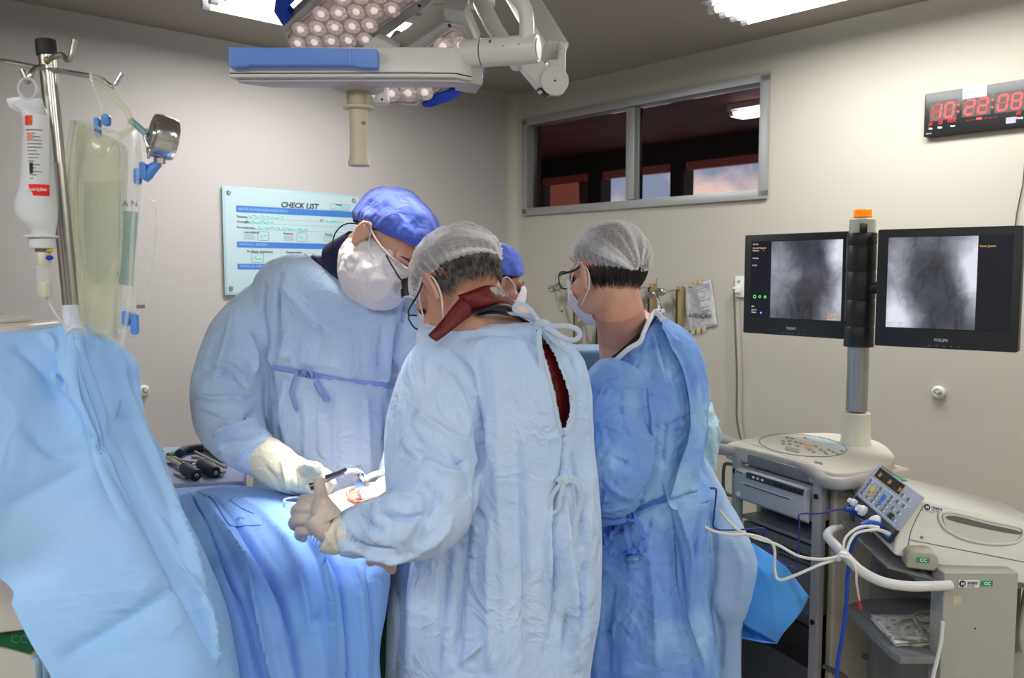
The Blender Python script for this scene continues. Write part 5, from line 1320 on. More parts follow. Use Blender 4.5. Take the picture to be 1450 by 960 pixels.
# ---------------------------------------------------------------- instrument table with tools
ZI = 1.09
def tray():
    t = thing('instrument_table', 'instrument table under a lilac blue cloth behind the operating drape', 'table', (P(285, 665, 2.3).x, 2.3, 0))
    e = [(190, 690), (190, 638), (345, 634), (350, 682), (255, 685)]
    p = [PZ(150, 688, ZI), PZ(190, 634, ZI), PZ(350, 630, ZI), PZ(345, 681, ZI)]
    g = MB(); g.prism(p, (0, 0, -.035)); part('cloth_top', g, mat('lilac_cloth', (.36, .42, .62), .85, bump=[('noise', 60, .2, .002)]), t, bev=.006, seg=3)
    c = sum(p, Vector()) / 4; q = [c + (v - c) * .97 for v in p]
    g = MB(); n = 60; rows = []
    per = []
    for k in range(n):
        f = k / n * 4; i = int(f); per.append(q[i].lerp(q[(i + 1) % 4], f - i))
    def sk(u, v):
        k = int(round(u * n)) % n; b = per[k]; o = (b - c); o.z = 0
        w = 1 + .035 * v * math.sin(k * 1.3) ; r = c + (b - c) * w; return Vector((r.x, r.y, ZI - .03 - v * .62))
    g.grid(sk, n, 10, closed_u=True); part('cloth_skirt', g, mat('lilac_cloth_shaded', (.15, .22, .42), .85), t, ang=80)  # same cloth as the top, its side shade put into a darker colour
    for k in range(4):
        b = c + (p[k] - c) * .85; g = MB(); g.cyl((b.x, b.y, 0), (b.x, b.y, ZI - .04), .014, n=12); part('leg', g, M_STEEL, t)
tray()
def tool(name, label, pts, rs, m, handle=None, cat='surgical tool', extra=None, h=.012):
    Q = [PZ(x, y, ZI + h) for x, y in pts]
    t = thing(name, label, cat, Q[0] - Vector((0, 0, h)), 0, 'tools on the instrument table')
    g = MB(); g.tube(sv(Q, 4), rs, 12); part('shaft', g, m, t)
    if handle:
        H = [PZ(x, y, ZI + .017) for x, y in handle]; g = MB(); L = (H[1] - H[0]).length
        g.lathe([(.009, 0), (.015, .004), (.0165, .012), (.0150, L * .5), (.0165, L - .012), (.014, L - .002), (.009, L), (.008, L - .003), (0, L - .003)], H[0], H[1] - H[0], 24); hh = part('handle', g, mat('dark_blue_rubber', (.018, .028, .055), .55), t)
        g = MB(); g.lathe([(.004, 0), (.006, .004), (.004, .005)], H[1], H[1] - H[0], 12); part('end_screw', g, M_STEEL, hh)
        g = MB(); g.lathe([(.007, -.012), (.011, -.010), (.011, -.002), (.007, 0)], H[0], H[1] - H[0], 16); part('collar', g, M_STEEL, t)
    return t
tool('drill_handpiece', 'dark blue gripped steel tool lying nearest on the lilac cloth', [(237, 648), (250, 655), (258, 661)], .0055, M_STEEL, [(261, 662), (278, 673)])
tool('drill_handpiece', 'dark blue gripped steel tool lying second from the front on the lilac cloth', [(243, 648), (262, 654), (278, 656)], .0055, M_STEEL, [(285, 657), (305, 669)])
tool('t_handle_tool', 'dark curved T-handled tool at the back of the lilac cloth', [(272, 648), (286, 650), (300, 660), (316, 670)], .0045, M_STEEL)
t_ = tool('curved_handle', 'dark blue curved handle lying behind the steel tools', [(254, 642), (262, 637), (275, 635), (288, 634)], .0125, mat('dark_blue_rubber', 0), h=.014)
tool('steel_rod', 'long thin steel rod lying along the back of the lilac cloth', [(276, 640), (296, 650), (320, 662)], .0045, M_STEEL)
tool('steel_rod', 'slim steel rod lying between the two dark blue grips', [(240, 651), (262, 663), (268, 666)], .0035, M_STEEL)
tool('steel_pin', 'short steel pin lying at the near edge of the lilac cloth', [(247, 670), (263, 677)], .0028, M_STEEL, h=.004)
tool('steel_clamp', 'small steel clamp lying between the tool handles', [(262, 656), (270, 660), (276, 657), (284, 660), (279, 663)], .0045, M_STEEL)
tool('steel_rod', 'steel rod with small tip lying next to the sterile box', [(300, 656), (318, 668)], .0035, M_STEEL)
tool('green_sleeve', 'green covered tool end at the far left of the lilac cloth', [(238, 645), (248, 642)], .008, mat('green_rubber', (.05, .25, .05), .5))
def sbox():
    a, b, c, d_ = PZ(287, 636, ZI), PZ(322, 655, ZI), PZ(352, 640, ZI), PZ(310, 628, ZI)
    t = thing('instrument_box', 'open dark metal box standing at the back of the lilac cloth', 'metal box', a)
    h = .052; m_ = mat('brown_steel', (.16, .14, .11), .35, .8)
    for p, q in ((a, b), (b, c), (c, d_), (d_, a)):
        n = (q - p).cross(Vector((0, 0, 1))).normalized() * .0025
        g = MB(); g.prism([p, q, q + n, p + n], (0, 0, h)); part('side', g, m_, t, smooth=False)
    g = MB(); g.prism([a, b, c, d_], (0, 0, .003)); part('bottom', g, m_, t, smooth=False)
    g = MB(); r = [PZ(306 + i * 3.2, 649 + i * 1.2 , ZI + .01) for i in range(4)]
sbox()
g = MB(); g.tube([PZ(307, 650, ZI + .006) + Vector((.004 * k, .0, .008 * abs(math.sin(k * 1.57)))) for k in range(8)], .0016, 6)
single('coil_spring', g, M_STEEL, 'small steel coil lying right of the rods', 'steel coil', 'tools on the instrument table')
# ================================================================ cloth and body sculpting helpers
def vnoise(Q, seed=0):
    """smooth value noise 0..1 at points Q (n,3)"""
    I = np.floor(Q).astype(np.int64); f = Q - I; f = f * f * (3 - 2 * f); out = np.zeros(len(Q))
    for dx in (0, 1):
        for dy in (0, 1):
            for dz in (0, 1):
                h = (I[:, 0] + dx) * 374761393 + (I[:, 1] + dy) * 668265263 + (I[:, 2] + dz) * 2147483647 + seed * 974711
                h = (h ^ (h >> 13)) * 1274126177; h = (h ^ (h >> 16)) & 0xffff
                w = (f[:, 0] if dx else 1 - f[:, 0]) * (f[:, 1] if dy else 1 - f[:, 1]) * (f[:, 2] if dz else 1 - f[:, 2])
                out += w * (h / 65535.0)
    return out
def ridged(Q, seed=0):
    return 1 - np.abs(2 * vnoise(Q, seed) - 1)
def frames(pts):
    T = [(pts[min(i + 1, len(pts) - 1)] - pts[max(i - 1, 0)]).normalized() for i in range(len(pts))]
    return T
def loft_rows(mb, rows, N=72, fold=None, samples=6, bottom_z=None):
    """rows of (cx, cy, half width px, tilt deg, d, half depth m[, yaw deg]) from top to bottom"""
    R = [tuple(r) + ((0,) if len(r) == 6 else ()) for r in rows]
    S = spline(R, samples); base = len(mb.v)
    for j, (cx, cy, hw, ti, d, b, yw) in enumerate(S):
        c = P(cx, cy, d); a = hw * d / FPX / (math.cos(PITCH) + (480 - cy) / FPX * math.sin(PITCH)) ** 1
        t = rad(ti); y = rad(yw)
        ux = Vector((math.cos(t), 0, -math.sin(t))); uy = Vector((0, 1, 0))
        if yw:
            m = Matrix.Rotation(y, 3, 'Z'); ux, uy = m @ ux, m @ uy
        for k in range(N):
            an = 2 * math.pi * k / N; ca, sa = math.cos(an), math.sin(an)
            e = .85; ca2 = math.copysign(abs(ca) ** e, ca); sa2 = math.copysign(abs(sa) ** e, sa)
            f = 1 + (fold(an, j / (len(S) - 1), c.z) if fold else 0)
            mb.v.append(tuple(c + ux * a * ca2 * f + uy * b * sa2 * f))
    n = len(S)
    for j in range(n - 1):
        for k in range(N):
            k2 = (k + 1) % N; mb.f.append((base + j * N + k, base + (j + 1) * N + k, base + (j + 1) * N + k2, base + j * N + k2))
    mb.f.append(tuple(base + k for k in range(N))); mb.f.append(tuple(base + (n - 1) * N + k for k in reversed(range(N))))
    return mb
def loft_path(mb, pts, N=28, samples=6, flat=1.0, fold=None):
    """pts = (px, py, d, r) swept sleeve"""
    S = spline(pts, samples); C = [P(s[0], s[1], s[2]) for s in S]; rs = [s[3] for s in S]
    if fold: rs = [r * (1 + fold(i / (len(rs) - 1))) for i, r in enumerate(rs)]
    return mb.tube(C, rs, N, flat=flat)
def fuse(mb, voxel=.006, smooth=2):
    me = bpy.data.meshes.new('tmp'); me.from_pydata(mb.v, [], mb.f)
    bm = bmesh.new(); bm.from_mesh(me); bmesh.ops.recalc_face_normals(bm, faces=bm.faces); bm.to_mesh(me); bm.free()
    o = bpy.data.objects.new('tmp', me); COL.objects.link(o)
    k = o.modifiers.new('r', 'REMESH'); k.mode = 'VOXEL'; k.voxel_size = voxel; k.use_smooth_shade = True
    if smooth:
        k = o.modifiers.new('s', 'SMOOTH'); k.factor = .5; k.iterations = smooth
    dg = bpy.context.evaluated_depsgraph_get(); e = bpy.data.meshes.new_from_object(o.evaluated_get(dg))
    n = len(e.vertices); V = np.empty(n * 3, np.float32); e.vertices.foreach_get('co', V)
    F = np.empty(len(e.loops), np.int32); e.loops.foreach_get('vertex_index', F)
    bpy.data.objects.remove(o); bpy.data.meshes.remove(me); bpy.data.meshes.remove(e)
    return V.reshape(-1, 3).astype(float), F.reshape(-1, 4)
STROKE = 3.1
class Cloth:
    def __init__(s, V, F):
        s.V = V; s.F = F; s.norm(); s.bvh()
    @classmethod
    def grid(cls, pts, nu, nv):
        """control net pts[row][col] of (px,py,d); bicubic surface"""
        rows = [np.array(spline([tuple(P(*c)) for c in r], 24)) for r in pts]
        m = len(rows[0]); cols = np.array([spline([tuple(r[i]) for r in rows], 24) for i in range(0, m)])   # (m, n, 3)
        A = cols; ui = np.linspace(0, A.shape[0] - 1, nu); vi = np.linspace(0, A.shape[1] - 1, nv)
        u0 = np.minimum(ui.astype(int), A.shape[0] - 2); uf = (ui - u0)[:, None, None]; v0 = np.minimum(vi.astype(int), A.shape[1] - 2); vf = (vi - v0)[None, :, None]
        G = (A[u0][:, v0] * (1 - uf) + A[u0 + 1][:, v0] * uf) * (1 - vf) + (A[u0][:, v0 + 1] * (1 - uf) + A[u0 + 1][:, v0 + 1] * uf) * vf
        V = G.reshape(-1, 3); idx = np.arange(nu * nv).reshape(nu, nv)
        F = np.stack([idx[:-1, :-1], idx[1:, :-1], idx[1:, 1:], idx[:-1, 1:]], -1).reshape(-1, 4)
        return cls(V, F)
    def norm(s):
        a, b, c, d = (s.V[s.F[:, i]] for i in range(4)); n = np.cross(c - a, d - b)
        N = np.zeros_like(s.V)
        for i in range(4): np.add.at(N, s.F[:, i], n)
        s.N = N / np.maximum(np.linalg.norm(N, axis=1, keepdims=True), 1e-12)
    def bvh(s):
        s.B = BVHTree.FromPolygons([tuple(v) for v in s.V], [tuple(f) for f in s.F.tolist()])
    def hit(s, px, py):
        r = ray(px, py).normalized(); h = s.B.ray_cast(Vector((0, 0, CAMZ)), r)
        return (h[0], h[1]) if h[0] is not None else (None, None)
    def path(s, pts, n=7, off=0.0):
        out = []; last = None
        for q in spline(pts, n):
            h, nn = s.hit(q[0], q[1])
            if h is None: continue
            if nn.dot(ray(q[0], q[1])) > 0: nn = -nn
            out.append(h + nn * off)
        return out
    def stroke(s, pts, amp, w, skew=1.0, taper=True, up=None):
        """ridge (amp>0) or groove along the surface under the pixels; skew<1 sharpens one side"""
        w = w * .85; L = s.path(pts, 5)
        if len(L) < 2: return
        Lp = np.array([tuple(p) for p in L]); lo = Lp.min(0) - 3.5 * w; hi = Lp.max(0) + 3.5 * w
        m = np.all((s.V > lo) & (s.V < hi), axis=1); ids = np.nonzero(m)[0]
        if not len(ids): return
        Q = s.V[ids]; best = np.full(len(ids), 1e9); tt = np.zeros(len(ids)); side = np.zeros(len(ids)); nseg = len(Lp) - 1
        Nn = s.N[ids]
        for i in range(nseg):
            a, b = Lp[i], Lp[i + 1]; ab = b - a; l2 = ab @ ab
            if l2 < 1e-10 or l2 > .02: continue
            t = np.clip(((Q - a) @ ab) / l2, 0, 1); dv = Q - (a + t[:, None] * ab); dd = np.linalg.norm(dv, axis=1)
            k = dd < best; best[k] = dd[k]; tt[k] = (i + t[k]) / nseg
            sg = np.einsum('ij,ij->i', np.cross(np.broadcast_to(ab, dv.shape), dv), Nn); side[k] = np.sign(sg[k])
        ww = np.where(side > 0, w * skew, w)
        fall = .45 * np.exp(-(best / ww) ** 2) + .65 * np.exp(-1.9 * best / ww)
        if taper: fall = fall * np.sin(np.pi * np.clip(tt, .0, 1)) ** .5
        s.V[ids] += Nn * (amp * STROKE * fall)[:, None]
    def strokes(s, L):
        for a in L: s.stroke(*a)
        s.norm()
    def crease(s, pts, amp, w):
        """sharp tent-like fold line"""
        L = s.path(pts, 5)
        if len(L) < 2: return
        Lp = np.array([tuple(p) for p in L]); lo = Lp.min(0) - 4 * w; hi = Lp.max(0) + 4 * w
        ids = np.nonzero(np.all((s.V > lo) & (s.V < hi), axis=1))[0]
        if not len(ids): return
        Q = s.V[ids]; best = np.full(len(ids), 1e9); tt = np.zeros(len(ids))
        for i in range(len(Lp) - 1):
            a, b = Lp[i], Lp[i + 1]; ab = b - a; l2 = ab @ ab
            if l2 < 1e-10: continue
            t = np.clip(((Q - a) @ ab) / l2, 0, 1); dd = np.linalg.norm(Q - (a + t[:, None] * ab), axis=1); k = dd < best; best[k] = dd[k]; tt[k] = (i + t[k]) / (len(Lp) - 1)
        s.V[ids] += s.N[ids] * (amp * np.exp(-best / w) * np.clip(np.minimum(tt, 1 - tt) * 8, 0, 1))[:, None]
    def wrinkle(s, amp, sx, sy, sz, seed=0, power=2.0, mask=None):
        r = ridged(s.V * np.array([sx, sy, sz]) + 31.7 + .6 * np.stack([vnoise(s.V * 6, seed + 5)] * 3, 1), seed) ** power - .35
        a = amp * r
        if mask is not None: a = a * mask
        s.V += s.N * a[:, None]; s.norm()
    def undulate(s, amp, sx, sy, sz, seed=0, mask=None):
        a = amp * (vnoise(s.V * np.array([sx, sy, sz]) + 11.3, seed) - .5) * 2
        if mask is not None: a = a * mask
        s.V += s.N * a[:, None]; s.norm()
    def proj(s):
        c, sn = math.cos(PITCH), math.sin(PITCH); X, Y, Z = s.V[:, 0], s.V[:, 1], s.V[:, 2] - CAMZ
        f = Y * c - Z * sn; u = Y * sn + Z * c
        return 725 + FPX * X / f, 480 - FPX * u / f
    def cut(s, poly, front=True, dmax=None):
        """open the cloth where it lies under a pixel polygon (camera-facing side, nearer than dmax)"""
        x, y = s.proj(); poly = np.array(poly, float); ins = np.zeros(len(x), bool); n = len(poly)
        for i in range(n):
            a, b = poly[i], poly[(i + 1) % n]
            if a[1] == b[1]: continue
            c = ((a[1] > y) != (b[1] > y)) & (x < (b[0] - a[0]) * (y - a[1]) / (b[1] - a[1]) + a[0]); ins ^= c
        view = s.V - np.array([0, 0, CAMZ]); fr = np.einsum('ij,ij->i', view, s.N) < 0
        k = ins & fr
        if dmax: k &= s.V[:, 1] < dmax
        s.F = s.F[~np.all(k[s.F], axis=1)]
    def cut_if(s, fn):
        k = fn(s.V); s.F = s.F[~np.any(k[s.F], axis=1)]
    def build(s, name, m, parent=None, solid=0.0, label=None, attr=None):
        used = np.unique(s.F); mp = -np.ones(len(s.V), int); mp[used] = np.arange(len(used)); V = s.V[used]; F = mp[s.F]
        me = bpy.data.meshes.new(name)
        me.vertices.add(len(V)); me.vertices.foreach_set('co', V.astype(np.float32).ravel())
        me.loops.add(F.size); me.loops.foreach_set('vertex_index', F.astype(np.int32).ravel())
        me.polygons.add(len(F)); me.polygons.foreach_set('loop_start', np.arange(0, F.size, 4, dtype=np.int32)); me.polygons.foreach_set('loop_total', np.full(len(F), 4, np.int32))
        me.update(calc_edges=True); me.validate()
        if attr is not None:
            at = me.attributes.new('crease', 'FLOAT', 'POINT'); at.data.foreach_set('value', attr[used].astype(np.float32))
        if parent is not None: me.transform(rootm(parent).inverted())
        me.shade_smooth(); me.materials.append(m)
        o = bpy.data.objects.new(name, me); COL.objects.link(o)
        if parent is not None: o.parent = parent
        if solid:
            k = o.modifiers.new('solid', 'SOLIDIFY'); k.thickness = solid; k.offset = -1
        props(o, label=label); return o
    def tie(s, pts, r, off, name, m, parent, flat=.35, n=7):
        L = s.path(pts, n, off)
        g = MB(); g.tube(L, r, 10, flat=flat, hint=Vector((0, 1, 0))); return part(name, g, m, parent)

# ---------------------------------------------------------------- cloth materials
def fabric(name, col, col2=None, bump=(), rough=.85, sheen=.25, var=(5, .4, .62), trl=0.0):
    return mat(name, col, rough, sheen=sheen, spec=.25, var=(var[0], col2 or col, var[1], var[2]), bump=list(bump))
M_GOWN = fabric('cotton_gown_pale_blue', (.47, .63, .86), (.52, .67, .88), [('ridge', 7, .5, .020), ('ridge', 26, .35, .004), ('noise', 900, .12, .0006)])
M_GOWN2 = fabric('cotton_gown_washed_blue', (.50, .66, .93), (.56, .71, .94), [('ridge', 7, .6, .022), ('ridge', 24, .4, .005), ('noise', 900, .12, .0006)])
M_NONW = fabric('nonwoven_gown_blue', (.19, .38, .83), (.34, .60, .90), [('crumple', 13, .45, .022), ('ridge', 12, .35, .010), ('noise', 500, .1, .0006)], .7, .1, (4.5, .50, .66))
M_DRAPE = fabric('drape_blue', (.32, .57, .92), (.37, .61, .93), [('ridge', 5, .5, .02), ('noise', 700, .12, .0006)], .8, .15)
M_DRAPE2 = fabric('table_drape_blue', (.17, .37, .84), (.22, .43, .86), [('ridge', 6, .4, .014), ('noise', 700, .12, .0006)], .8, .15)
M_TEAL = fabric('pale_teal_gown', (.36, .58, .66), (.42, .62, .70), [('ridge', 14, .5, .010)])
M_PALED = fabric('pale_blue_drape', (.33, .50, .76), (.38, .55, .78), [('ridge', 9, .3, .008)])
M_FOLD = fabric('mid_blue_drape', (.055, .27, .74), (.07, .32, .78), [('noise', 700, .1, .0006)], .75)
M_GLOVE = mat('latex_glove', (.74, .68, .60), .42, sss=.15, bump=[('ridge', 60, .35, .002), ('noise', 25, .3, .003)])
M_GLOVEC = mat('latex_glove_cuff', (.74, .72, .58), .42, sss=.1, bump=[('ridge', 50, .6, .003)])
M_SKIN = mat('skin', (.62, .34, .235), .5, sss=.18, var=(9, (.58, .28, .19), .45, .65), bump=[('noise', 220, .1, .0008)])
M_SKINF = mat('skin_fair', (.66, .37, .27), .5, sss=.18, var=(9, (.62, .29, .20), .42, .62), bump=[('noise', 220, .1, .0008)])
M_SKIND = mat('skin_tan', (.40, .20, .12), .5, sss=.15, bump=[('noise', 220, .1, .0008)])
M_MASK = mat('mask_white', (.78, .76, .80), .8, bump=[('ridge', 40, .25, .002)])
M_CAPB = fabric('cap_blue', (.095, .155, .62), (.11, .18, .66), [('ridge', 30, .5, .004), ('noise', 800, .1, .0005)])
M_HAIRG = mat('hair_grey', (.14, .13, .125), .45, var=(90, (.045, .042, .04), .4, .6), bump=[('noise', 260, .8, .003, (1, 1, .16))])
M_HAIRD = mat('hair_dark', (.022, .015, .012), .42, bump=[('noise', 260, .8, .003, (1, 1, .16))])
M_NAVY = mat('navy_apron', (.012, .012, .055), .5, bump=[('noise', 60, .2, .002)])
M_RED = mat('dark_red_weave', (.16, .010, .012), .42, var=(5, (.11, .007, .010), .4, .6), bump=[('noise', 260, .9, .002)])
M_BLKTR = mat('black_trim', (.010, .010, .012), .5)
def bouffant_mat():
    m = bpy.data.materials.new('sheer_bouffant'); m.use_nodes = True; n, l = m.node_tree.nodes, m.node_tree.links; b = n['Principled BSDF']
    b.inputs['Base Color'].default_value = (.80, .80, .82, 1); b.inputs['Roughness'].default_value = .8; b.inputs['Sheen Weight'].default_value = .3
    at = n.new('ShaderNodeAttribute'); at.attribute_name = 'crease'
    tc = n.new('ShaderNodeTexCoord'); nz = n.new('ShaderNodeTexNoise'); nz.inputs['Scale'].default_value = 170; nz.inputs['Detail'].default_value = 5; nz.inputs['Distortion'].default_value = 1.5
    l.new(tc.outputs['Object'], nz.inputs['Vector'])
    a = n.new('ShaderNodeMath'); a.operation = 'MULTIPLY_ADD'; a.inputs[1].default_value = .60; a.inputs[2].default_value = .06; l.new(nz.outputs['Fac'], a.inputs[0])
    c = n.new('ShaderNodeMath'); c.operation = 'ADD'; c.use_clamp = True; l.new(a.outputs[0], c.inputs[0]); l.new(at.outputs['Fac'], c.inputs[1]); l.new(c.outputs[0], b.inputs['Alpha'])
    return m
M_BOUF = bouffant_mat()

# ---------------------------------------------------------------- heads
def head_frame(c, fwd, up):
    y = Vector(fwd).normalized(); u = Vector(up); x = y.cross(u).normalized(); z = x.cross(y)
    return Matrix(((x.x, y.x, z.x, c.x), (x.y, y.y, z.y, c.y), (x.z, y.z, z.z, c.z), (0, 0, 0, 1)))
def head_mb(mb, H, s=1.0, chin=1.0):
    h = MB()
    h.ball((0, -.014, .035), (.077, .096, .088)); h.ball((0, .022, -.030), (.062, .068, .088)); h.ball((0, .030, -.078), (.048, .052, .036)); h.ball((0, .060, -.100), (.024, .022, .017))
    h.tube([(0, .086, .012), (0, .100, -.012), (0, .108, -.034)], [.009, .0115, .015], 12); h.ball((.012, .097, -.038), .010); h.ball((-.012, .097, -.038), .010)
    h.tube([(-.050, .062, .020), (-.028, .083, .025), (0, .084, .018), (.028, .083, .025), (.050, .062, .020)], .0115, 10)
    for sx in (-1, 1):
        h.ball((sx * .036, .056, -.026), (.026, .030, .026)); h.ball((sx * .040, .012, -.058), (.026, .055, .036))
        # ear: flattened bowl with a raised rim and lobe
        ec = Vector((sx * .086, -.014, -.004)); A = Matrix.Rotation(sx * .45, 4, 'Z')
        e = MB(); e.ball((0, 0, 0), (.0055, .014, .026), nu=16, nv=12)
        e.tube([(0, .008 * 1.1, -.012), (.004 * sx, .013, .006), (.006 * sx, .010, .024), (.006 * sx, -.003, .031), (.007 * sx, -.015, .024), (.007 * sx, -.018, .006), (.005 * sx, -.012, -.012), (.003 * sx, -.002, -.026), (0, .007, -.028)], [.003, .0032, .0036, .0042, .0045, .0042, .0045, .0065, .0055], 10)
        e.tube([(.003 * sx, -.007, .015), (.005 * sx, -.009, .0), (.003 * sx, -.002, -.012)], .003, 8)
        h.add([ec + A.to_3x3() @ (Vector(v)) for v in e.v], e.f)
    h.tube([(-.020, .093, -.062), (0, .099, -.060), (.020, .093, -.062)], [.004, .006, .004], 8); h.tube([(-.017, .090, -.070), (0, .096, -.071), (.017, .090, -.070)], [.004, .0065, .004], 8)
    mb.add([H @ (Vector(v) * s) for v in h.v], h.f)
def place_head(ear_px, d, fwd, up, sx):
    H = head_frame(Vector((0, 0, 0)), fwd, up)
    return head_frame(P(ear_px[0], ear_px[1], d) - H @ Vector((sx * .086, -.014, -.004)), fwd, up)
def head_local(H, s=1.0): return lambda x, y, z: H @ (Vector((x, y, z)) * s)
def shell(H, rim, radii=(.090, .110, .100), c0=(0, -.014, .030), nphi=150, nt=56, ripple=.0, puff=.0, gather=None, noise_amp=.003, seed=1, rim_pull=.012, s=1.0, tilt=0.0):
    """star-shaped cloth shell over the skull; rim(phi) gives the polar angle in degrees where it ends (phi 90 = face, -90 = back)"""
    c0 = Vector(c0); V = []; T = []
    rx, ry, rz = radii; K = None
    if gather is not None: gphi, gth = rad(gather[0]), rad(gather[1]); K = np.array([math.sin(gth) * math.cos(gphi), math.sin(gth) * math.sin(gphi), math.cos(gth)])
    cr = []
    for j in range(nt):
        t = (j / (nt - 1)) ** .9
        for i in range(nphi):
            ph = 2 * math.pi * i / nphi; th = rad(rim(math.degrees(ph) if ph <= math.pi else math.degrees(ph) - 360)) * t
            d = np.array([math.sin(th) * math.cos(ph), math.sin(th) * math.sin(ph), math.cos(th)])
            r = 1 / math.sqrt((d[0] / rx) ** 2 + (d[1] / ry) ** 2 + (d[2] / rz) ** 2)
            r += puff * math.sin(math.pi * min(1, t * 1.02)) ** .7 * (1 - .55 * max(0, d[1]))
            r -= rim_pull * max(0, (t - .86) / .14) ** 2
            c = 0.0
            if ripple:
                q = math.sin(ph * 37 + 2 * math.sin(ph * 3)) * .6 + math.sin(ph * 61 + 1.3) * .4
                k = max(0, (t - .62) / .38) ** 1.6; r += ripple * q * k; c += .30 * k * max(0, q)
            if K is not None:
                ax = np.array([0, 0, 1.]) - K * K[2]; ax /= np.linalg.norm(ax); bx = np.cross(K, ax); dk = math.acos(max(-1, min(1, float(d @ K))))
                an = math.atan2(float(d @ bx), float(d @ ax)); q = max(0, math.sin(an * 9 + 1.5 * math.sin(an * 4))) ** 4 + .7 * max(0, math.sin(an * 17 + 1)) ** 5
                k = math.exp(-(dk / .95) ** 2); r += .0065 * q * k * min(1, dk / .15); c += .85 * q * k + 1.2 * math.exp(-(dk / .10) ** 2)
            V.append(d * r); T.append(t); cr.append(c)
    V = np.array(V); r0 = np.linalg.norm(V, axis=1, keepdims=True); V = V * (1 + noise_amp * (vnoise(V * 45 + seed * 7, seed) - .5)[:, None] * 2 / r0) + (V / r0) * (noise_amp * .8 * (ridged(V * 28 + seed, seed + 3) ** 3))[:, None]
    W = np.array([tuple(H @ ((Vector(v) + c0) * s)) for v in V])
    idx = np.arange(nt * nphi).reshape(nt, nphi); nx = np.roll(idx, -1, axis=1)
    F = np.stack([idx[:-1], idx[1:], nx[1:], nx[:-1]], -1).reshape(-1, 4)
    c = Cloth(W, F); cr = np.array(cr); T = np.array(T); c.attr = np.clip(cr + .5 * np.clip((T - .965) / .035, 0, 1), 0, 1)
    return c
def rimf(front, side, back):
    """polar angle of the rim at the face, over the ear and at the nape"""
    def f(p):
        a = math.sin(rad(p))
        return side + (front - side) * max(0, a) ** 1.2 if a > 0 else side + (back - side) * max(0, -a) ** 1.1
    return f
def patch(H, pole, ang_x, ang_y, radii, c0, nu=40, nv=40, s=1.0, seed=1, amp=.002, puff=0.0, pleats=0):
    """mask-like patch around a pole direction in the head frame"""
    pz = Vector(pole).normalized(); px_ = Vector((1, 0, 0)); py_ = pz.cross(px_).normalized(); V = []
    rx, ry, rz = radii
    for j in range(nv):
        for i in range(nu):
            a = (i / (nu - 1) * 2 - 1); b = (j / (nv - 1) * 2 - 1)
            k = 1 - .18 * abs(a) ** 3 * 1; A = rad(ang_x) * a; Bn = rad(ang_y) * b * k
            d = (pz + px_ * math.tan(A * .62) * 1.0 + py_ * math.tan(Bn * .62)).normalized() if abs(A) < 1.4 else pz
            d = (Matrix.Rotation(-A, 3, py_) @ (Matrix.Rotation(Bn, 3, px_) @ pz))
            r = 1 / math.sqrt((d.x / rx) ** 2 + (d.y / ry) ** 2 + (d.z / rz) ** 2) + puff * (1 - a * a) * (1 - b * b) + (.0012 * math.sin(b * 3.14 * pleats) if pleats else 0)
            V.append(tuple(Vector(d) * r + Vector(c0)))
    V = np.array(V); V += (amp * (vnoise(V * 60, seed) - .5) * 2)[:, None] * (V - np.array(c0)) / .09
    W = np.array([tuple(H @ (Vector(v) * s)) for v in V]); idx = np.arange(nu * nv).reshape(nv, nu)
    F = np.stack([idx[:-1, :-1], idx[:-1, 1:], idx[1:, 1:], idx[1:, :-1]], -1).reshape(-1, 4)
    return Cloth(W, F)
def strands(H, m, parent, n, phis, th0, th1, ln, seed, radii=(.083, .102, .094), c0=(0, -.014, .030), name='hair_strands'):
    rnd = random.Random(seed); g = MB(); c0 = Vector(c0)
    for k in range(n):
        ph = rad(rnd.uniform(*phis)); th = rad(rnd.uniform(th0, th1)); L = ln * rnd.uniform(.6, 1.2)
        def pt(t_):
            d = Vector((math.sin(t_) * math.cos(ph), math.sin(t_) * math.sin(ph), math.cos(t_))); r = 1 / math.sqrt((d.x / radii[0]) ** 2 + (d.y / radii[1]) ** 2 + (d.z / radii[2]) ** 2); return c0 + d * r
        q = [H @ pt(th + L / .09 * f) for f in (0, .35, .7, 1)]; jit = Vector((rnd.uniform(-1, 1), rnd.uniform(-1, 1), 0)) * .003
        g.tube([q[0], q[1] + jit * .3, q[2] + jit * .7, q[3] + jit], [.0008, .0008, .0005, .0002], 3)
    o = part(name, g, m, parent); o['kind'] = 'stuff'; return o
def glasses(H, t, m, tint=None, w=.034, h=.020, y=.108, z=.004, temples=(-1, 1)):
    L = head_local(H); fr = []
    for sx in (-1, 1):
        ring = []
        for k in range(24):
            a = 2 * math.pi * k / 24; ca, sa = math.cos(a), math.sin(a)
            ring.append(L(sx * .034 + w * .78 * math.copysign(abs(ca) ** .6, ca), y - .006 - .18 * abs(.034 * sx + w * .7 * ca - 0) ** 1.0 * .5, z + h * math.copysign(abs(sa) ** .7, sa)))
        g = MB(); g.tube(ring, .0018, 8, closed=True); fr.append(g)
    gl = part('glasses_rim', fr[0], m, t); 
    g2 = part('glasses_rim', fr[1], m, t)
    for sx, par in ((-1, gl), (1, g2)):
        c = L(sx * .034, y - .010, z); g = MB(); g.ball(c, (.0, .0, .0)) if False else None
    g = MB(); g.tube([L(-.010, y - .004, z + .006), L(0, y, z + .009), L(.010, y - .004, z + .006)], .0016, 8); part('glasses_bridge', g, m, t)
    for sx in temples:
        g = MB(); g.tube(sv([L(sx * .062, y - .018, z + .010), L(sx * .074, y - .035, z + .012), L(sx * .083, .03, z + .012), L(sx * .086, -.012, z + .020), L(sx * .084, -.028, z + .002)], 4), .0019, 8, flat=1.6); part('glasses_temple', g, m, t)
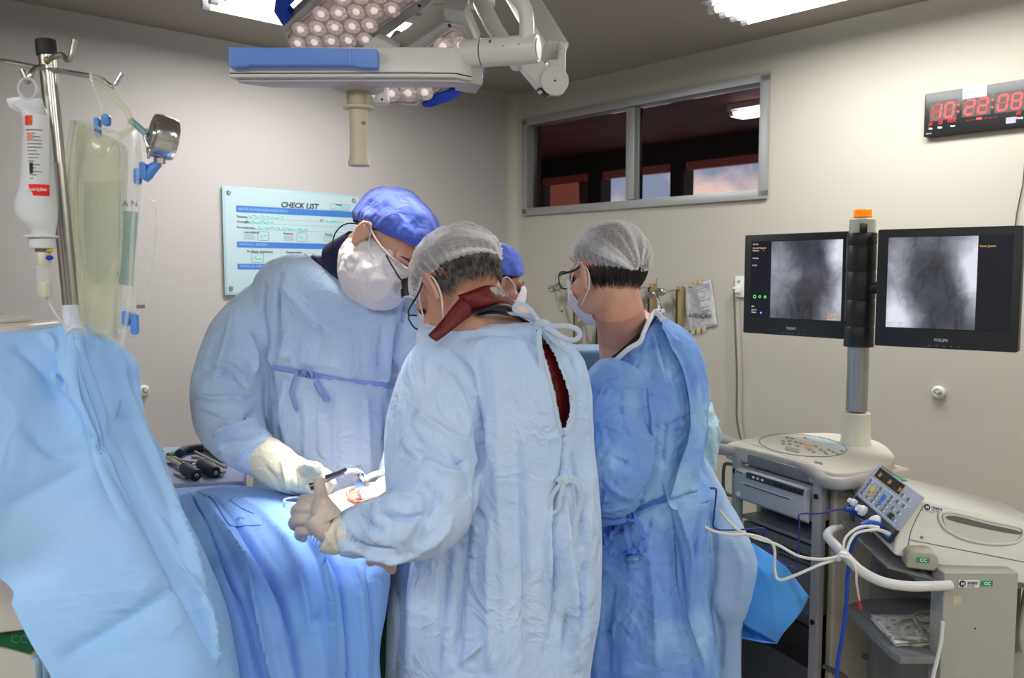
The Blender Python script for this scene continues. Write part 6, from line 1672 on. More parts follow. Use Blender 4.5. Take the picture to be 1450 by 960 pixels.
def trousers(t, hip, feet, m, shoe):
    for f in feet:
        f = Vector(f); h = Vector(hip); g = MB(); k = h.lerp(f, .5) + Vector((0, 0, .0))
        g.tube(sv([Vector((h.x * .6 + f.x * .4, h.y * .6 + f.y * .4, h.z)), Vector((f.x, f.y, h.z * .5)), Vector((f.x, f.y, .07))], 6), [.085] * 4 + [.07] * 5 + [.06] * 4, 20); part('trouser_leg', g, m, t)
        g = MB(); g.ball((f.x, f.y - .04, .045), (.045, .12, .045)); g.box((f.x, f.y - .04, .012), (.08, .24, .024)); part('clog', g, shoe, t, bev=.004)
# ================================================================ PEOPLE
M_TROU = fabric('scrub_trousers', (.12, .28, .55)); M_CLOG = mat('white_clog', (.6, .6, .58), .4)
# ---------------------------------------------------------------- 1. tall surgeon behind the table
def surgeon_tall():
    hc = P(548, 352, 2.02); H = head_frame(hc, (.60, -.50, -.66), (.72, -.10, .72))
    t = thing('person', 'tall person in blue cap, magnifying glasses and puffy white face cover bending over the table', 'person', (P(475, 600, 2.15).x, 2.15, 0))
    m = MB(); head_mb(m, H)
    m.tube([H @ Vector((0, -.03, -.03)), H @ Vector((0, -.05, -.09)), P(500, 385, 2.12), P(485, 410, 2.15)], [.058, .060, .066, .09], 24)
    loft_rows(m, [(485, 405, 60, 20, 2.14, .08), (478, 450, 95, 6, 2.16, .10), (475, 560, 70, 0, 2.17, .10), (470, 700, 75, 0, 2.17, .10)], N=40)
    loft_path(m, [(410, 430, 2.13, .05), (340, 500, 2.08, .045), (322, 580, 2.03, .042), (375, 640, 1.92, .032)], N=18); loft_path(m, [(560, 440, 2.13, .05), (596, 520, 2.11, .045), (592, 600, 2.08, .042), (560, 680, 1.92, .030)], N=18)
    b = Cloth(*fuse(m, .0038, 1)); b.build('body', M_SKINF, t)
    # gown
    fold = lambda a, f, z: .035 * max(0, f - .45) * 2 * (math.sin(a * 9 + 1) + .6 * math.sin(a * 17 + 2))
    g = MB(); loft_rows(g, [(484, 392, 50, 33, 2.09, .075), (479, 400, 86, 27, 2.10, .105), (474, 420, 112, 17, 2.12, .135), (477, 455, 122, 6, 2.14, .15), (478, 500, 112, 2, 2.15, .155), (474, 540, 92, 0, 2.15, .145), (470, 600, 94, 0, 2.15, .155), (470, 700, 104, 0, 2.15, .165), (470, 850, 112, 0, 2.15, .18), (470, 1100, 122, 0, 2.15, .19), (470, 1400, 130, 0, 2.15, .20)], N=120, fold=fold)
    loft_path(g, [(412, 412, 2.12, .056), (380, 428, 2.11, .064), (346, 470, 2.09, .075), (325, 530, 2.05, .083), (323, 582, 2.01, .083), (338, 618, 1.96, .070), (362, 641, 1.92, .055), (378, 650, 1.90, .046)], N=32)
    loft_path(g, [(560, 425, 2.12, .06), (588, 455, 2.11, .075), (598, 520, 2.11, .072), (594, 600, 2.08, .068), (575, 655, 1.98, .055), (560, 685, 1.92, .042)], N=28)
    c = Cloth(*fuse(g, .0048, 4))
    c.undulate(.006, 9, 9, 4, 2); c.wrinkle(.0035, 22, 22, 9, 4, 2.5)
    S = [  # sleeve folds
        ([(375, 400), (372, 440), (378, 480), (372, 510)], -.010, .012, .5), ([(398, 385), (394, 430), (392, 480), (384, 512)], -.010, .009, .5),
        ([(330, 440), (322, 480), (310, 520), (300, 545)], .006, .012), ([(352, 470), (360, 500), (362, 530)], .006, .010), ([(310, 470), (300, 505), (290, 530)], -.006, .012),
        ([(275, 530), (300, 520), (330, 530), (352, 548)], -.009, .010, .5), ([(278, 560), (310, 566), (340, 562), (362, 552)], .007, .010), ([(285, 515), (320, 518), (350, 535)], .006, .010),
        ([(277, 580), (310, 592), (345, 590), (368, 572)], -.007, .010, .6), ([(300, 615), (335, 605), (370, 590)], .008, .012), ([(310, 632), (345, 620), (378, 612)], -.007, .010), ([(330, 650), (352, 632), (380, 622)], .006, .008),
        ([(383, 520), (388, 560), (395, 600), (402, 650)], -.014, .013, .4), ([(402, 540), (400, 600), (404, 660)], .006, .012),
        # chest folds
        ([(395, 400), (430, 440), (470, 470)], .004, .02), ([(450, 430), (452, 470), (448, 515)], -.004, .010), ([(405, 470), (400, 500), (392, 518)], .007, .010), ([(420, 480), (418, 520)], -.005, .008),
        ([(500, 460), (506, 500), (504, 535)], .004, .012), ([(540, 460), (536, 500), (540, 540)], -.006, .010), ([(575, 420), (565, 470), (560, 530), (556, 600)], -.010, .010, .5),
        ([(390, 500), (430, 512), (480, 520)], .004, .012), ([(410, 640), (404, 600), (410, 560)], .005, .010), ([(520, 440), (522, 480), (518, 530)], .003, .010),
        # belt pinch and skirt
        ([(384, 520), (430, 530), (480, 538), (556, 547)], -.006, .008), ([(430, 560), (434, 620), (430, 690)], .005, .014), ([(470, 555), (475, 620), (474, 690)], -.005, .012), ([(520, 560), (522, 620), (526, 680)], .005, .013), ([(545, 560), (548, 620), (550, 660)], -.006, .010), ([(455, 560), (452, 600), (456, 650)], .003, .010)]
    c.strokes(S)
    gown = c.build('gown', M_GOWN, t)
    mt = mat('lilac_tie', (.26, .34, .74), .8, bump=[('wave', 300, .3, .001)])
    c.bvh()
    belt = c.tie([(386, 518), (410, 522), (445, 532), (500, 538), (556, 546)], .0055, .005, 'belt', mt, t)
    g = MB()
    for pts, r in (([(447, 533), (434, 524), (424, 528), (418, 540), (415, 560), (420, 575), (424, 581)], .0042), ([(447, 533), (455, 545), (462, 560), (466, 565), (460, 567), (452, 553), (446, 540)], .0042), ([(447, 533), (440, 522), (432, 523), (437, 532), (447, 534)], .0042)):
        g = MB(); L = c.path(pts, 5, .012); g.tube(L, r, 8, flat=.5); part('bow_tie', g, mt, belt)
    # neckline binding, navy apron collar
    for k, (off, r) in enumerate(((.0, .0034),)):
        L = [P(x, y, d) for x, y, d in ((432, 361, 2.10), (440, 368, 2.055), (462, 390, 2.02), (490, 415, 2.0), (515, 430, 2.0), (540, 436, 2.03), (556, 432, 2.08))]
        g = MB(); g.tube(sv(L, 6), .0042, 8); part('neck_binding', g, M_GOWN, gown)
    g = MB(); loft_rows(g, [(486, 380, 34, 40, 2.105, .065), (484, 388, 48, 36, 2.10, .076), (484, 396, 52, 33, 2.10, .080)], N=48); part('apron_collar', g, M_NAVY, t, ang=60)
    g = MB(); g.tube([H @ Vector((0, -.045, -.055)), H @ Vector((0, -.055, -.085)), P(503, 388, 2.09), P(500, 400, 2.09)], [.060, .071, .075, .070], 32); part('neck_guard', g, M_NAVY, t, ang=60)
    # blue cap
    s = shell(H, rimf(66, 96, 116), radii=(.088, .112, .104), ripple=.003, puff=.010, noise_amp=.004, seed=3, rim_pull=.006)
    s.build('cap', M_CAPB, t, solid=.0012)
    def band(p): return rimf(74, 99, 117)(p)
    bnd = shell(H, rimf(70, 96, 114), radii=(.0905, .1145, .106), noise_amp=.001, seed=5, rim_pull=0, nt=60); 
    tt = np.repeat((np.arange(60) / 59) ** .9, 150); bnd.F = bnd.F[np.all(tt[bnd.F] > .66, axis=1)]
    keep = np.array([1.0] * len(bnd.V)); Hi = np.array(H.inverted()); loc_ = bnd.V @ Hi[:3, :3].T + Hi[:3, 3]; bnd.F = bnd.F[np.all((loc_[:, 1] > .01)[bnd.F], axis=1)]
    bnd.build('cap_band', mat('cap_band_blue', (.05, .10, .52), .8), t, solid=.0015)
    # temple hair, eyes, brows
    g = MB(); L = head_local(H)
    hs = shell(H, rimf(60, 104, 118), radii=(.081, .099, .092), noise_amp=.001, nt=40, nphi=90); hs.build('hair', M_HAIRD, t)
    for sx in (-1, 1):
        g = MB(); g.tube([L(sx * .016, .093, .022), L(sx * .032, .090, .029), L(sx * .048, .076, .024)], [.0022, .0035, .0018], 8); part('eyebrow', g, M_HAIRD, t)
        g = MB(); g.ball(L(sx * .032, .074, .003), .0115, nu=16, nv=12); ey = part('eye', g, mat('eye_white', (.7, .68, .66), .2), t)
        g = MB(); g.tube([L(sx * .020, .085, .003), L(sx * .032, .088, -.001), L(sx * .045, .080, .003)], [.002, .0035, .002], 8); part('eyelid', g, M_SKINF, ey)
    # puffy white cover over the lower face
    cv = patch(H, (0, .70, -.72), 128, 80, (.080, .100, .088), (0, .010, -.045), nu=90, nv=70, seed=4, amp=.003, puff=.014)
    cv.wrinkle(.0022, 70, 70, 70, 8, 3); cv.build('face_cover', mat('sheer_white_cover', (.84, .80, .82), .8, bump=[('crumple', 45, .6, .004)]), t, solid=.001)
    # loupes with headlight
    mb_ = mat('black_frame', (.012, .012, .014), .3); ms = mat('silver_frame', (.55, .55, .58), .3, .8)
    for sx in (-1, 1):
        g = MB(); g.tube(sv([L(sx * .010, .116, .010), L(sx * .032, .118, .018), L(sx * .060, .100, .014), L(sx * .080, .065, .010), L(sx * .088, .02, .014), L(sx * .089, -.012, .020)], 5), .0028, 8); part('loupe_frame', g, ms if sx == 1 else mb_, t)
        g = MB(); g.tube(sv([L(sx * .012, .112, .002), L(sx * .034, .116, -.012), L(sx * .060, .098, -.004), L(sx * .078, .068, .006)], 5), .0018, 8); part('loupe_frame', g, mb_, t)
        g = MB(); a = L(sx * .028, .118, -.006); b = L(sx * .025, .152, -.028); g.lathe([(.010, 0), (.011, .004), (.011, .020), (.0145, .024), (.0150, (b - a).length), (.012, (b - a).length + .001), (0, (b - a).length - .003)], a, b - a, 24); br = part('loupe_barrel', g, mb_, t)
        g = MB(); g.lathe([(.0115, 0), (.0, .002)], b + (b - a).normalized() * .0008, b - a, 20); part('lens', g, mat('bright_lens', (.85, .88, .9), .05, coat=1), br)
    g = MB(); g.box(L(0, .122, .008), (.026, .018, .022), H.to_3x3()); part('loupe_bridge', g, mb_, t, bev=.003)
    a, b = L(.0, .128, .024), L(0, .158, .004); g = MB(); g.lathe([(.012, 0), (.014, .003), (.014, .026), (.010, .030), (0, .030)], a, b - a, 24); part('headlight', g, mb_, t)
    g = MB(); g.tube(sv([L(.089, -.012, .022), P(497, 316, 1.98), P(484, 320, 1.98), P(474, 332, 1.99), P(471, 348, 2.0), P(474, 362, 2.04)], 6), .0018, 8); part('headlight_cord', g, mb_, t)
    g = MB(); g.tube(sv([L(.078, .05, -.02), L(.084, .02, -.01), L(.090, -.012, .028), L(.088, -.028, .010), L(.082, -.02, -.035)], 5), .0016, 6); part('ear_loop', g, M_MASK, t)
    # gloves: left hand in view, right hand over the wound
    g = MB(); loft_path(g, [(368, 640, 1.915, .045), (385, 655, 1.90, .050), (405, 668, 1.88, .046), (425, 676, 1.86, .040)], N=24)
    loft_path(g, [(420, 676, 1.86, .038), (438, 681, 1.84, .036), (450, 684, 1.82, .026)], N=20, flat=.8)
    for pts in (((440, 670, 1.82, .012), (455, 668, 1.79, .0105), (466, 673, 1.77, .0095), (468, 681, 1.765, .0085)), ((444, 676, 1.81, .012), (458, 676, 1.78, .0105), (470, 682, 1.76, .0095), (470, 690, 1.76, .0085)),
                ((442, 684, 1.80, .012), (456, 686, 1.77, .0105), (466, 691, 1.76, .0095), (462, 697, 1.76, .0085)), ((436, 690, 1.80, .011), (448, 695, 1.78, .0095), (456, 699, 1.77, .0085), (450, 702, 1.77, .008)), ((428, 664, 1.84, .014), (440, 660, 1.80, .012), (452, 663, 1.77, .010))):
        loft_path(g, pts, N=12)
    gl = Cloth(*fuse(g, .0032, 3)); gl.wrinkle(.002, 40, 40, 40, 3, 3)
    gl.strokes([([(375, 660), (390, 680), (398, 698)], -.003, .006), ([(398, 650), (405, 675), (410, 698)], .003, .006), ([(415, 660), (420, 680), (420, 696)], -.002, .005)])
    gl.build('glove', M_GLOVEC, t)
    g = MB(); loft_path(g, [(575, 676, 1.93, .034), (560, 684, 1.90, .032), (545, 690, 1.86, .030)], N=20, flat=.75)
    for pts in (((550, 686, 1.86, .011), (535, 688, 1.82, .010), (520, 690, 1.80, .009), (512, 694, 1.79, .008)), ((550, 690, 1.85, .0115), (532, 693, 1.81, .0105), (516, 696, 1.79, .009), (508, 701, 1.79, .008)), ((550, 695, 1.85, .0115), (534, 699, 1.80, .010), (520, 703, 1.78, .009), (514, 707, 1.78, .008)), ((552, 700, 1.84, .010), (540, 704, 1.80, .009), (530, 709, 1.78, .008)), ((548, 690, 1.84, .013), (545, 700, 1.80, .011), (540, 707, 1.77, .0095))):
        loft_path(g, pts, N=12)
    gl = Cloth(*fuse(g, .0032, 3)); gl.build('glove', M_GLOVE, t)
    trousers(t, (P(475, 600, 2.15).x, 2.2, .82), ((P(475, 600, 2.15).x - .14, 2.24, 0), (P(475, 600, 2.15).x + .12, 2.24, 0)), M_TROU, M_CLOG)
surgeon_tall()
# ---------------------------------------------------------------- 2. surgeon seen from behind
def surgeon_near():
    H = place_head((613, 407), 1.66, (-.58, .46, -.66), (-.46, .46, .74), -1)
    cx = P(700, 700, 1.76).x
    t = thing('person', 'person seen from behind in pale blue tied gown, sheer cap and dark red neck guard', 'person', (cx, 1.76, 0))
    m = MB(); head_mb(m, H)
    m.tube([H @ Vector((0, -.03, -.02)), P(676, 428, 1.72), P(690, 446, 1.75), P(702, 468, 1.77)], [.058, .056, .060, .085], 24)
    loft_rows(m, [(700, 458, 60, 3, 1.77, .08), (706, 495, 95, 6, 1.77, .105), (710, 600, 90, 0, 1.77, .11), (705, 760, 95, 0, 1.77, .11)], N=40)
    loft_path(m, [(640, 510, 1.72, .05), (618, 600, 1.64, .045), (612, 700, 1.56, .042), (560, 745, 1.50, .034), (490, 755, 1.46, .028)], N=18)
    b = Cloth(*fuse(m, .0038, 1)); b.build('body', M_SKIN, t)
    # red lead apron under the gown
    g = MB(); loft_rows(g, [(704, 466, 52, 2, 1.765, .070), (708, 480, 84, 6, 1.765, .095), (712, 505, 104, 6, 1.765, .118), (733, 570, 84, 0, 1.765, .126), (735, 660, 78, 0, 1.765, .125), (715, 800, 100, 0, 1.765, .135), (700, 1000, 115, 0, 1.765, .14)], N=64)
    part('lead_apron', g, M_RED, t, ang=60)
    # gown
    def fold(a, f, z):
        return (.012 + .035 * max(0, f - .25)) * (math.sin(a * 8 + .6) + .6 * math.sin(a * 15 + 2 + f * 2)) * min(1, f * 2)
    g = MB(); loft_rows(g, [(698, 453, 66, 2, 1.765, .082), (700, 462, 88, 5, 1.765, .102), (704, 478, 112, 8, 1.765, .122), (710, 505, 121, 8, 1.765, .138), (716, 550, 122, 4, 1.765, .150), (716, 610, 122, 0, 1.765, .158), (712, 690, 133, 0, 1.765, .168), (702, 780, 147, 0, 1.765, .18), (694, 860, 150, 0, 1.765, .185), (688, 960, 145, 0, 1.765, .19), (686, 1150, 150, 0, 1.765, .20), (686, 1400, 155, 0, 1.765, .20)], N=140, fold=fold)
    loft_path(g, [(655, 490, 1.73, .058), (632, 520, 1.71, .076), (617, 575, 1.67, .086), (612, 640, 1.62, .089), (612, 700, 1.56, .084), (596, 733, 1.52, .072), (560, 745, 1.49, .062), (520, 750, 1.475, .048), (492, 756, 1.46, .040), (478, 758, 1.455, .035)], N=34)
    loft_path(g, [(760, 500, 1.86, .06), (790, 560, 1.90, .07), (770, 650, 1.95, .065), (700, 700, 1.98, .05), (640, 700, 1.98, .04)], N=24)
    c = Cloth(*fuse(g, .0046, 4))
    c.undulate(.006, 9, 9, 3, 12); c.wrinkle(.003, 20, 20, 8, 14, 2.5)
    S = [  # shoulder, upper sleeve
        ([(626, 492), (650, 505), (668, 530), (676, 560)], -.006, .007, .4), ([(676, 500), (684, 540), (686, 600)], -.003, .010, .5), ([(620, 520), (640, 545), (655, 580), (665, 620)], .006, .012), ([(600, 540), (620, 565), (640, 600)], -.005, .010, .6),
        ([(590, 580), (610, 600), (640, 620), (668, 628)], .006, .011), ([(580, 600), (600, 628), (630, 650), (660, 655)], -.007, .010, .5), ([(572, 622), (585, 640), (600, 650)], .006, .009),
        ([(676, 560), (682, 610), (680, 660), (668, 700)], -.012, .011, .4), ([(640, 560), (660, 600), (672, 640)], -.004, .008),
        # seam patch on the sleeve, elbow
        ([(560, 652), (580, 655), (610, 685), (648, 737)], .005, .004, .4), ([(566, 664), (584, 664), (606, 690), (640, 737)], -.0025, .003),
        ([(640, 640), (655, 660), (662, 690), (650, 712)], -.007, .009, .5), ([(600, 650), (630, 668), (655, 672)], .006, .009), ([(590, 632), (618, 655), (640, 665)], -.006, .007, .5),
        ([(540, 700), (548, 720), (570, 730), (600, 728)], -.010, .009, .4), ([(522, 704), (526, 735), (545, 760)], -.009, .008, .4), ([(505, 715), (512, 740), (535, 768)], .007, .008), ([(490, 735), (500, 758), (530, 782)], -.007, .006, .5), ([(552, 695), (575, 705), (598, 702)], .006, .009),
        ([(598, 700), (590, 730), (570, 770)], .005, .010), ([(620, 700), (600, 740), (590, 775)], -.005, .009), ([(640, 730), (620, 760), (590, 785)], .006, .010), ([(478, 770), (520, 782), (560, 790), (600, 784)], .006, .007), ([(484, 760), (520, 772), (560, 780)], -.006, .006, .6), ([(500, 742), (520, 742), (545, 752)], -.005, .007),
        # back: long vertical folds
        ([(700, 500), (705, 600), (704, 700), (712, 800), (715, 940)], .004, .018), ([(668, 740), (660, 800), (655, 870), (650, 950)], -.010, .013, .4), ([(638, 785), (630, 840), (622, 950)], -.007, .012, .6), ([(695, 720), (690, 820), (696, 950)], .007, .018), ([(734, 620), (738, 720), (742, 820), (750, 950)], -.006, .012), ([(590, 800), (585, 860), (578, 950)], .006, .014), ([(680, 640), (672, 690), (668, 735)], -.010, .010, .5),
        ([(655, 742), (690, 756), (720, 748)], .0045, .006), ([(648, 765), (668, 790), (700, 780)], -.0055, .006, .5), ([(665, 815), (690, 830), (715, 822)], .0035, .006), ([(660, 708), (690, 735), (730, 712)], -.004, .007), ([(640, 950), (670, 920), (690, 905)], .006, .007),
        ([(560, 830), (566, 890), (560, 950)], -.006, .012),
        # opening edge and the overlapping flap on the right
        ([(768, 470), (775, 500), (790, 560), (799, 610), (798, 660), (790, 700), (784, 760), (788, 820), (782, 880), (768, 955)], -.010, .0075, .3), ([(780, 700), (776, 780), (778, 850), (765, 930)], .007, .007), ([(800, 700), (806, 800), (812, 880), (818, 950)], .008, .014), ([(818, 520), (828, 600), (836, 700), (832, 800)], .005, .012), ([(795, 470), (812, 520), (822, 560)], -.005, .010), ([(810, 640), (822, 700), (826, 780)], -.008, .010, .5), ([(800, 790), (808, 850), (800, 930)], -.009, .009, .5), ([(832, 760), (826, 840), (818, 920)], -.006, .012),
        ([(640, 480), (700, 470), (745, 478)], -.003, .010)]
    c.strokes(S)
    c.cut([(757, 462), (768, 470), (786, 500), (800, 535), (808, 560), (809, 585), (803, 606), (798, 614), (793, 596), (786, 560), (776, 520), (766, 490)])
    gown = c.build('gown', M_GOWN2, t, solid=.0022)
    c.bvh()
    mb_ = mat('gown_binding', (.52, .64, .78), .85, bump=[('wave', 160, .3, .001)])
    # neckline binding
    L = [P(x, y, d) for x, y, d in ((628, 474, 1.70), (640, 462, 1.69), (660, 450, 1.68), (690, 445, 1.675), (720, 444, 1.68), (745, 448, 1.69), (762, 458, 1.70), (776, 466, 1.70))]
    g = MB(); g.tube(sv(L, 6), .0048, 10, flat=.7); part('neck_binding', g, mb_, gown)
    # neck tie bow
    for pts, r in (([(762, 456, 1.68), (752, 448, 1.66), (738, 443, 1.65), (729, 440, 1.65), (729, 433, 1.65), (738, 430, 1.65), (750, 437, 1.65), (760, 450, 1.65), (768, 460, 1.65)], .0045), ([(768, 460, 1.65), (785, 462, 1.64), (805, 462, 1.64), (819, 468, 1.64), (820, 477, 1.64), (810, 482, 1.64), (795, 477, 1.64), (780, 468, 1.64), (768, 461, 1.65)], .0052), ([(768, 461, 1.65), (763, 475, 1.645), (765, 500, 1.635), (767, 525, 1.632)], .0058), ([(768, 461, 1.65), (778, 475, 1.65), (792, 488, 1.65), (806, 500, 1.65)], .0055), ([(760, 461, 1.65), (768, 458, 1.645), (777, 461, 1.65)], .0085)):
        g = MB(); g.tube(sv([P(*k) for k in pts], 5), r, 10, flat=.45, hint=Vector((0, 1, 0))); part('neck_tie', g, mb_, gown)
    # back tie
    hh, _ = c.hit(800, 640); d0 = hh.y - .022
    for pts, r in (([(797, 680), (790, 690), (782, 702), (778, 716), (782, 726), (790, 722), (793, 708), (797, 690), (799, 682)], .0045), ([(797, 680), (810, 677), (820, 684), (827, 695), (824, 706), (820, 690), (812, 682), (800, 681)], .0045), ([(824, 690), (826, 700), (822, 715), (816, 735), (812, 770)], .0055), ([(790, 683), (797, 678), (804, 684)], .0075)):
        g = MB(); g.tube(sv([P(x, y, d0) for x, y in pts], 5), r, 10, flat=.45, hint=Vector((0, 1, 0))); part('back_tie', g, mb_, gown)
    for pts in ([(757, 462), (766, 490), (776, 520), (786, 560), (793, 596), (798, 616)], [(768, 470), (787, 500), (802, 535), (810, 562), (811, 586), (805, 606), (798, 616)]):
        Lp = [c.hit(x + dx, y)[0] for x, y, dx in [(*q, -3 if pts[0][0] == 757 else 3) for q in [tuple(k) for k in spline(pts, 4)]]]; Lp = [p for p in Lp if p is not None and p.y < 1.72]
        if len(Lp) > 3: g = MB(); g.tube(Lp, .0045, 8, flat=.7); part('opening_hem', g, mb_, gown)
    # neck guard: red collar with black trim
    def collar(z_pts, rr, h0, h1, m_, nm, ph0, ph1, out=.0):
        a, b_ = z_pts; ax = (b_ - a).normalized(); x = Vector((0, -1, 0)); x = (x - ax * x.dot(ax)).normalized(); y = ax.cross(x); g = MB()
        def f(u, v):
            an = rad(ph0 + (ph1 - ph0) * u); h = h0 + (h1 - h0) * v; r = rr * (1 + .10 * v) + out
            return a + ax * h + (x * math.cos(an) + y * math.sin(an)) * r
        g.grid(f, 40, 8); return part(nm, g, m_, t, solid=.006)
    n0, n1 = H @ Vector((0, -.050, -.055)), P(694, 452, 1.765)
    def strip(top, bot, m_, nm, solid=.005, n=30, wob=0):
        A, B = sv([P(*k) for k in top], 8), sv([P(*k) for k in bot], 8); g = MB(); k = min(len(A), len(B))
        g.grid(lambda u, v: A[int(round(u * (k - 1)))].lerp(B[int(round(u * (k - 1)))], v) + Vector((0, -.006 * math.sin(math.pi * v), 0)), k, 6); return part(nm, g, m_, t, solid=solid)
    strip([(606, 474, 1.60), (620, 460, 1.61), (636, 440, 1.62), (650, 423, 1.64), (658, 420, 1.65)], [(618, 484, 1.60), (632, 474, 1.60), (650, 460, 1.62), (666, 448, 1.64), (676, 440, 1.65)], M_RED, 'neck_guard_flap')
    ng = strip([(648, 418, 1.655), (668, 411, 1.645), (688, 404, 1.65), (704, 405, 1.67), (718, 413, 1.70), (729, 427, 1.74)], [(663, 441, 1.65), (685, 436, 1.635), (700, 431, 1.64), (713, 430, 1.66), (724, 433, 1.69), (732, 438, 1.73)], M_RED, 'neck_guard', .007)
    strip([(661, 440, 1.65), (684, 435, 1.634), (700, 430, 1.64), (714, 429, 1.66), (724, 432, 1.69), (731, 436, 1.73)], [(665, 445, 1.648), (688, 441, 1.632), (702, 436, 1.638), (716, 436, 1.66), (726, 440, 1.69), (734, 444, 1.73)], M_BLKTR, 'neck_guard_trim', .008)
    g = MB(); a = [P(x, y, 1.628) for x, y in ((694, 407), (700, 406), (705, 410), (703, 418), (699, 414), (695, 411))]; g.prism(a, (0, .001, 0)); part('shield_logo', g, mat('grey_logo', (.42, .42, .38), .5), ng, smooth=False)
    text('logo_lettering', 'Pro', .011, mat('grey_logo', 0), P(704, 416, 1.63), (P(722, 424, 1.64) - P(704, 416, 1.63)), Vector((0, 0, 1)), ng, bold=.0004)
    g = MB(); g.tube(sv([P(*k) for k in ((676, 445, 1.66), (700, 442, 1.66), (725, 446, 1.69), (740, 452, 1.72), (765, 470, 1.72))], 5), .006, 8, flat=.6); part('apron_edge', g, M_BLKTR, t)
    # hair, bouffant cap
    hs = shell(H, rimf(80, 86, 124), radii=(.0815, .1025, .094), noise_amp=.0012, seed=9, nt=50, nphi=110); hs.build('hair', M_HAIRG, t)
    strands(H, M_HAIRG, t, 1000, (-176, -4), 94, 120, .026, 4, radii=(.082, .103, .094))
    s = shell(H, rimf(86, 90, 109), radii=(.085, .106, .094), ripple=.0035, puff=.009, gather=(-70, 104), noise_amp=.003, seed=11)
    s.build('bouffant_cap', M_BOUF, t, attr=s.attr)
    # glasses, mask, loops
    L = head_local(H)
    glasses(H, t, mat('dark_steel_frame', (.03, .035, .05), .3, .6), y=.112)
    mk = patch(H, (0, .86, -.50), 50, 52, (.070, .112, .104), (0, .008, -.020), nu=50, nv=40, seed=6, puff=.006, pleats=3); mk.build('mask', M_MASK, t, solid=.0015)
    for sx in (-1, 1):
        g = MB(); g.tube(sv([L(sx * .058, .066, -.010), L(sx * .078, .035, .010), L(sx * .086, .004, .030), L(sx * .090, -.016, .024), L(sx * .091, -.030, .004), L(sx * .086, -.022, -.030), L(sx * .074, .012, -.062), L(sx * .046, .060, -.078)], 6), .0018, 8); part('ear_loop', g, M_MASK, t)
    # gloved left hand: back of the hand to the viewer, thumb up
    g = MB()
    loft_path(g, [(486, 758, 1.455, .031), (470, 755, 1.45, .034), (455, 742, 1.445, .036), (443, 729, 1.445, .034)], N=22, flat=.62)
    loft_path(g, [(464, 735, 1.44, .027), (458, 720, 1.44, .022), (455, 705, 1.435, .0125), (453, 692, 1.43, .0105), (452, 682, 1.43, .0100), (452, 677, 1.43, .0085)], N=16)
    for pts in (((456, 712, 1.452, .0125), (441, 708, 1.455, .0105), (431, 707, 1.47, .0098), (427, 712, 1.50, .0092), (432, 717, 1.52, .0085)),
                ((450, 722, 1.450, .0130), (434, 720, 1.452, .0112), (423, 720, 1.465, .0105), (419, 726, 1.49, .0098), (425, 731, 1.515, .0090)),
                ((448, 735, 1.447, .0130), (432, 735, 1.448, .0112), (420, 736, 1.460, .0105), (416, 742, 1.487, .0098), (422, 747, 1.51, .0090)),
                ((452, 748, 1.448, .0125), (438, 750, 1.450, .0105), (427, 752, 1.460, .0098), (424, 758, 1.487, .0092), (430, 762, 1.51, .0085))):
        loft_path(g, pts, N=14)
    gl = Cloth(*fuse(g, .0024, 2))
    gl.strokes([([(478, 722), (472, 735), (466, 752)], -.0007, .0025), ([(472, 716), (466, 730), (458, 748)], -.0006, .0025), ([(455, 700), (458, 712)], -.001, .003)])
    gl.wrinkle(.0008, 50, 50, 50, 21, 2); gl.build('glove', mat('taupe_latex', (.58, .50, .45), .42, bump=[('ridge', 70, .3, .0015), ('noise', 25, .2, .002)]), t)
    g = MB(); loft_path(g, [(494, 757, 1.457, .029), (486, 757, 1.455, .032), (474, 756, 1.45, .0365), (463, 752, 1.448, .0370)], N=30)
    cf = Cloth(*fuse(g, .003, 2)); cf.strokes([([(482, 738), (476, 756), (480, 778)], -.003, .005), ([(468, 735), (463, 752), (468, 772)], .0025, .004), ([(490, 740), (487, 760), (490, 780)], .002, .004)]); cf.build('glove_cuff', M_GLOVEC, t)
    trousers(t, (cx, 1.8, .8), ((cx - .13, 1.78, 0), (cx + .13, 1.82, 0)), M_TROU, M_CLOG)
surgeon_near()
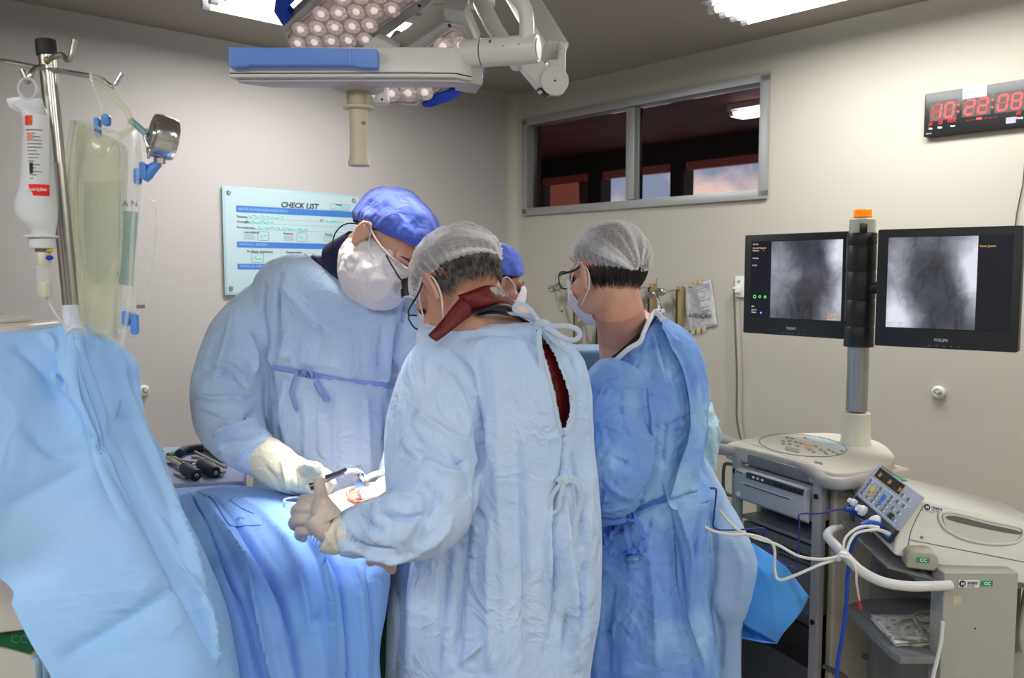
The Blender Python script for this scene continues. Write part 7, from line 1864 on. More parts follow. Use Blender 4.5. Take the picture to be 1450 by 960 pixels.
# ---------------------------------------------------------------- 3. young man in the blue disposable gown
def young_man():
    H = place_head((829, 392), 2.02, (-.63, .76, -.14), (-.08, .10, .98), -1)
    cx = P(915, 700, 2.1).x
    t = thing('person', 'young person in bright blue disposable gown, glasses and sheer cap looking away', 'person', (cx, 2.12, 0))
    m = MB(); head_mb(m, H)
    m.tube([H @ Vector((0, -.020, -.03)), H @ Vector((0, -.030, -.085)), P(882, 470, 2.12), P(898, 500, 2.14)], [.058, .060, .064, .095], 26)
    loft_rows(m, [(898, 500, 55, -25, 2.14, .08), (908, 530, 68, -8, 2.14, .10), (915, 640, 60, 0, 2.14, .10), (915, 760, 66, 0, 2.14, .10)], N=40)
    b = Cloth(*fuse(m, .0038, 1)); b.build('body', M_SKINF, t)
    g = MB(); g.tube(sv([P(*k) for k in ((858, 515, 2.04), (880, 498, 2.015), (902, 478, 2.02), (922, 455, 2.06), (935, 440, 2.12))], 6), .009, 10, flat=.6); part('scrub_collar', g, M_BLKTR, t)
    def fold(a, f, z): return (.01 + .04 * max(0, f - .3)) * (math.sin(a * 7 + 1.5) + .6 * math.sin(a * 13 + 2)) * min(1, f * 2)
    g = MB(); loft_rows(g, [(893, 485, 44, -46, 2.10, .070), (897, 492, 58, -44, 2.11, .085), (903, 505, 74, -32, 2.12, .110), (912, 530, 84, -16, 2.12, .135), (917, 575, 84, -4, 2.12, .150), (918, 630, 78, 0, 2.12, .150), (920, 700, 76, 0, 2.12, .150), (916, 760, 84, 0, 2.12, .165), (912, 840, 88, 0, 2.12, .175), (906, 960, 88, 0, 2.12, .18), (906, 1150, 95, 0, 2.12, .19), (906, 1400, 100, 0, 2.12, .19)], N=120, fold=fold)
    loft_path(g, [(880, 530, 2.04, .060), (868, 560, 2.00, .074), (864, 610, 1.965, .084), (868, 660, 1.94, .088), (862, 700, 1.94, .068), (840, 712, 2.0, .052), (812, 705, 2.07, .042)], N=32)
    loft_path(g, [(945, 500, 2.16, .055), (962, 545, 2.18, .064), (968, 610, 2.22, .062), (955, 680, 2.3, .05)], N=24)
    c = Cloth(*fuse(g, .0048, 3))
    c.undulate(.007, 10, 10, 5, 22); c.wrinkle(.005, 12, 12, 9, 24, 3); c.wrinkle(.002, 30, 30, 26, 26, 3)
    rnd = random.Random(17); S = []
    for k in range(110):   # short crisp paper creases
        x, y = rnd.uniform(840, 990), rnd.uniform(530, 900); a = rnd.uniform(0, math.pi); L = rnd.uniform(10, 34); q = rnd.uniform(-6, 6)
        S.append(([(x - math.cos(a) * L, y - math.sin(a) * L), (x + q, y - q), (x + math.cos(a) * L, y + math.sin(a) * L)], rnd.choice((-1, 1)) * rnd.uniform(.002, .004), rnd.uniform(.004, .007), .35))
    S += [([(878, 560), (884, 600), (898, 640), (905, 690)], -.006, .008, .4), ([(905, 520), (915, 580), (918, 640), (910, 700)], .007, .010), ([(925, 470), (935, 520), (950, 560)], .006, .009), ([(912, 590), (922, 650), (902, 720)], -.013, .010, .4), ([(845, 600), (875, 610), (905, 640)], .005, .008), ([(850, 640), (880, 650), (905, 672)], -.006, .008, .5), ([(855, 680), (880, 700), (900, 705)], .006, .008),
          ([(842, 735), (870, 737), (905, 722), (945, 704)], -.014, .008), ([(860, 780), (890, 790), (915, 783)], .010, .010, .4), ([(858, 800), (880, 812), (910, 808)], -.006, .008), ([(870, 830), (864, 880), (862, 950)], -.008, .010, .5), ([(945, 600), (940, 660), (945, 705)], -.008, .009, .4), ([(915, 760), (925, 840), (930, 950)], .008, .012), ([(900, 760), (885, 790), (880, 830)], -.005, .008)]
    c.strokes(S)
    gown = c.build('gown', M_NONW, t)
    c.bvh()
    # open back panel hanging behind the right shoulder and the corner flap at the waist
    pn = Cloth.grid([[(929, 441, 2.13), (945, 452, 2.16), (960, 468, 2.20)], [(938, 470, 2.05), (962, 478, 2.10), (980, 498, 2.20)], [(962, 530, 2.02), (984, 540, 2.06), (991, 560, 2.18)], [(972, 600, 2.00), (984, 600, 2.04), (990, 612, 2.16)], [(958, 650, 1.99), (980, 648, 2.02), (988, 650, 2.12)], [(944, 700, 1.98), (972, 690, 2.0), (1002, 688, 2.08)]], 70, 40)
    pn.V[:, 1] -= .045; pn.norm(); pn.bvh(); pn.undulate(.006, 12, 12, 5, 31); pn.wrinkle(.004, 28, 28, 12, 32, 2.5); pn.strokes([([(945, 470), (965, 510), (978, 560), (975, 620)], -.010, .009, .4), ([(935, 455), (960, 490), (985, 540)], .006, .008), ([(985, 560), (990, 610), (975, 670)], -.006, .008)])
    pn.build('back_panel', M_NONW, t, solid=.0015)
    fl = Cloth.grid([[(944, 606, 1.99), (962, 640, 1.985), (980, 668, 1.985), (1013, 700, 1.99)], [(936, 660, 1.975), (950, 690, 1.965), (975, 702, 1.965), (1005, 708, 1.97)], [(943, 706, 1.96), (948, 716, 1.95), (955, 722, 1.95), (965, 720, 1.95)]], 30, 50)
    fl.wrinkle(.0025, 25, 25, 25, 33, 2); fl.build('waist_flap', M_NONW, t, solid=.0015)
    sk = Cloth.grid([[(945, 706, 1.965), (975, 712, 1.95), (1003, 712, 1.97), (1012, 700, 2.04)], [(955, 760, 1.965), (975, 765, 1.95), (996, 768, 1.98), (1000, 760, 2.06)], [(962, 830, 1.965), (975, 835, 1.95), (994, 840, 1.98), (1004, 840, 2.06)], [(972, 900, 1.965), (990, 900, 1.95), (1008, 905, 1.98), (1014, 905, 2.06)], [(980, 980, 1.965), (1000, 980, 1.95), (1014, 985, 1.98), (1024, 985, 2.06)], [(980, 1150, 1.965), (1000, 1150, 1.95), (1020, 1150, 1.98), (1030, 1150, 2.06)]], 90, 40)
    sk.undulate(.006, 14, 14, 5, 35); sk.wrinkle(.005, 24, 24, 12, 36, 2.5); sk.strokes([([(960, 720), (975, 780), (975, 860), (1000, 950)], -.007, .009, .4), ([(995, 720), (985, 780), (985, 830)], .006, .009), ([(950, 730), (965, 800), (970, 860)], .005, .007)]); sk.build('skirt_panel', M_NONW, t, solid=.0015)
    # white binding on the neckline
    wb = mat('white_binding', (.70, .73, .82), .8, bump=[('wave', 200, .3, .001)])
    L = [P(*k) for k in ((864, 516, 2.03), (874, 508, 1.995), (890, 494, 1.98), (906, 484, 1.985), (912, 470, 2.0), (920, 453, 2.04), (928, 441, 2.09), (940, 440, 2.12))]
    g = MB(); g.tube(sv(L, 6), .0062, 10, flat=.55, hint=Vector((0, 1, 0))); part('neck_binding', g, wb, gown)
    g = MB(); g.tube([P(926, 440, 2.09), P(934, 446, 2.05), P(939, 454, 2.04)], .007, 8, flat=.35, hint=Vector((0, 1, 0))); part('neck_tab', g, wb, gown)
    mt = mat('blue_belt', (.11, .25, .72), .75, bump=[('wave', 120, .3, .001)])
    bl = c.tie([(850, 736), (875, 736), (905, 722), (946, 704)], .0085, .006, 'belt', mt, t, flat=.3)
    for pts, r in (([(896, 731), (892, 745), (892, 765), (891, 783), (898, 784)], .0085), ([(896, 731), (906, 742), (911, 758), (915, 770), (910, 782), (900, 785), (896, 780)], .0075), ([(890, 736), (875, 752), (862, 770), (856, 776)], .0080), ([(886, 738), (870, 745), (858, 760), (850, 768)], .0075), ([(885, 733), (893, 729), (902, 733), (893, 738)], .008)):
        Lp = c.path(pts, 5, .014); g = MB()
        if len(Lp) > 2: g.tube(Lp, r, 10, flat=.28, hint=Vector((0, 1, 0))); part('bow_tie', g, mt, bl)
    # hair and bouffant
    hs = shell(H, rimf(78, 86, 122), radii=(.0815, .1025, .094), noise_amp=.0012, seed=19, nt=50, nphi=110); hs.build('hair', M_HAIRD, t)
    strands(H, M_HAIRD, t, 1000, (-176, -6), 94, 120, .028, 14, radii=(.082, .103, .094))
    s = shell(H, rimf(84, 89, 115), radii=(.085, .103, .099), ripple=.0035, puff=.010, gather=(-98, 112), noise_amp=.003, seed=21)
    s.build('bouffant_cap', M_BOUF, t, attr=s.attr)
    L = head_local(H)
    glasses(H, t, mat('black_teal_frame', (.008, .018, .022), .25), y=.116, w=.036, h=.022)
    mk = patch(H, (0, .86, -.50), 50, 52, (.070, .110, .104), (0, .008, -.020), nu=50, nv=40, seed=16, puff=.006, pleats=3); mk.build('mask', M_MASK, t, solid=.0015)
    for sx in (-1, 1):
        g = MB(); g.tube(sv([L(sx * .058, .066, -.008), L(sx * .078, .035, .012), L(sx * .086, .004, .032), L(sx * .090, -.016, .026), L(sx * .091, -.030, .004), L(sx * .086, -.022, -.030), L(sx * .074, .012, -.058), L(sx * .046, .060, -.076)], 6), .0018, 8); part('ear_loop', g, M_MASK, t)
    trousers(t, (cx, 2.15, .8), ((cx - .12, 2.15, 0), (cx + .12, 2.2, 0)), M_TROU, M_CLOG)
young_man()
# ---------------------------------------------------------------- 4. person with the blue cap behind
def person_behind():
    hc = P(699, 404, 2.82); H = head_frame(hc, (.86, .45, -.22), (.2, .1, .97)); L = head_local(H)
    cx = P(672, 560, 2.8).x
    t = thing('person', 'person in blue cloth cap and white mask mostly hidden behind the sheer cap', 'person', (cx, 2.8, 0))
    m = MB(); head_mb(m, H); m.tube([H @ Vector((0, -.02, -.03)), H @ Vector((0, -.04, -.09)), P(684, 455, 2.8), P(675, 480, 2.8)], [.055, .058, .06, .09], 22)
    loft_rows(m, [(675, 478, 40, 5, 2.8, .07), (672, 500, 62, 0, 2.8, .09), (672, 640, 55, 0, 2.8, .09)], N=32); b = Cloth(*fuse(m, .006, 3)); b.build('body', M_SKIND, t)
    g = MB(); loft_rows(g, [(676, 470, 30, 5, 2.8, .07), (674, 484, 58, 5, 2.8, .10), (672, 520, 76, 0, 2.8, .12), (672, 620, 66, 0, 2.8, .13), (672, 900, 80, 0, 2.8, .15)], N=60)
    loft_path(g, [(625, 500, 2.75, .06), (605, 560, 2.70, .07), (610, 620, 2.6, .06)], N=20); loft_path(g, [(718, 500, 2.75, .06), (728, 560, 2.72, .07), (715, 630, 2.6, .06)], N=20)
    c = Cloth(*fuse(g, .009, 3)); c.wrinkle(.006, 16, 16, 12, 5, 2.5); c.build('gown', M_GOWN, t)
    s = shell(H, rimf(78, 88, 104), radii=(.088, .110, .104), ripple=.002, puff=.012, noise_amp=.004, seed=41, rim_pull=.008); s.wrinkle(.003, 40, 40, 30, 3, 2.5); s.build('cap', M_CAPB, t, solid=.0015)
    hs = shell(H, rimf(84, 104, 116), radii=(.081, .100, .092), noise_amp=.001, nt=40, nphi=80); hs.build('hair', M_HAIRD, t)
    g = MB(); g.ball(L(.032, .074, .003), .0115, nu=14, nv=10); part('eye', g, mat('dark_eye', (.05, .04, .035), .3), t)
    g = MB(); g.tube([L(.016, .093, .022), L(.032, .090, .029), L(.048, .076, .024)], [.0022, .0035, .0018], 8); part('eyebrow', g, M_HAIRD, t)
    mk = patch(H, (0, .86, -.50), 50, 52, (.070, .112, .104), (0, .008, -.020), nu=40, nv=30, seed=46, puff=.006, pleats=3); mk.build('mask', M_MASK, t, solid=.0015)
    for sx in (-1, 1):
        g = MB(); g.tube(sv([L(sx * .066, .052, -.014), L(sx * .078, .035, .010), L(sx * .088, .0, .028), L(sx * .090, -.02, .010), L(sx * .080, .0, -.045), L(sx * .060, .042, -.075)], 6), .0018, 8); part('ear_loop', g, M_MASK, t)
    trousers(t, (cx, 2.82, .8), ((cx - .1, 2.8, 0), (cx + .1, 2.85, 0)), M_TROU, M_CLOG)
person_behind()
# ---------------------------------------------------------------- 5. person hidden behind the young man, elbow showing
def person_hidden():
    hc = P(868, 396, 2.74); H = head_frame(hc, (-.5, .85, -.1), (0, 0, 1)); cx = P(900, 600, 2.7).x
    t = thing('person', 'person hidden behind the bright blue gown with only a pale teal sleeve showing', 'person', (cx, 2.72, 0))
    m = MB(); head_mb(m, H, .96); m.tube([H @ Vector((0, -.02, -.03)), P(880, 440, 2.76), P(895, 470, 2.76)], [.055, .06, .09], 20)
    loft_rows(m, [(895, 480, 40, 0, 2.76, .07), (905, 520, 50, 0, 2.76, .09), (910, 640, 50, 0, 2.76, .09)], N=32); b = Cloth(*fuse(m, .007, 3)); b.build('body', M_SKINF, t)
    g = MB(); loft_rows(g, [(893, 474, 30, 0, 2.76, .07), (898, 490, 40, -5, 2.76, .09), (915, 545, 62, 0, 2.76, .12), (925, 640, 62, 0, 2.76, .13), (925, 900, 70, 0, 2.76, .15)], N=60)
    loft_path(g, [(950, 535, 2.72, .055), (978, 580, 2.68, .060), (990, 620, 2.64, .062), (987, 665, 2.60, .056), (970, 695, 2.56, .05)], N=26)
    c = Cloth(*fuse(g, .0075, 3)); c.wrinkle(.012, 20, 20, 16, 5, 3); c.wrinkle(.005, 36, 36, 30, 7, 2.5); c.build('gown', M_TEAL, t)
    s = shell(H, rimf(84, 88, 104), radii=(.086, .108, .100), ripple=.003, puff=.008, noise_amp=.003, seed=51, s=.95); s.build('cap', M_CAPB, t, solid=.001)
    trousers(t, (cx, 2.74, .8), ((cx - .1, 2.74, 0), (cx + .1, 2.78, 0)), M_TROU, M_CLOG)
person_hidden()
# ================================================================ OPERATING TABLE, PATIENT, DRAPES
ZT = 1.12
def op_table():
    a = Vector((-.30, 1.85, 0))
    t = thing('operating_table', 'operating table hidden under the blue drapes with dark green cloth below', 'operating table', a)
    ang = rad(10); M = Matrix.Rotation(ang, 4, 'Z')
    g = MB(); g.box((-.64, 1.74, .88), (.62, .34, .08), M); part('table_top', g, M_DGREY, t, bev=.02)
    g = MB(); g.box((-.62, 1.76, .48), (.26, .22, .78), M); part('column', g, M_STEEL, t, bev=.02)
    g = MB(); g.box((-.62, 1.74, .06), (.5, .32, .12), M); part('base', g, M_GREYP, t, bev=.03)
    gc = Cloth.grid([[(440, 800, 1.76), (500, 812, 1.70), (560, 812, 1.70), (640, 806, 1.76)], [(440, 880, 1.76), (500, 890, 1.68), (560, 890, 1.69), (640, 880, 1.76)], [(440, 1000, 1.76), (500, 1000, 1.68), (560, 1000, 1.69), (640, 1000, 1.76)], [(440, 1200, 1.76), (500, 1200, 1.68), (560, 1200, 1.69), (640, 1200, 1.76)]], 60, 50)
    gc.undulate(.015, 16, 4, 2, 3); gc.build('green_cloth', fabric('dark_green_cloth', (.008, .09, .035)), t, solid=.002)
op_table()
def patient():
    t = thing('person', 'patient lying covered by blue drapes with only brightly lit skin at the wound showing', 'person', (-.30, 1.84, .93))
    g = MB(); C = [P(250, 760, 1.80), P(330, 745, 1.80), P(430, 745, 1.84), P(520, 735, 1.86), P(560, 735, 1.87), P(580, 738, 1.88)]
    g.tube(sv(C, 5), [.09] * 5 + [.12] * 5 + [.125] * 5 + [.12] * 5 + [.11] * 6, 30, flat=1.25)
    g.ball(P(225, 745, 1.80), (.10, .085, .095))
    Vv, Ff = fuse(g, .008, 2); b = Cloth(Vv, Ff); b.V[:, 2] = np.minimum(b.V[:, 2], ZT - .022); b.norm(); b.build('body', mat('patient_skin', (.62, .38, .28), .5, sss=.15), t)
    # lit skin patch with the wound
    zc = ZT + .004
    q = lambda x, y, z=zc: PZ(x, y, z)
    sk = MB(); hull = [(452, 712), (470, 698), (500, 688), (535, 685), (560, 690), (570, 705), (556, 722), (530, 738), (500, 745), (475, 738), (458, 726)]
    L = sv([q(*k) for k in hull], 4, True); cen = sum(L, Vector()) / len(L); n = len(L)
    rings = [(1.04, -.016), (1.0, -.002), (.85, .006), (.6, .010), (.32, .008)]
    for f, dz in rings: sk.v += [tuple(cen + (p - cen) * f + Vector((0, 0, dz))) for p in L]
    for j in range(len(rings) - 1): sk.f += [(j * n + i, j * n + (i + 1) % n, (j + 1) * n + (i + 1) % n, (j + 1) * n + i) for i in range(n)]
    sk.f.append(tuple(range((len(rings) - 1) * n, len(rings) * n)))
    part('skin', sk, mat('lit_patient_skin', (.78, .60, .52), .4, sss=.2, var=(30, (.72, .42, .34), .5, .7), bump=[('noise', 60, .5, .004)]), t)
    w = MB(); wl = [(492, 697), (500, 692), (512, 692), (520, 699), (516, 708), (505, 712), (494, 706)]; c2 = q(505, 701)
    w.tube([q(x, y, zc + .012) for x, y in wl], .004, 8, closed=True); part('wound_edge', w, mat('tissue_red', (.55, .22, .16), .3), t)
    w = MB(); w.add([q(x, y, zc + .0105) for x, y in wl], [tuple(range(len(wl)))]); part('wound', w, mat('wound_dark', (.42, .14, .10), .25, var=(80, (.62, .32, .24), .4, .6)), t)
    for x, y, s in ((540, 705, .008), (530, 712, .006), (480, 708, .005)):
        w = MB(); w.ball(q(x, y, zc + .008), (s * 1.5, s, .003)); part('tissue', w, mat('tissue_red', 0), t)
    g = MB(); L2 = [P(*k) for k in ((524, 795, 1.545), (533, 793, 1.54), (545, 797, 1.54), (556, 806, 1.55))]; g.tube(sv(L2, 5), .013, 14, flat=.7); part('skin_fold', g, mat('lit_patient_skin', 0), t)
patient()
# ---- large drape over the table
def table_drape():
    rows = [  # along: from the far edge over the top to the front drop
        [(215, 694, 2.16), (262, 689, 2.14), (330, 688, 2.12), (400, 697, 2.10), (470, 703, 2.06), (545, 703, 2.04), (600, 703, 2.02)],
        [(225, 705, 2.02), (270, 703, 1.98), (335, 705, 1.95), (405, 712, 1.93), (480, 717, 1.91), (545, 718, 1.90), (592, 718, 1.90)],
        [(240, 724, 1.86), (284, 728, 1.80), (345, 735, 1.75), (415, 738, 1.72), (490, 738, 1.74), (540, 740, 1.75), (575, 742, 1.78)],
        [(255, 752, 1.66), (298, 766, 1.58), (355, 780, 1.56), (425, 784, 1.56), (485, 786, 1.58), (535, 790, 1.60), (556, 791, 1.66)],
        [(262, 792, 1.52), (310, 812, 1.46), (365, 828, 1.46), (430, 830, 1.47), (490, 828, 1.50), (534, 826, 1.55), (552, 826, 1.62)],
        [(268, 850, 1.44), (322, 868, 1.42), (380, 880, 1.42), (440, 882, 1.44), (500, 880, 1.48), (534, 868, 1.54), (546, 866, 1.60)],
        [(275, 940, 1.42), (330, 945, 1.40), (388, 950, 1.40), (445, 955, 1.42), (505, 955, 1.46), (528, 940, 1.52), (536, 930, 1.58)],
        [(280, 1060, 1.40), (335, 1060, 1.38), (392, 1060, 1.38), (450, 1060, 1.41), (508, 1060, 1.45), (536, 1050, 1.50), (545, 1040, 1.56)],
        [(285, 1300, 1.38), (340, 1300, 1.36), (398, 1300, 1.37), (455, 1300, 1.40), (512, 1300, 1.44), (540, 1290, 1.50), (548, 1280, 1.56)]]
    # the top rows follow the table plane
    for r in rows[:3]:
        for i, (x, y, d) in enumerate(r):
            p = PZ(x, y, ZT + (.0 if i else -.02)); r[i] = (x, y, p.y)
    c = Cloth.grid(rows, 150, 190)
    c.undulate(.006, 7, 7, 5, 61)
    c.strokes([([(268, 690), (300, 760), (335, 850), (375, 1010)], .010, .009, .4), ([(284, 698), (322, 775), (362, 865), (398, 1010)], -.013, .010, .35), ([(306, 700), (352, 770), (396, 855), (428, 1010)], .010, .010, .5), ([(345, 705), (395, 755), (425, 820), (440, 900)], -.006, .012),
               ([(424, 742), (452, 795), (466, 870), (472, 1010)], -.013, .008, .35), ([(438, 752), (474, 810), (486, 880), (492, 1010)], .012, .007, .35), ([(498, 800), (508, 880), (512, 1010)], -.009, .009, .4), ([(520, 795), (527, 880), (528, 1010)], .008, .008), ([(262, 760), (285, 850), (300, 1000)], -.006, .012)])
    for cr, a in (([(330, 700), (385, 790), (440, 850), (462, 900)], .006), ([(345, 960), (400, 915), (440, 880), (466, 868)], .006), ([(300, 790), (350, 800), (400, 780)], .004), ([(400, 720), (440, 735), (500, 760)], .004)):
        c.crease(cr, a, .009)
    c.norm()
    t = c.build('table_drape', M_DRAPE2, None, solid=.0012)
    props(t, 'large blue drape covering the patient and operating table with folds down the front', 'surgical drape')
    c.bvh()
    # taped pocket printed flaps on the top
    md = mat('drape_adhesive_edge', (.035, .14, .55), .6)
    for pts, r in (([(281, 697), (302, 710), (318, 736), (328, 746), (350, 745.5), (369, 745)], .0016), ([(325, 709), (338, 718), (352, 725), (360, 728)], .0016), ([(335, 737), (340, 734), (346, 736)], .0016), ([(322, 711), (329, 706)], .0014)):
        L = c.path(pts, 6, .0015); g = MB()
        if len(L) > 2: g.tube(L, r, 6, flat=.6); o = part('flap_edge', g, md, None); MWt = o; o.parent = t
    fl = c.path([(302, 708), (350, 712), (372, 730), (369, 745), (328, 746), (316, 730)], 3, .004)
    return t
table_drape()
# ---- foreground drape hung from the stand
def screen_drape():
    rows = [
        [(-190, 500, 1.20), (-60, 478, 1.24), (30, 470, 1.31), (82, 462, 1.345), (101, 457, 1.335), (120, 460, 1.355), (140, 470, 1.40), (160, 482, 1.46)],
        [(-190, 560, 1.14), (-60, 540, 1.18), (25, 525, 1.25), (80, 505, 1.31), (106, 495, 1.30), (130, 488, 1.345), (165, 497, 1.41), (193, 512, 1.50)],
        [(-190, 640, 1.10), (-60, 620, 1.14), (25, 610, 1.20), (85, 590, 1.26), (118, 570, 1.27), (150, 556, 1.33), (180, 552, 1.40), (199, 560, 1.49)],
        [(-190, 720, 1.07), (-60, 700, 1.11), (30, 690, 1.17), (100, 672, 1.22), (145, 655, 1.245), (178, 640, 1.29), (205, 622, 1.36), (214, 612, 1.45)],
        [(-185, 800, 1.05), (-50, 790, 1.09), (40, 780, 1.14), (120, 765, 1.19), (175, 750, 1.22), (212, 735, 1.26), (240, 712, 1.32), (248, 700, 1.42)],
        [(-150, 860, 1.04), (-20, 850, 1.08), (60, 850, 1.13), (145, 845, 1.17), (208, 830, 1.20), (246, 815, 1.24), (276, 790, 1.30), (284, 775, 1.40)],
        [(-100, 905, 1.04), (20, 905, 1.08), (95, 910, 1.12), (175, 912, 1.16), (240, 900, 1.19), (278, 885, 1.23), (304, 860, 1.30), (312, 840, 1.40)],
        [(-40, 950, 1.04), (60, 955, 1.08), (130, 965, 1.12), (205, 970, 1.15), (268, 962, 1.18), (302, 950, 1.22), (324, 925, 1.30), (330, 900, 1.40)],
        [(20, 1040, 1.05), (100, 1050, 1.08), (165, 1060, 1.12), (235, 1065, 1.15), (290, 1060, 1.18), (322, 1050, 1.22), (340, 1030, 1.30), (344, 1010, 1.40)],
        [(100, 1300, 1.07), (160, 1300, 1.09), (215, 1300, 1.12), (270, 1300, 1.15), (310, 1300, 1.18), (335, 1300, 1.22), (350, 1290, 1.30), (354, 1280, 1.40)]]
    # left edge runs down from the frame towards (75, 960)
    edge = {5: (44, 905), 6: (75, 958), 7: (100, 1010), 8: (140, 1100), 9: (190, 1330)}
    left = {4: (0, 820, 1.14), 5: (18, 858, 1.12), 6: (42, 905, 1.10), 7: (76, 965, 1.09), 8: (110, 1060, 1.09), 9: (165, 1300, 1.09)}
    for k, l in left.items():
        r = rows[k]; n = len(r); 
        rows[k] = [tuple(np.array(l) * (1 - (i / 3)) + np.array(r[3]) * (i / 3)) for i in range(3)] + r[3:]
    c = Cloth.grid(rows, 190, 150)
    c.undulate(.006, 5, 5, 4, 71)
    c.strokes([([(100, 462), (150, 600), (225, 760), (300, 930)], .006, .012, .5), ([(135, 470), (165, 540), (200, 620), (235, 700), (262, 770)], -.006, .014, .5), ([(90, 540), (130, 640), (175, 740)], .004, .025), ([(75, 528), (110, 585), (145, 632)], -.010, .010, .4), ([(98, 478), (120, 560), (150, 632)], .009, .012, .4), ([(150, 632), (185, 560), (180, 520)], .005, .012), ([(30, 600), (80, 640), (130, 640)], .004, .015), ([(60, 470), (95, 520), (100, 560)], -.005, .014, .5), ([(200, 600), (235, 700), (265, 790), (290, 860)], -.008, .010, .4), ([(150, 640), (200, 720), (255, 820)], .005, .018), ([(20, 490), (60, 520), (85, 570)], .004, .02), ([(255, 800), (285, 870), (305, 940)], -.008, .010, .4)])
    for cr, a, w in (([(0, 722), (70, 685), (140, 640), (190, 606)], .006, .010), ([(80, 933), (150, 895), (200, 865), (262, 818)], .007, .009), ([(118, 475), (155, 570), (195, 680), (255, 815), (300, 920)], .005, .012), ([(152, 640), (250, 745), (280, 740)], .003, .007), ([(250, 765), (280, 742)], .004, .006)):
        c.crease(cr, a * 2.3, w)
    c.norm(); c.wrinkle(.0015, 14, 14, 12, 73, 2.5)
    t = c.build('screen_drape', M_DRAPE, None, solid=.0012)
    props(t, 'large light blue drape hung from the infusion stand in front of everything', 'surgical drape')
    g = MB(); L = [P(100, 432, 1.353), P(101, 445, 1.352), P(104, 460, 1.348), P(110, 476, 1.33)]
    g.tube(sv(L, 5), [.0150] * 5 + [.016] * 5 + [.018] * 6, 24, flat=.8); part('gathered_top', g, mat('white_wrap', (.66, .72, .80), .8, bump=[('ridge', 40, .6, .003)]), None).parent = t
screen_drape()
# ---- retractor, needle holder, suction line in and above the wound
zw = ZT + .02
g = MB(); g.tube([P(441, 689, 1.44), P(446, 686.5, 1.44), P(470, 676, 1.47), P(485, 670, 1.50)], [.006, .0045, .004, .0035], 12)
t = thing('needle_holder', 'steel needle holder gripped under the near surgeon raised thumb', 'surgical instrument', P(460, 680, 1.46))
part('jaw_arm', g, M_STEEL, t); g = MB(); g.tube([P(462, 675, 1.455), P(478, 670, 1.48), P(489, 665, 1.50)], .0035, 10); part('jaw_arm', g, mat('dark_steel', (.16, .16, .18), .25, .9), t)
g = MB(); g.tube([P(440, 689, 1.44), P(446, 687, 1.44)], [.0075, .006], 12); part('handle_end', g, mat('dark_steel', 0), t)
t = thing('retractor', 'bright metal retractor standing in the wound', 'surgical instrument', P(510, 702, 1.80))
pl = Pl(P(512, 700, 1.79), (1, -.25, 0), (0, 0, 1))
q = lambda x, y: pl.uv(x, y)
g = MB(); pl.poly(g, [q(*k) for k in ((501, 676), (505, 671), (515, 670), (517, 700), (502, 697))], -.003, .0); part('blade', g, mat('polished_steel', (.62, .62, .64), .2, 1.0), t, bev=.001)
g = MB(); g.tube([pl.px(508, 674), pl.px(507.5, 665), pl.px(507, 659)], [.007, .0075, .006], 14); part('post', g, mat('polished_steel', 0), t)
g = MB(); g.tube([pl.px(516, 681), pl.px(508, 672), pl.px(500, 668)], .004, 8); part('arm', g, mat('bright_white_plastic', (.85, .85, .84), .35), t)
g = MB(); g.tube(sv([P(484, 672, 1.60), P(493, 668, 1.68), P(501, 667, 1.76), P(509, 668, 1.79), P(516, 676, 1.80), P(520, 682, 1.80)], 5), .0052, 10)
single('white_tube', g, mat('bright_white_plastic', 0), 'short white tube bent over the retractor', 'tube')
g = MB(); g.tube(sv([P(517, 679, 1.79), P(527, 673, 1.80), P(540, 669, 1.80), P(556, 667, 1.80), P(575, 668, 1.81), P(600, 672, 1.86)], 5), .0058, 10)
single('suction_tube', g, mat('bright_white_plastic', 0), 'white suction tube arching right behind the near surgeon sleeve', 'tube')
g = MB(); g.tube(sv([PZ(x, y, ZT + .012) for x, y in ((448, 706), (436, 703), (420, 704), (406, 706), (402, 709), (410, 712), (428, 713), (446, 712))], 5), .0022, 8)
single('clear_tube', g, mat('clear_tube_plastic', (.75, .80, .86), .1, alpha=.6), 'thin clear tube looped on the drape beside the glove', 'tube')
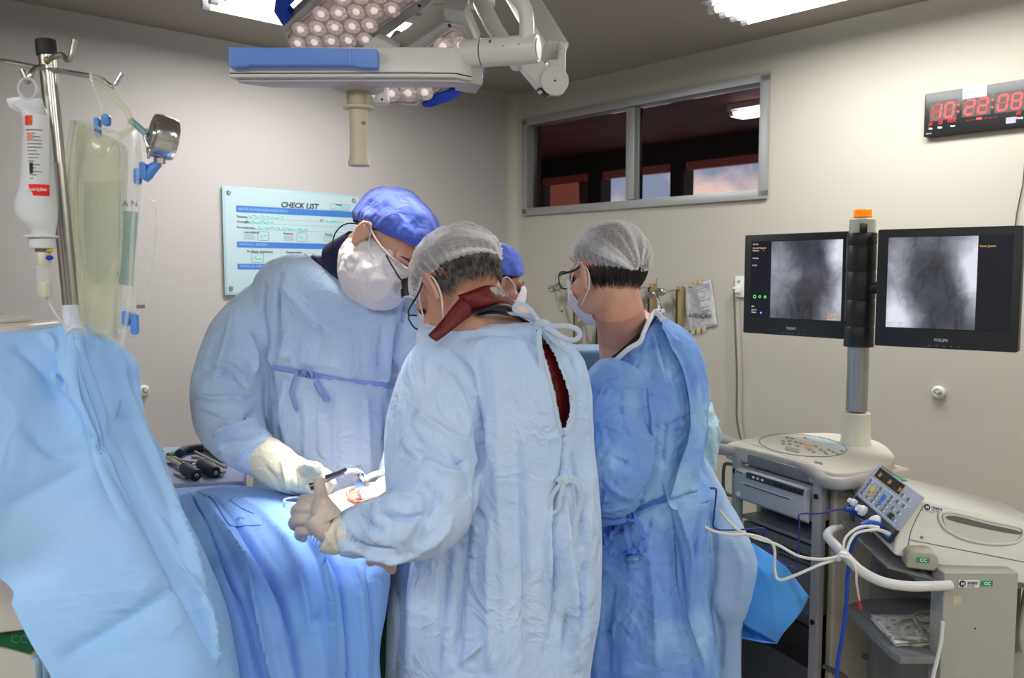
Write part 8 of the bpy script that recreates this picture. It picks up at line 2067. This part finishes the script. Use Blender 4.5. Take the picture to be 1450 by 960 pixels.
# ---- draped stand and folded drape right of the young man
def side_drapes():
    def fold(a, f, z): return .04 * f * (math.sin(a * 6 + 1) + .5 * math.sin(a * 11))
    g = MB(); loft_rows(g, [(985, 640, 10, 0, 2.22, .03), (990, 665, 20, 0, 2.22, .05), (1000, 700, 26, 0, 2.22, .07), (1010, 740, 38, 0, 2.22, .09), (1020, 775, 46, 0, 2.22, .10), (1028, 810, 45, 0, 2.22, .10), (1024, 845, 40, 0, 2.22, .10), (1018, 880, 30, 0, 2.22, .09), (1016, 960, 28, 0, 2.22, .09), (1014, 1100, 28, 0, 2.22, .09)], N=70, fold=fold)
    c = Cloth(*fuse(g, .0065, 3)); c.wrinkle(.006, 14, 14, 6, 81, 2.5)
    c.strokes([([(995, 700), (1010, 760), (1010, 830)], -.005, .01), ([(1030, 760), (1050, 800), (1045, 850)], .004, .012), ([(1010, 860), (1022, 900), (1020, 950)], -.006, .008)])
    o = c.build('draped_stand', M_PALED, None); props(o, 'stand wrapped in pale blue cloth beside the young man gown', 'draped stand')
    pts = [[(1066, 770, 2.22), (1085, 782, 2.18), (1110, 800, 2.16), (1145, 845, 2.15)], [(1060, 800, 2.17), (1080, 815, 2.13), (1105, 835, 2.12), (1132, 868, 2.12)], [(1045, 835, 2.15), (1068, 850, 2.12), (1088, 870, 2.11), (1110, 896, 2.12)], [(1040, 862, 2.17), (1055, 885, 2.13), (1078, 898, 2.12), (1101, 911, 2.13)]]
    c = Cloth.grid(pts, 50, 50); c.undulate(.004, 14, 14, 10, 5); c.crease([(1066, 790), (1090, 830), (1100, 905)], -.004, .006); c.crease([(1075, 775), (1062, 815)], .005, .005); c.norm()
    o = c.build('folded_drape', M_FOLD, None, solid=.0015); props(o, 'folded mid blue drape end hanging in front of the cart', 'surgical drape')
    pts = [[(1040, 862, 2.20), (1060, 880, 2.19), (1085, 895, 2.18), (1101, 911, 2.14)], [(1043, 880, 2.22), (1062, 896, 2.20), (1084, 906, 2.18), (1101, 911, 2.14)], [(1044, 903, 2.18), (1060, 906, 2.17), (1080, 910, 2.16), (1101, 912, 2.14)]]
    b = Cloth.grid(pts, 30, 40); q = b.build('lower_fold', M_FOLD, None, solid=.0015); q.parent = o
    pts = [[(1030, 850, 2.24), (1050, 830, 2.25), (1066, 795, 2.26)], [(1040, 870, 2.24), (1070, 860, 2.25), (1090, 850, 2.26)], [(1042, 905, 2.22), (1075, 905, 2.22), (1100, 905, 2.20)]]
    b = Cloth.grid(pts, 30, 30); q = b.build('inner_fold', M_FOLD, None, solid=.0015); q.parent = o
    # covered table behind, between the two gowned people
    g = MB(); t = thing('covered_side_table', 'side table under a grey-blue cloth behind the hanging steel instruments', 'table', (P(838, 560, 3.0).x, 3.05, 0))
    z = P(838, 494, 3.0).z; x0, x1 = P(812, 500, 3.0).x, P(868, 500, 3.0).x
    g.box(((x0 + x1) / 2, 3.08, z - .2), (x1 - x0, .26, .40)); part('cloth', g, fabric('grey_blue_cloth', (.14, .24, .36)), t, bev=.02, seg=4)
    g = MB(); g.box(((x0 + x1) / 2, 3.08, .35), (.08, .08, .7)); part('column', g, M_STEEL, t); g = MB(); g.box(((x0 + x1) / 2, 3.08, .03), (.2, .24, .06)); part('base', g, M_DGREY, t, bev=.01)
side_drapes()
